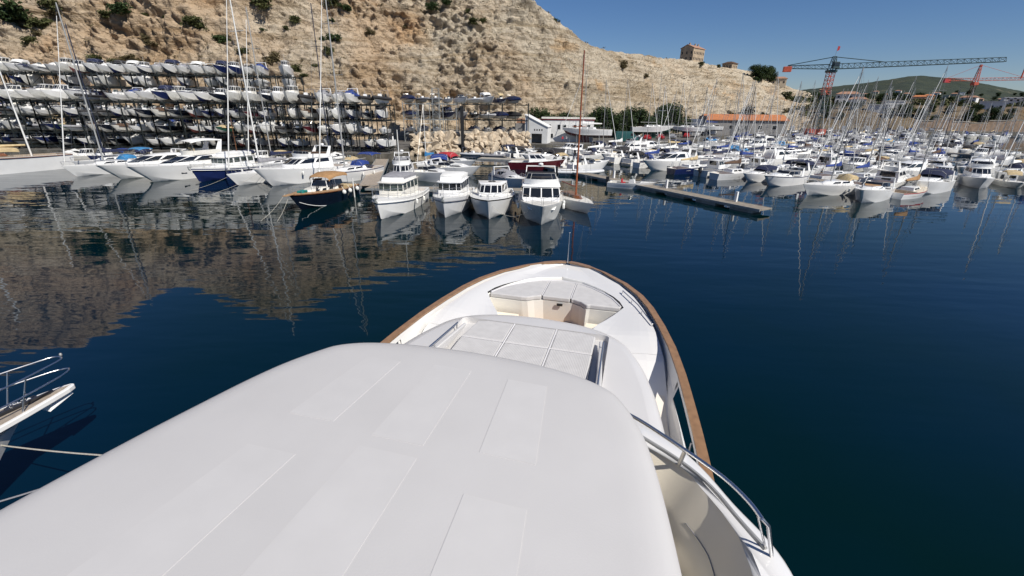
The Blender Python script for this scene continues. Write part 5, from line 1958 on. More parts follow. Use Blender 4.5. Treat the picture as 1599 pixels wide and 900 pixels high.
m.hexa([(-.75, -.20, 2.02), (-.10, -.04, 2.14), (-.10, .04, 2.14), (-.75, .20, 2.02), (-.55, -.02, 2.24), (-.15, -.02, 2.24), (-.15, .02, 2.24), (-.55, .02, 2.24)])
m.build('anchor_fluke', M['gel'], nb, bevel=.01)
def letters(text, size, parent, loc, rot, m, name='lettering'):
    cu = bpy.data.curves.new(name, 'FONT')
    cu.body = text
    cu.size = size
    cu.extrude = .002
    cu.offset = .004
    cu.materials.append(M[m])
    t = bpy.data.objects.new(name, cu)
    me = bpy.data.meshes.new_from_object(t)
    bpy.data.objects.remove(t)
    o = bpy.data.objects.new(name, me)
    C.objects.link(o)
    o.parent = parent
    o.location = loc
    o.rotation_euler = rot
    return o
letters('DELTA', .155, an, (-1.30, .20, 2.466), (0, 0, R(-20)), 'gel')
m = MB()
m.prism([(-3.2, -.35), (-2.6, -.25), (-2.6, .25), (-3.2, .35)], 2.40, 2.62)
m.build('anchor_windlass', M['alu'], nb, bevel=.04)
bpy.context.view_layer.update()

def rope(pts, r, label, m='rope', sag=0.0, name='mooring_rope', group=None):
    a, b_ = Vector(pts[0]), Vector(pts[-1])
    if len(pts) == 2:
        pts = [a.lerp(b_, i / 10) - Vector((0, 0, sag * 4 * (i / 10) * (1 - i / 10))) for i in range(11)]
    g = MB()
    c = Vector(pts[0])
    g.tube([Vector(p) - c for p in pts], r, 6)
    o = g.build(name, M[m], None, smooth=60)
    o.location = c
    tag(o, label, 'rope', group)
    return o
rope([(-13.8, 9.05, 1.4), (-4.4, 5.56, 4.19)], .018, 'taut pale mooring line from the neighbouring bow to the big yacht', sag=.12)
rope([(-11.8, 7.0, 1.3), (-4.3, 7.0, 4.25)], .022, 'grey mooring line in the lower left corner beside the hardtop', 'greycv', sag=.1)

# ------------------------------------------------------------------ the boats
BUILD = {'console': b_console, 'rib': b_rib, 'cuddy': b_cuddy, 'pilot': b_pilot, 'fly': b_fly, 'coupe': b_coupe, 'sail': b_sail, 'trawler': b_trawler}
CAT = {'console': 'motorboat', 'rib': 'inflatable boat', 'cuddy': 'motorboat', 'pilot': 'motorboat', 'fly': 'motor yacht', 'coupe': 'motor yacht', 'sail': 'sailing yacht', 'trawler': 'motor yacht'}
rnd = random.Random(11)
def hero(kind, v, stem, deg, label, group=None, name=None, z=0.0, L=None):
    """place a boat by where its stem meets the water and the way it heads"""
    if name: v['name'] = name
    v.setdefault('bottom', v['hull'])
    root = BUILD[kind](v)
    L = v.get('L', 10)
    rk = {'sail': .10, 'trawler': .06, 'cuddy': .17, 'console': .16, 'pilot': .12, 'fly': .15, 'coupe': .17, 'rib': .12}[kind]
    a = R(deg)
    h = Vector((math.cos(a), math.sin(a)))
    c = Vector(stem[:2]) - h * (L / 2 - rk * L)
    root.location = (c.x, c.y, z)
    root.rotation_euler = (0, 0, a)
    tag(root, label, CAT[kind], group)
    return root

# left hand group, bows towards the open water
b = hero('sail', dict(L=23, B=4.9, hull='gel', deckm='teak', sail='beigecv', mast=19.5, mr=.17, mastm='whitemast', house='varnish', detail=False, hood='beigecv', genoa=True, bottom='antifoul', rake=.015),
         (-79.3, 54.4), -112, 'long classic white ketch with teak deck, cream sail on its boom and white masts')
kh = Hull(23, 4.9, 23 * .125, 23 * .095, draft=.55, rake=.10, tr=.62, flare=.18, p=2.0, tc=.30, knee=.80)
for sgn in (1, -1):
    g = MB()
    g.tube([(kh.x(t / 20), sgn * (kh.bs(t / 20) + .02), kh.zs(t / 20) - .12) for t in range(20)], .06, 5)
    g.build('teak_rubbing_strake', M['varnish'], b, smooth=60)
spar(b, -7.2, 1.9, 15.2, .13, 'whitemast', .0, name='mizzen_mast', w=1.0)
hero('sail', dict(L=12.5, hull='gel', mast=20.5, mastm='alu', mr=.12, hood='skyblue', bimini='skyblue', detail=True), (-61.6, 63.5), -107, 'white sloop with tall grey mast and light blue tarpaulins between ketch and sleek motor yacht')
hero('sail', dict(L=11, hull='gelgrey', mast=19.2, mastm='darkmast', mr=.10, genoa=False, sail='navycv'), (-67.0, 70.5), -110, 'grey sailing yacht with tall black mast right behind the classic ketch')
hero('coupe', dict(L=13.8, hull='gel', detail=True), (-53.8, 61.6), -110, 'sleek white motor yacht with swept black windscreen and low hardtop, no flybridge')
hero('coupe', dict(L=15, hull='gel', fly=True, detail=True), (-47.9, 59.6), -110, 'white flybridge motor yacht with cream canopy over its upper deck and curved dark windows')
hero('trawler', dict(L=13, B=4.3, hull='navy', stripe='gel', house='gel', glass='glasslight', roofm='gel2', mastm='varnish', mast=5.0, flym='gel', flycover='whitecv', fenders=True), (-41.8, 59.8), -105, 'navy blue hulled trawler yacht with long white deckhouse among the white boats')
hero('sail', dict(L=12.5, hull='gel', mast=22, mastm='whitemast', mr=.11, sail='greycv', detail=True, spr=3), (-35.3, 57.4), -108, 'white sloop with very tall white mast between the navy trawler and a flybridge yacht')
hero('sail', dict(L=12, hull='gelgrey', mast=21, mastm='alu', mr=.10, sail='navycv', spr=3), (-38.5, 67.5), -104, 'pale grey sloop moored behind the navy trawler, its mast very tall')
hero('fly', dict(L=14.2, B=4.5, hull='gel', deckm='deck', seat='browncv', detail=True), (-30.9, 57.4), -116, 'white flybridge yacht with brown upper deck trim and black cabin windows, fenders along its side')
hero('sail', dict(L=13, hull='gel', mast=23.5, mastm='alu', mr=.12, hood='blue', bimini='blue', detail=True, stripe='navy', spr=3), (-24.6, 59.0), -108, 'white cruising sloop with royal blue spray hood beside the wooden walkway')
hero('sail', dict(L=11, hull='navy', mast=21.5, mastm='darkmast', mr=.09, genoa=False, spr=3), (-29.0, 67.0), -104, 'navy sloop with dark mast behind the brown trimmed flybridge yacht')

# centre group
def lobster():
    L, B = 11.2, 3.7
    root = thing('lobster_yacht', 'blue black classic motor yacht with tan canvas top, gold trim and teak deck', 'motor yacht')
    H = Hull(L, B, 1.75, 1.15, draft=.6, rake=.13, tr=.80, flare=.30, p=2.2, tc=.36, sole=.5, gun=.2, N=18, knee=.88)
    h = H.build(root, M['blackblue'], M['blackblue'], M['teakdeck'], M['teakdeck'])
    g = MB()
    for sgn in (1, -1):
        ts = [i / 14 for i in range(15)]
        g.tube([(H.x(t), sgn * (H.bs(t) + .01), H.zs(t) - .03) for t in ts], .05, 5)
    g.build('mahogany_rubbing_strake', M['varnish'], root, smooth=60)
    g = MB()
    for sgn in (1, -1):
        pts = []
        for i in range(13):
            r = H.ring(.02 + .93 * i / 12)
            p = r[3 if sgn > 0 else 7]
            pts.append((p[0], p[1] + sgn * .01, p[2] - .05))
        g.tube(pts, .03, 5)
    g.build('white_boot_stripe', M['gel'], root, smooth=60)
    z0 = H.zs(.55)
    w = B * .33
    lv = [plan_ring(z0 - .1, -.12 * L, .30 * L, w, w * .40, .3, .4), plan_ring(z0 + .42, -.12 * L, .24 * L, w * .93, w * .42, .25, .4)]
    pn = [('cabin_window', 0, 0, .2 + .26 * k, .36 + .26 * k, .30, .78, .01) for k in range(3)] + [('cabin_window', 0, 5, .12 + .26 * k, .28 + .26 * k, .30, .78, .01) for k in range(3)]
    house(root, 'trunk_cabin', lv, M['gel2'], pn, detail=True)
    zc = z0 + .42
    windscreen(root, -.20 * L, .05 * L, w * 1.05, w * .9, zc - .05, .62, .35, 'glass', frame='steel')
    # tan canvas top
    g = MB()
    rings = []
    for i, (x, zt) in enumerate(((-.30 * L, zc + 1.02), (-.24 * L, zc + 1.14), (-.10 * L, zc + 1.20), (.00 * L, zc + 1.05), (.02 * L, zc + .86))):
        ww = w * (1.08 - .04 * i)
        rings.append([(x, ww, zt - .38), (x, ww * .96, zt - .12), (x, ww * .75, zt), (x, 0, zt + .06), (x, -ww * .75, zt), (x, -ww * .96, zt - .12), (x, -ww, zt - .38)])
    g.loft(rings, closed=False, cap0=True, cap1=False)
    ct = g.build('canvas_top', M['tancv'], root, smooth=60)
    g = MB()
    for x in (-.29 * L, -.02 * L):
        for sgn in (1, -1):
            g.tube([(x, sgn * w * 1.08, zc - .3), (x, sgn * w * 1.04, zc + .8)], .025, 5)
    g.build('canopy_hoop', M['steel'], ct)
    seats(root, -.16 * L, .9, z0 - .45, 'beigecv')
    g = MB()
    g.box(-.44 * L, -.36 * L, -1.3, 1.3, z0 - .55, z0 - .1, ti=.03)
    g.build('stern_bench', M['beigecv'], root, bevel=.04)
    g = MB()
    g.box(.28 * L, .36 * L, -.22, .42, z0 + .28, z0 + .50)
    g.build('deck_locker', M['teal'], root, bevel=.05)
    g = MB()
    g.tube([(.17 * L + .16 * math.cos(k * PI / 6), .75 + .05 * math.sin(k * PI / 6), zc + .15 + .16 * math.sin(k * PI / 6)) for k in range(12)], .05, 6, closed=True)
    g.build('coiled_hose', M['blk'], root, smooth=60)
    g = MB()
    x1, z1 = H.x(1), H.zs(1)
    g.prism([(x1 - .5, -.32), (x1 + .75, -.18), (x1 + .75, .18), (x1 - .5, .32)], z1 - .02, z1 + .05)
    g.build('bow_platform', M['teakdeck'], root, bevel=.02)
    rail(root, H, .35, .62, step=7, n=5)
    for t, dz in ((.42, -.25), (.30, -.25), (.12, -.3)):
        for sgn in (1, -1):
            g = MB()
            g.ball((H.x(t), sgn * (H.bs(t) + .2), H.zs(t) + dz), .22, .22, .26, 10, 8)
            g.tube([(H.x(t), sgn * (H.bs(t) + .2), H.zs(t)), (H.x(t), sgn * (H.bs(t) - .02), H.zs(t) + .35)], .015, 4)
            g.build('ball_fender', M['fender'], root, smooth=60)
    return root, L
lb, L_ = lobster()
a = R(-98)
lb.location = (-20.9 - math.cos(a) * (L_ / 2 - .13 * L_), 43.3 - math.sin(a) * (L_ / 2 - .13 * L_), 0)
lb.rotation_euler = (0, 0, a)

CG = 'cruisers moored bow out in the centre'
hero('trawler', dict(L=11.5, B=4.0, hull='gel', house='gel2', glass='glasslight', mastm='whitemast', mast=4.6, flycover='greycv', roofm='gel2'), (-12.0, 39.7), -95, 'cream and white trawler yacht with white mast, left of the four bow-out cruisers')
hero('trawler', dict(L=11, B=3.8, hull='gelgrey', strake='greycv', house='gel', roofm='gel', glass='glass', flycover='whitecv', stripe=None), (-6.3, 40.6), -92, 'greyish white trawler with flat white covered roof and three red-brown front windows')
b = hero('pilot', dict(L=11.0, B=4.5, hull='gel', motor=False, detail=True, stripe='blackcv', name='cabin_cruiser'), (-2.2, 40.2), -91, 'white cabin cruiser with black lined bow and round hatch on its white roof')
H_ = Hull(11.0, 4.5, 11.0 * .185, 11.0 * .12, tc=.36)
g = MB()
z_ = H_.zs(.5) + 1.24
g.tube([(-.6 + .34 * math.cos(k * PI / 6), .34 * math.sin(k * PI / 6), z_) for k in range(12)], .05, 6, closed=True)
g.tube([(-.6, -.3, z_), (-.6, .3, z_)], .04, 5)
g.build('roof_hatch', M['blk'], b, smooth=60)
for k in (-1, 0, 1):
    g = MB()
    g.box(1.85, 2.45, k * .62 - .24, k * .62 + .24, H_.zs(.7) + .12, H_.zs(.7) + .38, ti=.05)
    g.build('bow_cushion', M['whitecv'], b, bevel=.06)
for t in (.3, .5):
    for sgn in (1, -1):
        fender(b, H_.x(t), sgn * (H_.bs(t) + .14), H_.zs(t) - .5)
b = hero('fly', dict(L=12.5, B=4.4, hull='gelold', detail=True, flycover='blackcv', trunk=False, broad=True, flyscreen=.5, deckm='gel2', stripe='gel'), (2.5, 38.3), -92, 'broad white flybridge cruiser with charcoal upper screen, the rightmost of the four bow-out cruisers')
b = hero('sail', dict(L=9.4, B=2.7, hull='gel', house='varnish', deckm='gel2', sole='teakdeck', mast=13.6, mastm='woodmast', mr=.11, genoa=False, rake=.01, spr=1, detail=True, name='wooden_sloop'), (7.4, 43.2), -72, 'small wooden sloop with red brown varnished mast and white hull')
spare = None

# second line behind the centre cruisers
hero('cuddy', dict(L=9, hull='gel', top='blue', name='sports_cruiser'), (-11.2, 69.5), -80, 'white sports cruiser with large royal blue canopy behind the centre cruisers')
hero('cuddy', dict(L=8.6, hull='gel', arch=True, top=None), (-9.0, 62.0), -35, 'white open sports cruiser pointing right behind the second trawler')
hero('cuddy', dict(L=9.2, hull='gel', arch=True, pad='whitecv'), (-6.3, 67.5), -20, 'white sports cruiser with sun pad pointing right towards the landing stage')
hero('fly', dict(L=10, hull='gel', flycover='greycv'), (-14.2, 56.8), -80, 'white flybridge cruiser under grey cover between trawler and blue canopy boat')
hero('cuddy', dict(L=8, hull='gel', cover='greycv'), (0.9, 57.5), -60, 'white motorboat under a crumpled grey cover behind the hatch roofed cruiser')
hero('sail', dict(L=10, hull='gel', mast=9, mastm='whitemast', sail='skyblue', genoa=False), (-14.9, 72.0), -100, 'white sailing boat with bright blue boom cover near the rock embankment')
hero('cuddy', dict(L=8.5, hull='gel', top='redcv', side=.3), (-7.5, 77.0), -30, 'white motorboat with dark red canopy close to the black steel pile')
hero('rib', dict(L=6, hull='greycv'), (-1.5, 95.0), -20, 'grey inflatable boat lying off the rock embankment')
hero('rib', dict(L=5.4, hull='gelgrey'), (-6.8, 97.0), -30, 'pale inflatable boat just left of the grey inflatable off the rocks')
hero('pilot', dict(L=9.5, hull='redhull', top='blue', motor=False), (7.6, 77.5), -10, 'dark red hulled workboat with white cabin beside the landing stage')
hero('rib', dict(L=7.2, hull='gelgrey'), (13.3, 71.0), -5, 'light grey inflatable with tall white engine cover behind the long pontoon')
hero('console', dict(L=6.2, hull='gel', seat='redcv'), (17.6, 58.5), -25, 'white workboat with red seats moored along the far side of the long pontoon')

# right hand end boats, in front of the marina
hero('sail', dict(L=11.5, B=3.7, hull='gel', mast=13.2, mastm='alu', hood='beigecv', mr=.09, detail=True), (36.3, 55.2), -158, 'white sloop with straight stem, leftmost of the boats along the outer edge of the marina')
hero('cuddy', dict(L=9.2, B=3.2, hull='gel', pad='tancv', arch=True, top=None, motor=False), (39.6, 50.6), -140, 'white sports cruiser with tan sun pad and radar arch on the marina edge')
hero('sail', dict(L=7.6, B=2.7, hull='gel', mast=10.5, mastm='alu', sail='tancv', deckm='deckb', genoa=False, stripe='redcv', name='small_sloop'), (51.8, 56.8), 28, 'small white sloop stern towards the viewer with tan folded sail and thin red line')
hero('pilot', dict(L=9.0, B=3.3, hull='gel', motor=False, house='gel', detail=True, name='cabin_cruiser'), (60.6, 63.8), -128, 'white wheelhouse cruiser on the marina edge, left of the low flybridge one')
hero('fly', dict(L=9.6, B=3.4, hull='gel', detail=False, trunk=True), (64.2, 62.0), -126, 'white cruiser with three dark front windows and low flybridge on the marina edge')
hero('console', dict(L=7, hull='gelold', top='beigecv'), (69.8, 62.5), -120, 'old white fishing boat with beige awning at the right end of the marina edge')
hero('cuddy', dict(L=8.6, hull='gelgrey', top='blue', arch=False), (74.2, 62.2), -120, 'grey sports boat with royal blue canopy at the far right of the marina edge')

# ------------------------------------------------------------------ prototypes for the many
COLN = {'gel': 'white', 'gelold': 'off-white', 'gelgrey': 'pale grey', 'navy': 'navy', 'redhull': 'dark red', 'greenhull': 'dark green', 'blackblue': 'black', 'brownhull': 'brown', 'gel2': 'cream',
        'greycv': 'grey', 'blackcv': 'charcoal'}
CVN = {'blue': 'royal blue', 'navycv': 'navy', 'skyblue': 'light blue', 'teal': 'teal', 'greycv': 'grey', 'blackcv': 'charcoal', 'beigecv': 'beige', 'tancv': 'tan', 'yellowcv': 'faded yellow', 'whitecv': 'white', 'redcv': 'red', 'browncv': 'brown'}
KN = {'console': 'open motorboat', 'rib': 'inflatable', 'cuddy': 'sports cruiser', 'pilot': 'wheelhouse boat', 'fly': 'flybridge cruiser', 'coupe': 'motor yacht', 'sail': 'sailing yacht'}
protos = {}
def get(kind, v):
    key = (kind, tuple(sorted(v.items())))
    if key not in protos:
        protos[key] = [BUILD[kind](dict(v)), False]
    rec = protos[key]
    if not rec[1]:
        rec[1] = True
        return rec[0]
    return copy_tree(rec[0])
def describe(kind, v):
    d = COLN.get(v['hull'], 'white') + ' ' + KN[kind]
    for k, w in (('cover', 'cover'), ('top', 'canopy'), ('sail', 'sail cover'), ('hood', 'hood')):
        if v.get(k):
            return d + ' with ' + CVN[v[k]] + ' ' + w
    return d
ORD = ['first', 'second', 'third', 'fourth', 'fifth', 'sixth', 'seventh', 'eighth', 'ninth', 'tenth', 'eleventh', 'twelfth', 'thirteenth', 'fourteenth', 'fifteenth', 'sixteenth', 'seventeenth', 'eighteenth', 'nineteenth', 'twentieth']
TENS = {2: 'twenty', 3: 'thirty', 4: 'forty', 5: 'fifty', 6: 'sixty', 7: 'seventy', 8: 'eighty', 9: 'ninety'}
def ordn(i):
    if i < 20: return ORD[i]
    k = i + 1
    return TENS[k // 10] + '-' + ORD[k % 10 - 1] if k % 10 else TENS[k // 10][:-1] + 'ieth'

SMALL = [('console', dict(L=5.6, hull='gel')), ('console', dict(L=6.2, hull='gel', cover='whitecv')), ('console', dict(L=5.8, hull='navy', top='beigecv')), ('console', dict(L=5.9, hull='gelold', top='blue')),
         ('cuddy', dict(L=6.6, hull='gel')), ('cuddy', dict(L=7.2, hull='gel', top='whitecv')), ('cuddy', dict(L=6.9, hull='gel', cover='greycv')), ('cuddy', dict(L=7.0, hull='gel', stripe='navy', arch=False)),
         ('pilot', dict(L=6.6, hull='gel')), ('pilot', dict(L=7.0, hull='gelold', house='gel2')), ('pilot', dict(L=6.8, hull='navy')), ('console', dict(L=5.4, hull='gelgrey', cover='navycv')),
         ('rib', dict(L=6.0, hull='greycv')), ('cuddy', dict(L=6.8, hull='gelgrey', cover='whitecv', arch=False)), ('console', dict(L=6.0, hull='gel', bottom='antifoulr')), ('console', dict(L=6.4, hull='redhull', cover='blackcv')),
         ('cuddy', dict(L=7.1, hull='gel', top='navycv', bottom='antifoul')), ('pilot', dict(L=6.9, hull='gel', bottom='antifoul', stripe='blue'))]
SMALL += [('console', dict(L=5.7, hull='blackblue')), ('cuddy', dict(L=6.4, hull='navy', top='navycv')), ('pilot', dict(L=6.3, hull='gel2', bottom='antifoulr')), ('console', dict(L=5.5, hull='greenhull', cover='beigecv')),
          ('cuddy', dict(L=6.5, hull='gel', cover='blue')), ('console', dict(L=5.9, hull='gel2', cover='browncv')), ('rib', dict(L=5.6, hull='blackcv')), ('cuddy', dict(L=6.6, hull='gel', bottom='navy', top='blackcv')),
          ('console', dict(L=5.6, hull='gel', bottom='navy')), ('pilot', dict(L=6.5, hull='blackblue'))]
W_TOP = [19, 20, 22, 25, 27, 24, 0, 1, 4, 5, 6, 7, 8, 9, 10, 13, 16, 17, 8, 9, 5, 11]
W_MID = [18, 18, 19, 21, 23, 24, 24, 26, 26, 22, 25, 0, 1, 1, 2, 4, 6, 7, 11, 12, 13, 14, 14, 15, 13, 1, 0, 13]

# racks: a row of open steel bays, boats pushed in bow out
def rack_unit(x0, n, bay, tiers, y0, depth, m='rackst', label='', cat='boat rack', group=None, top=None):
    root = thing('boat_storage_rack', label, cat, (x0, y0, QZ), 0, group)
    for i in range(n + 1):
        for k in range(3):
            g = MB()
            x, y = i * bay, k * depth / 2
            h = (top or tiers[-1] + .35)
            g.box(x - .07, x + .07, y - .09, y + .09, 0, h)
            g.build('upright', M[m], root)
    for z in tiers[0:]:
        g = MB()
        for k in range(3):
            g.box(0.07, n * bay - .07, k * depth / 2 - .05, k * depth / 2 + .05, z - .16, z - .04)
        g.build('cross_beam', M[m], root)
        g = MB()
        for i in range(n):
            for dx in (.55, bay - .55):
                g.box(i * bay + dx - .09, i * bay + dx + .09, .07, depth - .07, z - .04, z + .14)
        g.build('bunk_rail', M[m], root)
    for i in (0, n):
        g = MB()
        for a, b_ in zip([0] + tiers[:-1], tiers):
            g.tube([(i * bay, 0.1, a), (i * bay, depth / 2, b_ - .2)], .03, 4)
            g.tube([(i * bay, depth / 2, a), (i * bay, depth - .1, b_ - .2)], .03, 4)
        g.build('cross_brace', M[m], root)
    g = MB()
    for a, b_ in zip([0] + tiers[:-1], tiers):
        g.tube([(0, depth, a), (bay, depth, b_ - .2)], .03, 4)
        g.tube([(bay, depth, a), (0, depth, b_ - .2)], .03, 4)
    g.build('back_brace', M[m], root)
    return root

TIERN = ['lowest', 'second', 'third', 'fourth']
rk = random.Random(5)
BAY = 2.72
FT = [0.5, 3.0, 5.7, 8.4]
X0 = -23.8
NB = 34
for u in range(8):
    n = 4 if u < 7 else 5
    xr = X0 - (u * 4) * BAY
    rack_unit(xr - n * BAY, n, BAY, FT, 88.2, 6.6, label='dark steel boat rack filled with boats, %s section from the right in the front line' % ORD[u], group='front line of boat racks on the quay')
for i in range(NB):
    x = X0 - (i + .5) * BAY
    for k, z in enumerate(FT):
        if k == 0 and i % 3 == 2: continue
        if rk.random() < .04: continue
        idx = rk.choice(W_TOP if k == 3 else W_MID)
        if i < 12 and k < 3 and rk.random() < .5: idx = rk.choice([0, 14, 26, 8, 25])
        kind, v = SMALL[idx]
        o = get(kind, v)
        tilt = rk.uniform(-9, 9)
        sc_ = rk.uniform(.86, 1.12)
        o.scale = (sc_ * rk.uniform(.98, 1.12), min(sc_, 1.06), sc_ * rk.uniform(.95, 1.12))
        o.location = (x + rk.uniform(-.2, .2), 88.0 + v['L'] / 2 - 1.2 + rk.uniform(-.8, 1.1), QZ + z + .14 + (.40 if kind in ('console', 'rib') else .5))
        o.rotation_euler = (0, 0, R(-90 + tilt + lerp(0, 10, i / NB)))
        tag(o, '%s, %s, bay %s from right, front racks' % (describe(kind, v), ['lowest tier', 'second tier', 'third tier', 'top tier'][k], ordn(i)), CAT[kind], 'boats stored in the front racks')
# taller back line of racks, its two top tiers show above the front line
BT = [2.8, 5.8, 8.8, 11.4, 13.8]
XB = -47
for u in range(7):
    rack_unit(XB - (u + 1) * 4 * BAY, 4, BAY, BT, 101.5, 6.6, label='tall dark steel rack, %s section from the right in the back line' % ORD[u], group='back line of boat racks under the cliff')
for i in range(28):
    x = XB - (i + .5) * BAY
    for k, z in enumerate(BT):
        if k == 3 and i % 3 == 1: continue
        if rk.random() < .10: continue
        kind, v = SMALL[rk.choice(W_TOP)]
        o = get(kind, v)
        o.location = (x, 101.3 + v['L'] / 2 - .8, QZ + z + .14 + .48)
        o.rotation_euler = (0, 0, R(-90 + rk.uniform(-5, 5) + 14))
        tag(o, '%s, %s, bay %s from right, back racks' % (describe(kind, v), ['lowest tier', 'second tier', 'third tier', 'fourth tier', 'top tier'][k], ordn(i)), CAT[kind], 'boats stored in the back racks')
# inflatables on a lower rack beside the rock embankment
RT = [2.0, 5.4, 9.0]
for u in range(2):
    rack_unit(-27.5 + u * 14.6, 4 + u, 3.3, RT, 118.0, 7.2, m='galv' if u == 0 else 'rackst', label=['galvanised boat rack right beside the grey lattice mast', 'dark boat rack above the right rock embankment'][u], group='boat racks above the rock embankment')
RIBV = [dict(L=7.4, hull='greycv'), dict(L=7.8, hull='blackcv', cover='blackcv'), dict(L=7.6, hull='gelgrey'), dict(L=7.8, hull='navy', cover='navycv'), dict(L=7.2, hull='gelold', cover='greycv')]
MIXV = {2: [('rib', 0), ('rib', 2), ('rib', 3), 0, 5, ('rib', 0), 7, 2], 1: [('rib', 1), ('rib', 3), 18, 19, ('rib', 1), ('rib', 2), 25], 0: [0, ('rib', 1), 18, 11, ('rib', 3), 26]}
for i in range(9):
    x = -26.9 + i * 3.28
    for k, z in enumerate(RT):
        if k == 0 and i in (3, 4): continue
        c_ = MIXV[k][(i * 3 + k) % len(MIXV[k])]
        kind, v = ('rib', RIBV[c_[1]]) if isinstance(c_, tuple) else SMALL[c_]
        o = get(kind, v)
        o.location = (x + .6, 118 + 3.0, QZ + z + .14 + .40)
        o.rotation_euler = (0, 0, R(-62 + rk.uniform(-5, 5)))
        tag(o, '%s, %s, place %s from left, racks above rocks' % (describe(kind, v), ['lowest tier', 'middle tier', 'top tier'][k], ORD[i]), CAT[kind], 'boats stored on the racks above the rocks')

# ------------------------------------------------------------------ pontoons
def pontoon(a, b_, w, label, floats=True, z=.55, name='floating_pontoon', mm='pontoon', group=None, posts=0, step=4.2):
    a, b_ = Vector(a), Vector(b_)
    d = b_ - a
    L = d.length
    root = thing(name, label, 'pontoon', (a.x, a.y, 0), math.atan2(d.y, d.x), group)
    g = MB()
    g.box(0, L, -w / 2, w / 2, z - .14, z)
    g.build('walkway', M[mm], root)
    g = MB()
    for s_ in (1, -1):
        g.box(0, L, s_ * w / 2 + (0 if s_ > 0 else -.09), s_ * w / 2 + (.09 if s_ > 0 else 0), z - .24, z + .03)
    g.build('timber_fender', M['galv'], root)
    if floats:
        n = max(1, int(L / step))
        for i in range(n):
            g = MB()
            x = (i + .5) * L / n
            g.box(x - step * .30, x + step * .30, -w / 2 + .12, w / 2 - .12, -.35, z - .15)
            g.build('float', M['float'], root)
    for i in range(posts):
        x = (i + .6) * L / posts
        g = MB()
        g.box(x - .13, x + .13, w / 2 - .35, w / 2 - .12, z, z + 1.05, ti=.01)
        g.build('service_bollard', M['gel'], root)
    return root
pontoon((6.0, 77.3), (25.2, 44.0), 1.85, 'long narrow concrete pontoon reaching into the open water, mostly empty', posts=4)
pontoon((-24.6, 86), (-18.0, 56), 2.2, 'weathered brown wooden walkway between the sloops and the cream trawler', mm='teak')
pontoon((-85, 78.2), (-27.2, 78.2), 1.8, 'long walkway behind the left group of yachts, below the racks')
pontoon((-17.6, 54.3), (5.5, 53.4), 2.0, 'short walkway right behind the four bow-out cruisers')
pontoon((-6.5, 88.0), (6.0, 84.5), 2.6, 'pale stone landing stage off the rock embankment', floats=False, mm='concrete', z=.75, name='landing_stage')

# ------------------------------------------------------------------ marina on the right: parallel pontoons running away from the quay
DV = Vector((.5, -.866)); NV_ = Vector((.866, .5)); O0 = Vector((7.2, 75.2))
def at(n, d): return O0 + NV_ * n + DV * d
def project(x, y, z):
    zz = z - 9.5
    cz = y * math.cos(PITCH) - zz * math.sin(PITCH)
    cy = -(y * math.sin(PITCH) + zz * math.cos(PITCH))
    if cz <= 0: return 9999, 9999
    x1, v = x / cz * F0, cy / cz * F0
    return 800 + x1, 450 + v
SAILS = [('sail', dict(L=9.6, hull='gel', mast=12.2, sail='blue')), ('sail', dict(L=10.5, hull='gel', mast=13.5, sail='whitecv', hood='navycv')), ('sail', dict(L=11.4, hull='gel', mast=14.8, sail='navycv', stripe='navy')),
         ('sail', dict(L=8.6, hull='gelold', mast=10.8, genoa=False)), ('sail', dict(L=10.0, hull='navy', mast=13.1, sail='beigecv')), ('sail', dict(L=9.2, hull='gel', mast=11.7, sail='blue', hood='blue', mastm='whitemast')),
         ('sail', dict(L=12.0, hull='gel', mast=16.2, sail='greycv', mastm='alu', hood='greycv', spr=3)), ('sail', dict(L=10.2, hull='gel', mast=12.8, sail='whitecv', mastm='alu')), ('sail', dict(L=9.0, hull='gelgrey', mast=11.5, sail='browncv', mastm='darkmast'))]
MOT = [('cuddy', dict(L=8.2, hull='gel', top='blackcv')), ('cuddy', dict(L=7.6, hull='gel', top='navycv')), ('cuddy', dict(L=8.6, hull='gel', pad='beigecv')), ('fly', dict(L=9.2, hull='gel')), ('pilot', dict(L=7.0, hull='gel', stripe='blue')),
       ('pilot', dict(L=7.4, hull='gel')), ('pilot', dict(L=7.8, hull='gelold', stripe='navy')), ('console', dict(L=6.4, hull='gel', top='beigecv')), ('console', dict(L=6.0, hull='gel')), ('cuddy', dict(L=7.9, hull='gel', pad='beigecv', top='blackcv')),
       ('cuddy', dict(L=9.0, hull='gel', top='navycv')), ('cuddy', dict(L=7.8, hull='gel', top='blackcv', side=.8)), ('console', dict(L=6.6, hull='blackblue', top='blackcv')), ('pilot', dict(L=7.6, hull='gel', stripe='navy')), ('rib', dict(L=6.4, hull='greycv')), ('cuddy', dict(L=8.8, hull='gel', stripe='navy')), ('cuddy', dict(L=7.4, hull='gel', cover='skyblue')), ('pilot', dict(L=8.2, hull='gel', motor=False)), ('cuddy', dict(L=8.0, hull='gel', top='greycv')),
       ('cuddy', dict(L=8.1, hull='gelgrey', arch=False)), ('coupe', dict(L=11.5, hull='gel'))]
mr = random.Random(23)
def in_water(p, margin=1.5):
    x, y = p
    for (xa, ya), (xb, yb) in zip(quay_edge[:-1], quay_edge[1:]):
        if xa <= x <= xb:
            return y < lerp(ya, yb, (x - xa) / (xb - xa)) - margin
    return False
placed = []
for hx in [o for o in C.objects if o.parent is None and o.get('category') in ('motor yacht', 'sailing yacht', 'motorboat', 'inflatable boat') and o.location.y < 105 and o.location.z < .5]:
    placed.append((hx.location.x, hx.location.y))
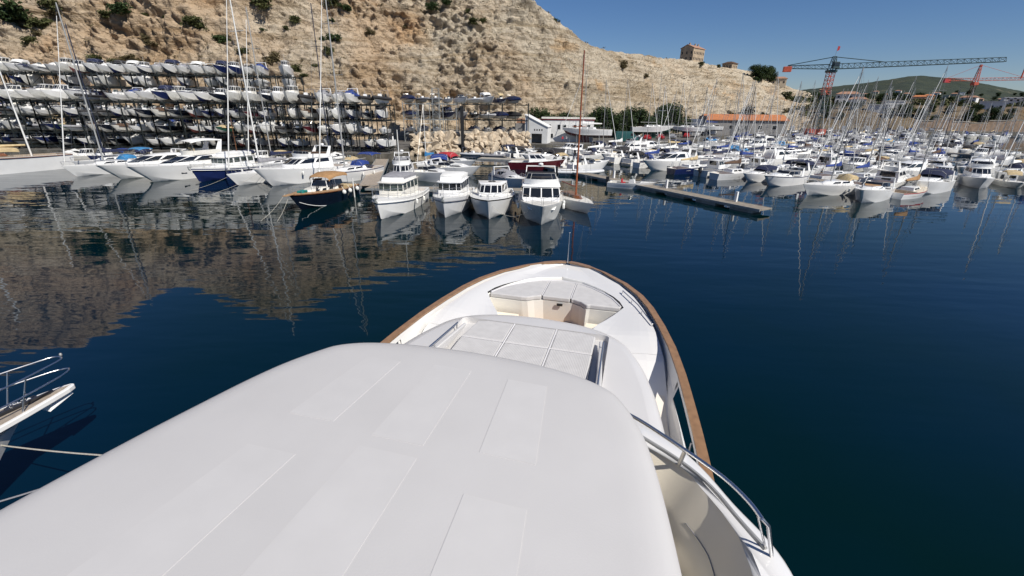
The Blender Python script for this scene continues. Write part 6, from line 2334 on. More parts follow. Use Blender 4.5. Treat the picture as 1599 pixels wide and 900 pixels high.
rows = [('first', 0, 1, 1.6, -26, 1.5), ('second', 26.5, -1, 1.3, -44, 30.5), ('second', 26.5, 1, 1.3, -44, 38), ('third', 53.5, -1, 1.3, -40, 27.5), ('third', 53.5, 1, 1.3, -40, 38), ('fourth', 80.5, -1, 1.3, -38, 38), ('fourth', 80.5, 1, 1.3, -38, 38),
        ('fifth', 108, -1, 1.3, -50, 30), ('fifth', 108, 1, 1.3, -50, 30), ('sixth', 136, -1, 1.3, -58, 20), ('sixth', 136, 1, 1.3, -58, 10), ('seventh', 166, -1, 1.3, -60, 0), ('seventh', 166, 1, 1.3, -60, -5), ('eighth', 198, -1, 1.3, -55, -20), ('eighth', 198, 1, 1.3, -50, -25), ('ninth', 230, -1, 1.3, -42, -8), ('ninth', 230, 1, 1.3, -40, -8), ('tenth', 262, -1, 1.3, -35, 5)]
done_p = set()
total = 0
for ridx, (nm, n0, side, gap, d0, d1) in enumerate(rows):
    if nm not in done_p:
        done_p.add(nm)
        if n0 > 0:
            dd0, dd1 = d0, d1
            while dd0 < dd1 and not in_water(at(n0, dd0), .5): dd0 += 1
            e = dd1
            while e > dd0 and project(*at(n0, e), 0)[0] > 1700: e -= 2
            if e - dd0 > 8:
                pontoon(at(n0, dd0), at(n0, e), 2.0, 'narrow walkway between berths, %s pontoon from the left in the marina' % nm, group='parallel marina pontoons', step=6)
    d = d0
    order = 0
    while d < d1:
        far = at(n0, d).length > 120
        ps = .34 if n0 < 30 else (.46 if n0 < 60 else .60)
        if mr.random() < ps:
            kind, v = mr.choice(SAILS)
        else:
            kind, v = mr.choice(MOT)
        if n0 == 0: kind, v = mr.choice(MOT[:3] + MOT[7:11])
        v = dict(v, bottom=v['hull'])
        L = v['L']
        B = L * (.33 if kind == 'sail' else .37)
        step = B + mr.uniform(.35, .8) + (0.6 if far else 0)
        dc = d + step / 2
        c = at(n0 + side * (gap + L / 2 + .3), dc)
        d += step
        if not in_water(c, L / 2 + .5): continue
        px, py = project(c.x, c.y, 1)
        if px > 1668 or mr.random() < .03: continue
        if any((c.x - a_) ** 2 + (c.y - b_) ** 2 < 5.2 ** 2 for a_, b_ in placed): continue
        o = get(kind, v)
        out = mr.random() < (.72 if side < 0 else .6)
        ang = math.atan2(NV_.y, NV_.x) + (0 if side > 0 else PI)
        if not out: ang += PI
        o.location = (c.x, c.y, 0)
        o.rotation_euler = (R(mr.uniform(-1.2, 1.2)), R(mr.uniform(-.8, .8)), ang + R(mr.uniform(-4, 4)))
        s_ = 1 + mr.uniform(-.05, .06)
        o.scale = (s_, s_, s_ * (1 + mr.uniform(-.06, .08)))
        tag(o, "%s, %s from quay on %s pontoon's %s side" % (describe(kind, v), ordn(order), nm, 'near' if side < 0 else 'far'), CAT[kind], 'boats berthed along the marina pontoons')
        order += 1
        total += 1
lr = random.Random(9)
for i in range(17):
    kind, v = lr.choice([m_ for m_ in SMALL if m_[0] != 'rib' and m_[1].get('L', 6) < 6.9])
    v = dict(v, bottom=v['hull'])
    o = get(kind, v)
    o.location = (-29.5 - i * 3.15, 82.4, 0)
    o.rotation_euler = (0, 0, R(-90 + lr.uniform(-6, 6)))
    tag(o, '%s, %s from right, between walkway and quay wall' % (describe(kind, v), ordn(i)), CAT[kind], 'small boats between the long walkway and the quay wall')

# ------------------------------------------------------------------ rock embankment
rr = random.Random(3)
def boulder_mesh(seed):
    q = random.Random(seed)
    g = MB()
    n, k = 9, 7
    rings = []
    for i in range(1, k):
        t = PI * i / k
        ring = []
        for j in range(n):
            a = 2 * PI * j / n
            p = Vector((math.sin(t) * math.cos(a), math.sin(t) * math.sin(a), -math.cos(t)))
            s_ = 1.08 + .55 * noise.noise(p * 1.3 + Vector((seed * 3.1, 0, 0))) + .2 * noise.noise(p * 3 + Vector((0, seed, 0)))
            p = p * s_
            p.x = max(-.72, min(.78, p.x)); p.y = max(-.74, min(.70, p.y)); p.z = max(-.62, min(.66, p.z))
            k1 = p.x * .6 + p.y * .55 + p.z * .58
            if k1 > .62: p = p - Vector((.6, .55, .58)) * (k1 - .62)
            k2 = -p.x * .7 + p.y * .3 + p.z * .65
            if k2 > .6: p = p - Vector((-.7, .3, .65)) * (k2 - .6)
            ring.append((p.x, p.y * .9, p.z * .8))
        rings.append(ring)
    g.loft(rings)
    return g.mesh('boulder', [M['boulder']])
bmeshes = [boulder_mesh(i) for i in range(7)]
def embank(x0, x1, yf, rows_, label, grp):
    k = 0
    for row in range(rows_):
        x = x0 + (row % 2) * .6 - .4
        col = 0
        while x < x1:
            s_ = rr.choice((.78, .95, 1.05, 1.2, 1.45)) * rr.uniform(.9, 1.1)
            t = (x - x0) / (x1 - x0)
            o = bpy.data.objects.new('boulder', bmeshes[rr.randrange(7)])
            C.objects.link(o)
            o.location = (x, yf(x) - 2.8 + row * .62 + rr.uniform(-.3, .3), .15 + row * .92 + rr.uniform(-.3, .3))
            o.rotation_euler = (rr.uniform(-1.3, 1.3), rr.uniform(-1.3, 1.3), rr.uniform(0, 6.28))
            o.scale = (s_ * rr.uniform(.9, 1.25), s_ * rr.uniform(.8, 1.1), s_ * rr.uniform(.75, 1.05))
            tag(o, 'pale boulder, %s from the left in the %s course of the %s' % (ordn(col), ORD[row], label), 'boulder', grp)
            x += s_ * 1.12
            col += 1
            k += 1
def yq(x):
    for (xa, ya), (xb, yb) in zip(quay_edge[:-1], quay_edge[1:]):
        if xa <= x <= xb: return lerp(ya, yb, (x - xa) / (xb - xa))
embank(-21.5, -12.8, lambda x: yq(x) + .3, 5, 'left rock embankment', 'boulders of the rock embankment left of the black pile')
embank(-10.8, 4.2, yq, 5, 'right rock embankment', 'boulders of the rock embankment right of the black pile')
# raised terrace behind the boulders
m = MB()
m.prism([(-20, 112.5), (-10, 114.5), (2.5, 118.6), (2.5, 128), (-20, 128)], QZ, QZ + 2.6)
structure(m.build('upper_quay_terrace', M['concrete']))

# black steel pile and lattice mast
pile = thing('steel_pile', 'tall black steel pile rising from the water beside the rock embankment', 'pile', (-11.9, 108.6, 0))
m = MB(); m.box(-.35, .35, -.35, .35, -1, 9.6); m.build('pile_shaft', M['blk'], pile, bevel=.03)
m = MB(); m.box(-.42, .42, -.42, .42, 9.6, 10.0); m.build('pile_cap', M['blk'], pile, bevel=.03)

def lattice(mb, a, b_, w, n, r=.05, up=Vector((0, 0, 1)), tri=False, w2=None, rd=None):
    a, b_ = Vector(a), Vector(b_)
    d = (b_ - a).normalized()
    u = d.cross(up)
    if u.length < .1: u = d.cross(Vector((1, 0, 0)))
    u.normalize()
    v = u.cross(d)
    rd = rd or r * .6
    cs = [(-.5, -.5), (.5, -.5), (.5, .5), (-.5, .5)] if not tri else [(-.5, -.45), (.5, -.45), (0, .55)]
    w2 = w if w2 is None else w2
    def P_(i, c):
        t = i / n
        ww = lerp(w, w2, t)
        return a.lerp(b_, t) + u * c[0] * ww + v * c[1] * ww
    for c in cs:
        mb.tube([P_(0, c), P_(n, c)], r, 4)
    k = len(cs)
    for i in range(n):
        for j in range(k):
            c0, c1 = cs[j], cs[(j + 1) % k]
            if i % 2: c0, c1 = c1, c0
            mb.tube([P_(i, c0), P_(i + 1, c1)], rd, 3)
    for i in range(0, n + 1):
        for j in range(k):
            mb.tube([P_(i, cs[j]), P_(i, cs[(j + 1) % k])], rd, 3)
lm = thing('lattice_mast', 'grey galvanised lattice mast standing at the end of the boat racks', 'mast', (-18.2, 111.5, QZ))
m = MB(); lattice(m, (0, 0, 0), (0, 0, 12.2), 1.5, 11, .06); m.build('lattice_shaft', M['galv'], lm)
lm2 = thing('lattice_mast', 'slim grey lattice mast between the long boat racks and the inflatable racks', 'mast', (-21.6, 104.5, QZ))
m = MB(); lattice(m, (0, 0, 0), (0, 0, 8.6), 1.1, 9, .05); m.build('lattice_shaft', M['galv'], lm2)

# ------------------------------------------------------------------ buildings
def windows(wall, xs, zs_, y, w_, h_, m='glass', fr='gel', axis='y', nrm=-1):
    """windows on a wall: frames stand proud, panes behind; axis y = wall faces -y, axis x = wall faces +-x"""
    for x in xs:
        for z in zs_:
            g = MB()
            t = .07
            def bx(g, a0, a1, z0, z1, o0, o1):
                if axis == 'y':
                    ya, yb = sorted((y + nrm * o0, y + nrm * o1))
                    g.box(a0, a1, ya, yb, z0, z1)
                else:
                    ya, yb = sorted((y + nrm * o0, y + nrm * o1))
                    g.box(ya, yb, a0, a1, z0, z1)
            bx(g, x - w_ / 2 - t, x + w_ / 2 + t, z - t, z, .003, .06)
            bx(g, x - w_ / 2 - t, x + w_ / 2 + t, z + h_, z + h_ + t, .003, .06)
            bx(g, x - w_ / 2 - t, x - w_ / 2, z, z + h_, .003, .06)
            bx(g, x + w_ / 2, x + w_ / 2 + t, z, z + h_, .003, .06)
            f = g.build('window', M[fr], wall)
            g = MB()
            bx(g, x - w_ / 2, x + w_ / 2, z, z + h_, .004, .025)
            g.build('pane', M[m], f)
def gable(g, x0, x1, y0, y1, z, h, ax='x', over=.3, th=.15):
    """gable roof with thickness; ridge along ax"""
    if ax == 'x':
        ym = (y0 + y1) / 2
        for s_, ya in ((1, y0 - over), (-1, y1 + over)):
            p = [(x0 - over, ya, z), (x1 + over, ya, z), (x1 + over, ym, z + h), (x0 - over, ym, z + h)]
            g.hexa(p + [(a, b_, c + th) for a, b_, c in p])
    else:
        xm = (x0 + x1) / 2
        for xa in (x0 - over, x1 + over):
            p = [(xa, y0 - over, z), (xm, y0 - over, z + h), (xm, y1 + over, z + h), (xa, y1 + over, z)]
            g.hexa(p + [(a, b_, c + th) for a, b_, c in p])

# white mono-pitch shed on the quay
sh = thing('quay_shed', 'small white shed with sloping roof, four tiny windows and an open doorway', 'shed', (5.6, 117.8, QZ), R(-14))
m = MB()
# front wall with doorway: pieces butt end to end
def wallpiece(m, x0, x1, z0a, z0b, z1a, z1b, y0=0, y1=.2):
    m.hexa([(x0, y0, z0a), (x1, y0, z0b), (x1, y1, z0b), (x0, y1, z0a), (x0, y0, z1a), (x1, y0, z1b), (x1, y1, z1b), (x0, y1, z1a)])
def rz_(x): return lerp(6.6, 3.9, (x + 2.9) / 5.8)
wallpiece(m, -2.9, -1.2, 0, 0, rz_(-2.9), rz_(-1.2))
wallpiece(m, -1.2, 1.5, 2.3, 2.3, rz_(-1.2), rz_(1.5))
wallpiece(m, 1.5, 2.9, 0, 0, rz_(1.5), rz_(2.9))
m.hexa([(-2.9, .2, 0), (-2.7, .2, 0), (-2.7, 5, 0), (-2.9, 5, 0), (-2.9, .2, rz_(-2.9)), (-2.7, .2, rz_(-2.7)), (-2.7, 5, rz_(-2.7)), (-2.9, 5, rz_(-2.9))])
m.hexa([(2.7, .2, 0), (2.9, .2, 0), (2.9, 5, 0), (2.7, 5, 0), (2.7, .2, rz_(2.7)), (2.9, .2, rz_(2.9)), (2.9, 5, rz_(2.9)), (2.7, 5, rz_(2.7))])
m.box(-2.7, 2.7, 4.8, 5.0, 0, 3.8)
wl_ = m.build('wall', M['wallwhite'], sh)
m = MB()
m.hexa([(-3.1, -.2, rz_(-3.1) + .01), (3.1, -.2, rz_(3.1) + .01), (3.1, 5.2, rz_(3.1) + .01), (-3.1, 5.2, rz_(-3.1) + .01),
        (-3.1, -.2, rz_(-3.1) + .15), (3.1, -.2, rz_(3.1) + .15), (3.1, 5.2, rz_(3.1) + .15), (-3.1, 5.2, rz_(-3.1) + .15)])
m.build('roof', M['wallwhite'], sh)
for k in range(4):
    m = MB(); m.box(-.55 + k * .62, -.25 + k * .62, -.012, .008, 3.0, 3.4); m.build('window', M['dark'], wl_)
m = MB(); m.box(-5.6, -3.0, .5, 4.8, 0, 4.6)
m.build('side_annex', M['wallgrey'], sh)

# long low building with red fascia
lb_ = thing('long_building', 'long low white building with red roof edge and pairs of small windows', 'building', (7.6, 125.5, QZ), R(-5))
m = MB(); m.box(0, 13.5, 0, 7, 0, 5.4); w_ = m.build('wall', M['wallwhite'], lb_)
m = MB(); m.box(-.15, 13.65, -.15, 7.15, 5.4, 5.72); m.build('fascia', M['redband'], lb_)
m = MB(); m.box(-.3, 13.8, -.35, 7.3, 5.72, 6.1); m.build('roof', M['gel2'], lb_)
m = MB(); m.box(-7, -.16, .8, 7, 0, 5.6); m.build('side_wing', M['tilered'], lb_)
windows(w_, (1.9, 4.4, 5.9, 8.6, 10.1, 12.2), (3.1,), 0, .8, 1.2, 'glass', 'gel')
windows(w_, (2.5, 11.5), (.9,), 0, .8, 1.1, 'glass', 'gel')

# orange roofed workshop
ob = thing('workshop_building', 'long workshop with bright orange tiled roof and slate blue gable end', 'building', (71.5, 176.0, QZ), R(-8))
m = MB(); m.box(0, 28, 0, 12, 0, 5.0); w_ = m.build('wall', M['wallgrey'], ob)
m = MB(); m.hexa([(-.2, -.1, 0), (0, -.1, 0), (0, 12.1, 0), (-.2, 12.1, 0), (-.2, -.1, 6.4), (0, -.1, 6.4), (0, 12.1, 6.4), (-.2, 12.1, 6.4)]); m.build('gable_end', M['wallblue'], ob)
m = MB(); gable(m, 0.4, 28, 0, 12, 5.0, 1.9, 'x', .6, .18); m.build('roof', M['tile'], ob)
windows(w_, (4, 9, 14, 19, 24), (2.0,), 0, 1.4, 1.3, 'glass', 'gel')
m = MB(); m.box(-5.5, -.25, .5, 9, 0, 5.2); m.build('side_wing', M['wallblue'], ob)

# stone building and small tower on the hill
def place_on(px, py, dy=0):
    p = on_land(px, py)
    if p is None: p = Vector((0, 400, 20))
    return p
hb_ = thing('stone_building', 'tall old stone building with rows of windows on the hilltop ridge', 'building', (118.5, 333.0, 36.3), R(42))
m = MB(); m.box(-7.5, 7.5, -4.5, 4.5, -4, 11.2); w_ = m.build('wall', M['wallstone'], hb_)
m = MB(); gable(m, -7.5, 7.5, -4.5, 4.5, 11.2, 2.2, 'x', .4, .2)
m.build('roof', M['tilered'], hb_)
m = MB(); m.add([(7.5, -4.5, 11.2), (7.5, 4.5, 11.2), (7.5, 0, 13.3), (-7.5, -4.5, 11.2), (-7.5, 4.5, 11.2), (-7.5, 0, 13.3)], [(0, 1, 2), (4, 3, 5), (0, 3, 4, 1)]); m.build('gable_wall', M['wallstone'], hb_)
windows(w_, [-6 + 2 * k for k in range(7)], (1.2, 4.4, 7.8), -4.5, .9, 1.5, 'dark', 'wallstone')
windows(w_, [-3.2, -1.1, 1.1, 3.2], (1.2, 4.4, 7.8), 7.5, .9, 1.6, 'dark', 'wallstone', 'x', 1)
windows(w_, [-3.2, 0, 3.2], (1.2, 4.4, 7.8), -7.5, .9, 1.6, 'dark', 'wallstone', 'x', -1)
for x in (-5, 2, 6):
    m = MB(); m.box(x - .4, x + .4, -.4, .4, 12.6, 14.6); m.build('chimney', M['wallstone'], hb_)
ht_ = thing('stone_pavilion', 'small square stone pavilion with dark hipped roof, right of the hilltop building', 'building', (166.5, 383.0, 36.4), R(38))
m = MB(); m.box(-4, 4, -4, 4, -3, 7.0); w_ = m.build('wall', M['wallstone'], ht_)
m = MB(); m.loft([[(-4.6, -4.6, 7), (4.6, -4.6, 7), (4.6, 4.6, 7), (-4.6, 4.6, 7)], [(-4.4, -4.4, 7.35), (4.4, -4.4, 7.35), (4.4, 4.4, 7.35), (-4.4, 4.4, 7.35)], [(-1.5, -1.5, 8.7), (1.5, -1.5, 8.7), (1.5, 1.5, 8.7), (-1.5, 1.5, 8.7)]]); m.build('roof', M['browncv'], ht_)
windows(w_, [-2.4, 0, 2.4], (1, 4.2), -4, .9, 1.6, 'dark', 'wallstone')
windows(w_, [-2.4, 0, 2.4], (1, 4.2), 4, .9, 1.6, 'dark', 'wallstone', 'x', 1)
windows(w_, [-2.4, 0, 2.4], (1, 4.2), -4, .9, 1.6, 'dark', 'wallstone', 'x', -1)
m = MB(); m.box(-12, -4.05, -3, 3, -4, .6); m.build('terrace_wall', M['wallstone'], ht_)
m = MB(); m.box(4.05, 15, -3.2, -2.6, -4, 1.2); m.build('terrace_wall', M['wallstone'], ht_)

# houses on the slope across the marina
def villa(px, py, w_, d_, h_, wallm, label, roofm='tilered', rot=0, hip=True, dz=0.0):
    p = on_land(px, py)
    if p is None: return None
    root = thing('hillside_house', label, 'house', (p.x, p.y, p.z - .8 + dz), math.atan2(p.y, p.x) - PI / 2 + R(rot), 'houses on the slope beyond the marina')
    m = MB(); m.box(-w_ / 2, w_ / 2, -d_ / 2, d_ / 2, -2, h_); wl = m.build('wall', M[wallm], root)
    if roofm == 'flat':
        m = MB(); m.box(-w_ / 2 - .3, w_ / 2 + .3, -d_ / 2 - .3, d_ / 2 + .3, h_, h_ + .35); m.build('roof', M['wallwhite'], root)
    else:
        m = MB()
        m.loft([[(-w_ / 2 - .6, -d_ / 2 - .6, h_), (w_ / 2 + .6, -d_ / 2 - .6, h_), (w_ / 2 + .6, d_ / 2 + .6, h_), (-w_ / 2 - .6, d_ / 2 + .6, h_)],
                [(-w_ * .3, -.2, h_ + d_ * .2), (w_ * .3, -.2, h_ + d_ * .2), (w_ * .3, .2, h_ + d_ * .2), (-w_ * .3, .2, h_ + d_ * .2)]])
        m.build('roof', M[roofm], root)
    n = max(2, int(w_ / 3.5))
    windows(wl, [(-w_ / 2) + (i + .5) * w_ / n for i in range(n)], (1.0,) if h_ < 5 else (1.0, 3.8), -d_ / 2, 1.3, 1.4, 'dark', wallm)
    return root
villa(1216, 131, 11, 8, 4.5, 'wallcream', 'cream villa with tiled roof right of the hilltop pine clump')
villa(1322, 160, 15, 9, 6.5, 'wallwhite', 'largest white house on the slope, straight behind the green crane', 'tilered')
villa(1338, 164, 9, 7, 4, 'wallwhite', 'small white annex right beside the largest white house')
villa(1283, 143, 9, 7, 4, 'wallpink', 'ochre house high on the slope left of the green crane mast')
villa(1262, 139, 8, 6, 4, 'wallcream', 'cream cottage on the ridge left of the green crane mast')
VIL = [(1372, 174, 10, 7, 4, 'wallwhite', 'flat'), (1384, 152, 10, 8, 5, 'wallcream', 'tilered'), (1403, 145, 9, 7, 4, 'wallwhite', 'tilered'), (1416, 150, 10, 8, 4.5, 'wallcream', 'tilered'), (1434, 157, 12, 8, 4.5, 'wallpink', 'tile'),
       (1449, 156, 9, 7, 5, 'wallpink', 'tile'), (1462, 149, 11, 8, 4.5, 'wallwhite', 'tilered'), (1477, 153, 9, 7, 4.5, 'wallcream', 'flat'), (1490, 150, 9, 7, 4.5, 'wallcream', 'tilered'), (1501, 148, 10, 7, 4.5, 'wallwhite', 'flat'),
       (1512, 160, 12, 8, 5, 'wallwhite', 'tilered'), (1530, 158, 9, 7, 4, 'wallpink', 'tilered'), (1548, 170, 11, 8, 4.5, 'wallwhite', 'flat'), (1563, 158, 10, 7, 4, 'wallcream', 'tilered'), (1580, 162, 12, 8, 5, 'wallwhite', 'flat'),
       (1594, 165, 14, 8, 5, 'wallwhite', 'flat'), (1352, 150, 9, 7, 4, 'wallpink', 'tilered'), (1368, 146, 9, 7, 4, 'wallcream', 'tilered'), (1610, 160, 10, 7, 4.5, 'wallcream', 'tilered'), (1395, 168, 9, 6, 4, 'wallwhite', 'flat')]
for i, (px, py, w_, d_, h_, wm, rm) in enumerate(sorted(VIL)):
    villa(px, py, w_, d_, h_, wm, '%s house with %s roof, %s in the row of slope houses' % ({'wallwhite': 'white', 'wallcream': 'cream', 'wallpink': 'ochre'}[wm], {'flat': 'flat white', 'tile': 'orange', 'tilered': 'faded tiled'}[rm], ORD[i]), rm, rot=(i * 37) % 30 - 15)

sw = thing('stone_retaining_wall', 'long brownish stone retaining wall along the far shore under the houses', 'wall', (205, 243, QZ), R(-2))
m = MB()
for k in range(15):
    m.box(k * 9, k * 9 + 8.96, -.5 - .1 * (k % 2), .5, 0, 4.6 + .9 * math.sin(k * 1.7))
m.build('masonry', M['wallpink2'], sw)
m = MB()
for k in range(15):
    m.box(k * 9, k * 9 + 8.9, -.75, .6, 4.6 + .9 * math.sin(k * 1.7), 4.9 + .9 * math.sin(k * 1.7))
m.build('coping', M['concrete'], sw)

# ------------------------------------------------------------------ tower cranes
def green_crane():
    cx, cy = 115.5, 180.0
    root = thing('green_tower_crane', 'dark green tower crane with flat lattice jib above the masts', 'crane', (cx, cy, QZ))
    zt = 22.6
    m = MB(); lattice(m, (0, 0, 2.2), (0, 0, zt * .62), 2.0, 9, .13); m.build('mast_section', M['craneg'], root)
    m = MB(); lattice(m, (0, 0, zt * .62), (0, 0, zt - 1), 2.0, 6, .13); m.build('upper_mast_section', M['craneo'], root)
    m = MB(); m.box(-1.4, 1.4, -1.4, 1.4, zt - 1, zt - .2); sl = m.build('slewing_ring', M['craneg'], root, bevel=.1)
    for dx in (-2.6, 1.2):
        m = MB(); m.box(dx - 1.3, dx + 1.3, -2, 2, 0, 2.2); m.build('base_ballast', M['craneo'], root, bevel=.06)
    # upper works turn with the jib
    jd = Vector((168.2 - 115.5, 149.0 - 180.0 + 22, 0)).normalized()
    jd = Vector((.96, -.28, 0)).normalized()
    m = MB(); lattice(m, Vector((0, 0, zt - .2)), Vector((0, 0, zt + 4.2)), 1.9, 3, .12, w2=.9); m.build('tower_head', M['craneg'], root)
    J0, J1 = Vector((0, 0, zt + .9)), Vector((0, 0, zt + 3.4)) + jd * 50
    J1.z = zt + 2.4
    m = MB()
    n = 26
    lattice(m, J0 + jd * 1.2, J1, 1.7, n, .11, tri=True, w2=1.3)
    m.build('jib', M['craneg'], root)
    K1 = -jd * 14.5 + Vector((0, 0, zt + .9))
    m = MB(); lattice(m, J0 - jd * 1.0, K1, 1.5, 6, .10, w2=.9); m.build('counter_jib', M['craneg'], root)
    m = MB()
    m.tube([(0, 0, zt + 4.1), K1 + Vector((0, 0, .6))], .13, 4)
    m.tube([(0, 0, zt + 4.1), J0 + jd * 16 + Vector((0, 0, 1.3))], .13, 4)
    m.build('tie_bar', M['craneg'], root)
    m = MB(); c = K1
    m.box(-1.3, 1.3, -.9, .9, -1.6, .2)
    o = m.build('counterweight', M['craneo'], root, bevel=.05); o.location = (c.x, c.y, c.z); o.rotation_euler = (0, 0, math.atan2(jd.y, jd.x))
    m = MB(); m.box(-1.0, 1.3, -2.2, -.7, zt + .2, zt + 2.4, ti=.15); cb = m.build('operator_cab', M['craneg'], root, bevel=.08)
    m = MB(); m.box(-.8, 1.1, -2.24, -2.2, zt + 1.0, zt + 2.1); m.build('cab_window', M['glass'], cb)
    m = MB(); m.tube([(0, 0, zt + 4.2), (.3, 0, zt + 7.6)], .05, 5); m.build('flag_pole', M['galv'], root)
    m = MB(); m.hexa([(.1, -.02, zt + 5.9), (1.0, -.02, zt + 6.3), (1.0, .02, zt + 6.3), (.1, .02, zt + 5.9), (.3, -.02, zt + 7.6), (1.1, -.02, zt + 7.4), (1.1, .02, zt + 7.4), (.3, .02, zt + 7.6)]); m.build('flag', M['redcv'], root)
green_crane()
def orange_crane():
    root = thing('orange_tower_crane', 'distant orange red tower crane with peaked head and long horizontal jib', 'crane', (329.0, 350.0, QZ))
    zt = 27
    m = MB(); lattice(m, (0, 0, 0), (0, 0, zt), 2.0, 12, .16); m.build('mast_section', M['browncv'], root)
    m = MB(); lattice(m, (0, 0, zt), (0, 0, zt + 13.5), 2.4, 6, .20, w2=.8); m.build('tower_head', M['craneo'], root)
    m = MB(); m.box(-1.6, 1.6, -1.6, 1.6, zt + .5, zt + 2.2); m.build('slewing_ring', M['craneo'], root)
    jd = Vector((.98, -.18, 0)).normalized()
    m = MB(); lattice(m, Vector((0, 0, zt + 4)) + jd * 1.5, Vector((0, 0, zt + 5)) + jd * 55, 1.8, 22, .13, tri=True); m.build('jib', M['craneo'], root)
    m = MB(); lattice(m, Vector((0, 0, zt + 4)) - jd * 1.5, Vector((0, 0, zt + 4)) - jd * 20, 1.8, 8, .13); m.build('counter_jib', M['craneo'], root)
    m = MB(); m.tube([(0, 0, zt + 13.3), Vector((0, 0, zt + 5)) + jd * 30], .10, 4); m.tube([(0, 0, zt + 13.3), Vector((0, 0, zt + 5)) - jd * 18], .10, 4); m.build('tie_bar', M['craneo'], root)
    m = MB(); c = Vector((0, 0, zt + 3.2)) - jd * 18; m.box(c.x - 2.2, c.x + 2.2, c.y - 1, c.y + 1, c.z - 1.2, c.z + 1); m.build('counterweight', M['redband'], root)
    m = MB(); c = Vector((0, 0, zt + 4.6)) + jd * 27
    m.box(c.x - .3, c.x + .3, c.y - .3, c.y + .3, c.z, c.z + 9); m.build('king_post', M['craneo'], root)
orange_crane()

# ------------------------------------------------------------------ vegetation
def leaf_cluster(seed, n, rx, ry, rz, size, zc=0, lumps=7, flat=.4):
    q = random.Random(seed)
    lum = [(Vector((q.uniform(-.62, .62) * rx, q.uniform(-.62, .62) * ry, zc + q.uniform(-.5, .6) * rz)), q.uniform(.35, .62)) for _ in range(lumps)]
    g = MB()
    for _ in range(n):
        c, s_ = q.choice(lum)
        d = Vector((q.gauss(0, 1), q.gauss(0, 1), q.gauss(0, 1))).normalized() * (q.random() ** .45)
        p = c + Vector((d.x * rx, d.y * ry, d.z * rz)) * s_
        if p.z < zc - rz * .98: continue
        a = Vector((q.gauss(0, 1), q.gauss(0, 1), q.gauss(0, 1) * flat)).normalized() * size * q.uniform(.6, 1.3)
        b_ = Vector((q.gauss(0, 1), q.gauss(0, 1), q.gauss(0, .8)))
        b_ = (b_ - a * (b_.dot(a) / max(1e-6, a.length_squared))).normalized() * size * q.uniform(.35, .7)
        g.add([p - a, p + b_, p + a, p - b_], [(0, 1, 2, 3)])
    return g
def bush_meshes(mname, k0):
    return [leaf_cluster(k0 + i, 950, 1.15, .8, .6, .12, .32, lumps=12).mesh('foliage', [M[mname]]) for i in range(3)]
BM = {'leaf1': bush_meshes('leaf1', 10), 'leaf2': bush_meshes('leaf2', 20), 'leaf3': bush_meshes('leaf3', 30)}
gv = random.Random(8)
def shrub(px, py, size, kind, label, sq=1.0):
    p = on_land(px, py)
    if p is None: return
    k = size / 692 * p.length / 2.0
    o = bpy.data.objects.new('shrub', gv.choice(BM[kind]))
    C.objects.link(o)
    o.location = (p.x, p.y - .2 * k, p.z - .35 * k)
    o.rotation_euler = (0, 0, gv.uniform(0, 6))
    o.scale = (k, k, k * sq)
    tag(o, label, 'shrub', 'shrubs growing on the rocky cliff')
BUSH = [(18, 22, 42, 'leaf1'), (80, 8, 18, 'leaf2'), (82, 20, 14, 'leaf3'), (66, 38, 20, 'leaf2'), (62, 52, 12, 'leaf3'), (193, 14, 24, 'leaf1'), (168, 24, 13, 'leaf2'), (228, 24, 8, 'leaf2'), (50, 64, 14, 'leaf2'), (39, 42, 9, 'leaf3'),
        (258, 28, 7, 'leaf2'), (228, 58, 11, 'leaf3'), (238, 68, 12, 'leaf3'), (302, 34, 20, 'leaf2'), (314, 42, 16, 'leaf2'), (352, 62, 22, 'leaf1'), (380, 80, 14, 'leaf2'), (150, 92, 16, 'leaf2'), (200, 90, 14, 'leaf3'), (178, 96, 12, 'leaf2'), (218, 96, 14, 'leaf3'),
        (410, 6, 26, 'leaf2'), (462, 32, 16, 'leaf2'), (518, 4, 24, 'leaf2'), (541, 12, 14, 'leaf1'), (518, 34, 13, 'leaf1'), (516, 62, 24, 'leaf1'), (515, 80, 18, 'leaf2'), (412, 48, 10, 'leaf1'), (448, 44, 9, 'leaf2'), (426, 92, 24, 'leaf3'), (462, 108, 18, 'leaf2'),
        (492, 104, 10, 'leaf2'), (476, 120, 12, 'leaf2'), (580, 50, 14, 'leaf3'), (676, 10, 20, 'leaf1'), (698, 4, 14, 'leaf1'), (730, 18, 10, 'leaf2'), (740, 34, 14, 'leaf2'), (752, 34, 14, 'leaf2'), (632, 42, 9, 'leaf3'), (868, 32, 11, 'leaf1'),
        (972, 102, 18, 'leaf3'), (940, 70, 16, 'leaf3'), (955, 73, 14, 'leaf3'), (1010, 118, 9, 'leaf3'), (1095, 100, 9, 'leaf2'), (1122, 104, 8, 'leaf2'), (1180, 112, 12, 'leaf1'), (1188, 122, 18, 'leaf1'), (1200, 122, 16, 'leaf1'), (1180, 124, 14, 'leaf1'),
        (1225, 150, 18, 'leaf2'), (1240, 158, 22, 'leaf2'), (1262, 158, 20, 'leaf1'), (1250, 172, 20, 'leaf3'), (1272, 150, 18, 'leaf1'), (1160, 178, 30, 'leaf3'), (1178, 184, 24, 'leaf3'), (1215, 190, 20, 'leaf2'), (1228, 176, 18, 'leaf3'), (1140, 178, 14, 'leaf3')]
KW = {'leaf1': 'dark green', 'leaf2': 'olive green', 'leaf3': 'dry brownish'}
WHERE = [(300, 'on the left cliff'), (560, 'on the cliff behind the tall masts'), (900, 'near the cliff crest'), (1070, 'on the pale quarried hill'), (1400, 'below the hilltop buildings')]
cnt = {}
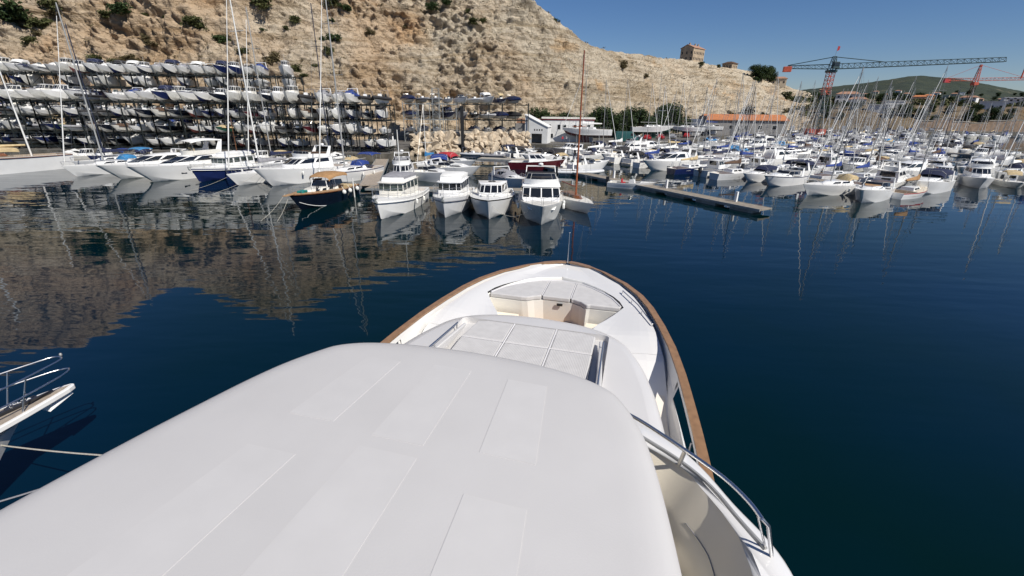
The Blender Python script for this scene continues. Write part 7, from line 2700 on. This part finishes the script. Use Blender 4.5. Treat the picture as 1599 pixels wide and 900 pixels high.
for px, py, sz, kd in sorted(BUSH):
    wh = next(t for lim, t in WHERE if px < lim)
    key = (kd, wh)
    i = cnt[key] = cnt.get(key, -1) + 1
    shrub(px, py, sz, kd, '%s shrub %s, %s such from the left' % (KW[kd], wh, ORD[min(19, i)]))

# trees: tapered trunk, limbs, crown of leaves
def tree_proto(seed, h, crown, mname, n=4200, size=.34):
    q = random.Random(seed)
    g = MB()
    g.tube([(0, 0, -.4), (q.uniform(-.15, .15), q.uniform(-.15, .15), h * .3), (q.uniform(-.3, .3), q.uniform(-.3, .3), h * .75)], h * .026, 7, r2=h * .009)
    for k in range(6):
        a = q.uniform(0, 6.28); z = h * q.uniform(.25, .55)
        g.tube([(0, 0, z), (math.cos(a) * crown * .35, math.sin(a) * crown * .35, z + h * .16), (math.cos(a) * crown * .7, math.sin(a) * crown * .7, z + h * .25)], h * .011, 5, r2=h * .003)
    tm = g.mesh('trunk', [M['bark']], 60)
    cm = leaf_cluster(seed + 50, n, crown, crown, h * .50, size, h * .52, lumps=15).mesh('crown', [M[mname]])
    return tm, cm
TP = [tree_proto(1, 8.8, 4.6, 'leaf1'), tree_proto(2, 8.0, 5.0, 'leaf1'), tree_proto(3, 9.4, 4.3, 'leaf1')]
def tree(x, y, z, s_, i, label, group, nm='pine_tree', cat='tree'):
    root = thing(nm, label, cat, (x, y, z), gv.uniform(0, 6), group)
    root.scale = (s_, s_, s_ * gv.uniform(.92, 1.08))
    for n_, me in zip(('trunk', 'crown'), TP[i % 3]):
        o = bpy.data.objects.new(n_, me); C.objects.link(o); o.parent = root
    return root
xs_ = [842, 858, 876, 893, 908, 924, 941, 958, 976, 992, 1008, 1024, 1040, 1052]
for i, px in enumerate(xs_):
    r = (px - 800) / 742
    by = column(CL, r)[0] - 4.0 + (i % 2) * 1.6
    tree(r * by, by, QZ, (.78 + (.14 if i % 3 == 0 else 0)) * by / 138 * (.78 if i == 3 else 1), i, 'dark green pine below the quarried hill, %s from the left' % ORD[i], 'row of dark pines at the foot of the hill')
for i, (px, py, s_) in enumerate([(1176, 118, 1.0), (1190, 122, 1.3), (1200, 124, 1.2)]):
    p = on_land(px, py + 3)
    if p: tree(p.x, p.y, p.z - .5, s_, i, 'dark pine in the clump right of the hilltop pavilion, %s from the left' % ORD[i], 'pine clump by the hilltop pavilion')
SL = []
for k in range(64):
    px = 1285 + (k * 71) % 330 + gv.uniform(-5, 5)
    py = gv.uniform(150, 192) if k % 3 else gv.uniform(147, 160)
    SL.append((px, py))
SL.sort()
for i, (px, py) in enumerate(SL):
    p = on_land(px, py)
    if p and p.y > 244: tree(p.x, p.y, p.z - .6, gv.uniform(.38, .8) * (1 if p.y < 600 else 1.3), i, 'dark green tree among the hillside houses, %s from the left' % ordn(i), 'trees between the hillside houses')
# low scrub that nobody could count covers the slope
q = random.Random(77)
g = MB()
for _ in range(4200):
    r = q.uniform(.60, 1.25); yy = q.uniform(262, 620)
    hit = LAND.ray_cast(Vector((r * yy, yy, 200)), Vector((0, 0, -1)))
    if not hit[0] or noise.noise(Vector((r * yy * .02, yy * .02, 0))) < -.05: continue
    p = hit[0]; s_ = q.uniform(.8, 2.2)
    for _k in range(7):
        c = p + Vector((q.uniform(-1, 1), q.uniform(-1, 1), q.uniform(0, .8))) * s_
        a = Vector((q.gauss(0, 1), q.gauss(0, 1), q.gauss(0, .6))).normalized() * s_ * .5
        b_ = Vector((q.gauss(0, 1), q.gauss(0, 1), q.gauss(0, 1))).normalized() * s_ * .4
        g.add([c - a, c + b_, c + a, c - b_], [(0, 1, 2, 3)])
o = g.build('slope_scrub', M['leaf2'])
tag(o, 'low green scrub covering the slope beyond the marina', 'scrub', kind='stuff')
g = MB()
for _ in range(900):
    r = q.uniform(-1.4, .6)
    by, cy, cz = column(CL, r)
    yy = lerp(by, cy, q.random())
    hit = LAND.ray_cast(Vector((r * yy, yy, 300)), Vector((0, 0, -1)))
    if not hit[0] or noise.noise(Vector((r * yy * .045, yy * .045, 5))) < .02: continue
    p = hit[0]; s_ = q.uniform(.25, .75)
    for _k in range(10):
        c = p + Vector((q.uniform(-1, 1), q.uniform(-1, 1), q.uniform(0, .8))) * s_
        a = Vector((q.gauss(0, 1), q.gauss(0, 1), q.gauss(0, .6))).normalized() * s_ * .4
        b_ = Vector((q.gauss(0, 1), q.gauss(0, 1), q.gauss(0, 1))).normalized() * s_ * .3
        g.add([c - a, c + b_, c + a, c - b_], [(0, 1, 2, 3)])
o = g.build('cliff_scrub', M['leaf3'])
tag(o, 'sparse dry tufts scattered over the limestone cliff', 'scrub', kind='stuff')

# ------------------------------------------------------------------ boats ashore, vehicles and people on the quay
def ashore(v, x, y, deg, label):
    o = get('sail', dict(v, keel=True))
    o.location = (x, y, QZ + 2.05)
    o.rotation_euler = (0, 0, R(deg))
    tag(o, label, 'sailing yacht', 'yachts propped up ashore on the quay')
ashore(dict(L=13, hull='gel', mast=15, sail='whitecv', bottom='redhull'), 19.0, 123.0, 178, 'white yacht ashore on a cradle in front of the long white building')
ashore(dict(L=13.5, hull='gel', mast=15, genoa=False, bottom='greenhull'), 43.0, 146.0, 4, 'white yacht with dark green bottom ashore right of the green van')
ashore(dict(L=11, hull='gel', mast=14, genoa=False, bottom='antifoul'), 56.5, 154.0, 170, 'white yacht ashore left of the orange roofed workshop')
ashore(dict(L=10, hull='gel', mast=13, sail='blue', bottom='antifoul'), 70, 170.0, 175, 'white yacht ashore with blue boom cover before the blue gable end')
ashore(dict(L=10.5, hull='gelold', mast=13, genoa=False, bottom='antifoulr'), 84, 181.0, 0, 'off-white yacht ashore under the orange tiled roof')

def car(x, y, deg, paint, label, L=4.3, W=1.75, Hh=1.45, nm='parked_car', cat='car', van=False, proto={}, group='vehicles parked along the quay'):
    key = (paint, van, L)
    if key in proto:
        root = copy_tree(proto[key])
    else:
        root = thing(nm)
        m = MB()
        def ring(x_, zb, zt, w_): return [(x_, -w_ / 2, zb), (x_, w_ / 2, zb), (x_, w_ / 2 * 1.0, zt * .8), (x_, w_ / 2 * .9, zt), (x_, -w_ / 2 * .9, zt), (x_, -w_ / 2, zt * .8)]
        if van:
            m.loft([ring(-L / 2, .35, Hh, W * .96), ring(-L * .45, .3, Hh + .03, W), ring(L * .22, .3, Hh + .05, W), ring(L * .36, .3, Hh * .62, W), ring(L * .48, .3, Hh * .46, W * .95), ring(L / 2, .4, Hh * .40, W * .9)])
        else:
            m.loft([ring(-L / 2, .35, .80, W * .9), ring(-L * .46, .25, .92, W * .98), ring(L * .10, .22, .92, W), ring(L * .40, .24, .80, W * .97), ring(L / 2, .35, .62, W * .85)])
            m.loft([ring(-L * .44, .85, .90, W * .86), ring(-L * .34, .85, Hh - .04, W * .80), ring(L * .02, .85, Hh, W * .80), ring(L * .22, .85, .92, W * .86)])
        bd = m.build('body', M[paint], root, smooth=35)
        m = MB()
        if van:
            m.hexa([(L * .225, -W * .42, Hh * .97), (L * .352, -W * .44, Hh * .66), (L * .352, W * .44, Hh * .66), (L * .225, W * .42, Hh * .97),
                    (L * .235, -W * .42, Hh * 1.0), (L * .362, -W * .44, Hh * .68), (L * .362, W * .44, Hh * .68), (L * .235, W * .42, Hh * 1.0)])
            for s_ in (1, -1):
                m.box(L * .14, L * .27, s_ * W * .5 - .01 * s_ if s_ < 0 else W * .5, W * .5 + .012 if s_ > 0 else -W * .5 + .0, Hh * .58, Hh * .84) if s_ > 0 else m.box(L * .14, L * .27, -W * .5 - .012, -W * .5, Hh * .58, Hh * .84)
        else:
            for s_ in (1, -1):
                y0 = s_ * W * .415
                m.hexa([(-L * .36, y0, .93), (L * .17, y0, .93), (L * .17, y0 + s_ * .02, .93), (-L * .36, y0 + s_ * .02, .93),
                        (-L * .30, y0 - s_ * .02, Hh - .16), (L * .03, y0 - s_ * .02, Hh - .14), (L * .03, y0, Hh - .14), (-L * .30, y0, Hh - .16)])
            m.hexa([(L * .045, -W * .36, Hh - .06), (L * .205, -W * .39, .96), (L * .205, W * .39, .96), (L * .045, W * .36, Hh - .06),
                    (L * .055, -W * .36, Hh - .05), (L * .215, -W * .39, .98), (L * .215, W * .39, .98), (L * .055, W * .36, Hh - .05)])
        gl = m.build('car_window', M['glass'], bd); fix_normals(gl)
        for sx in (-.31, .31):
            for s_ in (1, -1):
                m = MB(); m.tube([(sx * L, s_ * (W / 2 - .18), .32), (sx * L, s_ * (W / 2 + .02), .32)], .32, 14)
                wh = m.build('wheel', M['blk'], root, smooth=40)
        proto[key] = root
    root.location = (x, y, QZ)
    root.rotation_euler = (0, 0, R(deg))
    tag(root, label, cat, group)
    return root
car(30.5, 127.0, 3, 'vangreen', 'large dark green van parked on the quay near the long building', L=6.2, W=2.2, Hh=2.7, nm='delivery_van', cat='van', van=True, group=None)
PAINTS = [('carsilver', 'silver'), ('carwhite', 'white'), ('carblack', 'black'), ('carblue', 'dark blue'), ('carred', 'red'), ('carsilver', 'silver'), ('carblack', 'black'), ('carwhite', 'white')]
vr = random.Random(4)
k = 0
for i in range(30):
    t = i / 30
    x = lerp(36, 215, t ** 1.1) + vr.uniform(-1, 1)
    y = yq(x) + 7.5 + vr.uniform(-.6, .6)
    pt, pn_ = PAINTS[vr.randrange(8)]
    vn = vr.random() < .18
    car(x, y, 60 + vr.uniform(-5, 5), pt if not vn else 'carwhite', '%s parked behind the marina berths, %s vehicle from the left' % ((pn_ + ' car') if not vn else 'white van', ordn(i)),
        nm='parked_van' if vn else 'parked_car', cat='van' if vn else 'car', van=vn, L=5.2 if vn else 4.3, W=1.95 if vn else 1.75, Hh=2.2 if vn else 1.45)

def person(x, y, z, deg, top, bottom, label, armup=0.0):
    """one continuous standing figure"""
    bm_v = [(0, 0, .95), (0, 0, 1.18), (0, 0, 1.42), (0, 0, 1.52), (0, .01, 1.64), (0, 0, 1.74),
            (.09, 0, .90), (.11, .02, .48), (.11, -.02, .07), (.11, .12, .04),
            (-.09, 0, .90), (-.12, -.03, .48), (-.13, -.06, .07), (-.13, .08, .04),
            (.19, 0, 1.40), (.25, -.02, 1.12), (.27, .06, .88), (-.19, 0, 1.40), (-.25, .03, 1.12), (-.24, .14, .90)]
    ed = [(0, 1), (1, 2), (2, 3), (3, 4), (4, 5), (0, 6), (6, 7), (7, 8), (8, 9), (0, 10), (10, 11), (11, 12), (12, 13), (2, 14), (14, 15), (15, 16), (2, 17), (17, 18), (18, 19)]
    rad = [.13, .125, .14, .055, .095, .085, .09, .062, .042, .035, .09, .062, .042, .035, .065, .045, .036, .065, .045, .036]
    me = bpy.data.meshes.new('person')
    me.from_pydata(bm_v, ed, [])
    o = bpy.data.objects.new('person', me)
    C.objects.link(o)
    md = o.modifiers.new('skin', 'SKIN')
    for i, s_ in enumerate(me.skin_vertices[0].data):
        s_.radius = (rad[i], rad[i] * .8)
        s_.use_root = (i == 0)
    o.modifiers.new('sub', 'SUBSURF').levels = 1
    m, n, l, b = new_mat('clothes_and_skin')
    tc = n.new("ShaderNodeTexCoord"); sp = n.new("ShaderNodeSeparateXYZ")
    l.new(tc.outputs["Object"], sp.inputs[0])
    mr_ = n.new("ShaderNodeMath"); mr_.operation = 'DIVIDE'; mr_.inputs[1].default_value = 1.8
    l.new(sp.outputs[2], mr_.inputs[0])
    r = ramp(n, [(0, (.03, .03, .03)), (.05, bottom), (.52, top), (.83, (.42, .25, .17)), (.93, (.05, .03, .02))])
    r.color_ramp.interpolation = 'CONSTANT'
    l.new(mr_.outputs[0], r.inputs[0]); l.new(r.outputs[0], b.inputs["Base Color"])
    b.inputs["Roughness"].default_value = .8
    me.materials.append(m)
    o.location = (x, y, z); o.rotation_euler = (0, 0, R(deg))
    tag(o, label, 'person')
    return o
person(12.6, 120.6, QZ, 200, (.45, .02, .03), (.05, .06, .10), 'person in a red top standing on the quay right of the white shed')
person(13.6, 121.2, QZ, 150, (.6, .6, .6), (.03, .04, .08), 'person in a white top standing beside the one in red on the quay')

# mooring lines of the nearer boats
for i, (a, b_, lab) in enumerate([((-21.7, 42.4, 1.8), (-22.6, 38.6, -.1), 'left mooring line dropping from the blue black yacht bow into the water'), ((-21.2, 42.2, 1.8), (-20.9, 38.2, -.1), 'right mooring line dropping from the blue black yacht bow into the water'),
                                  ((-2.0, 39.9, 1.5), (1.6, 37.9, 1.6), 'slack mooring line hanging between the two rightmost bow-out cruisers'),
                                  ((-35.8, 57.1, 1.3), (-39.5, 53.0, -.1), 'mooring line from the tall masted white sloop into the water'), ((-31.5, 56.6, 1.9), (-35.2, 51.8, -.1), 'mooring line from the brown trimmed flybridge yacht into the water')]):
    rope([a, b_], .014, lab, sag=.9 if i == 2 else .25)
m = MB(); m.tube([(0, 0, -1), (0, 0, 2.1)], .07, 8)
bx_ = m.build('mooring_post', M['whitemast'], None, smooth=60); bx_.location = (-18.0, 50.5, 0); tag(bx_, 'slim white mooring post between the blue black yacht and the cream trawler', 'post')
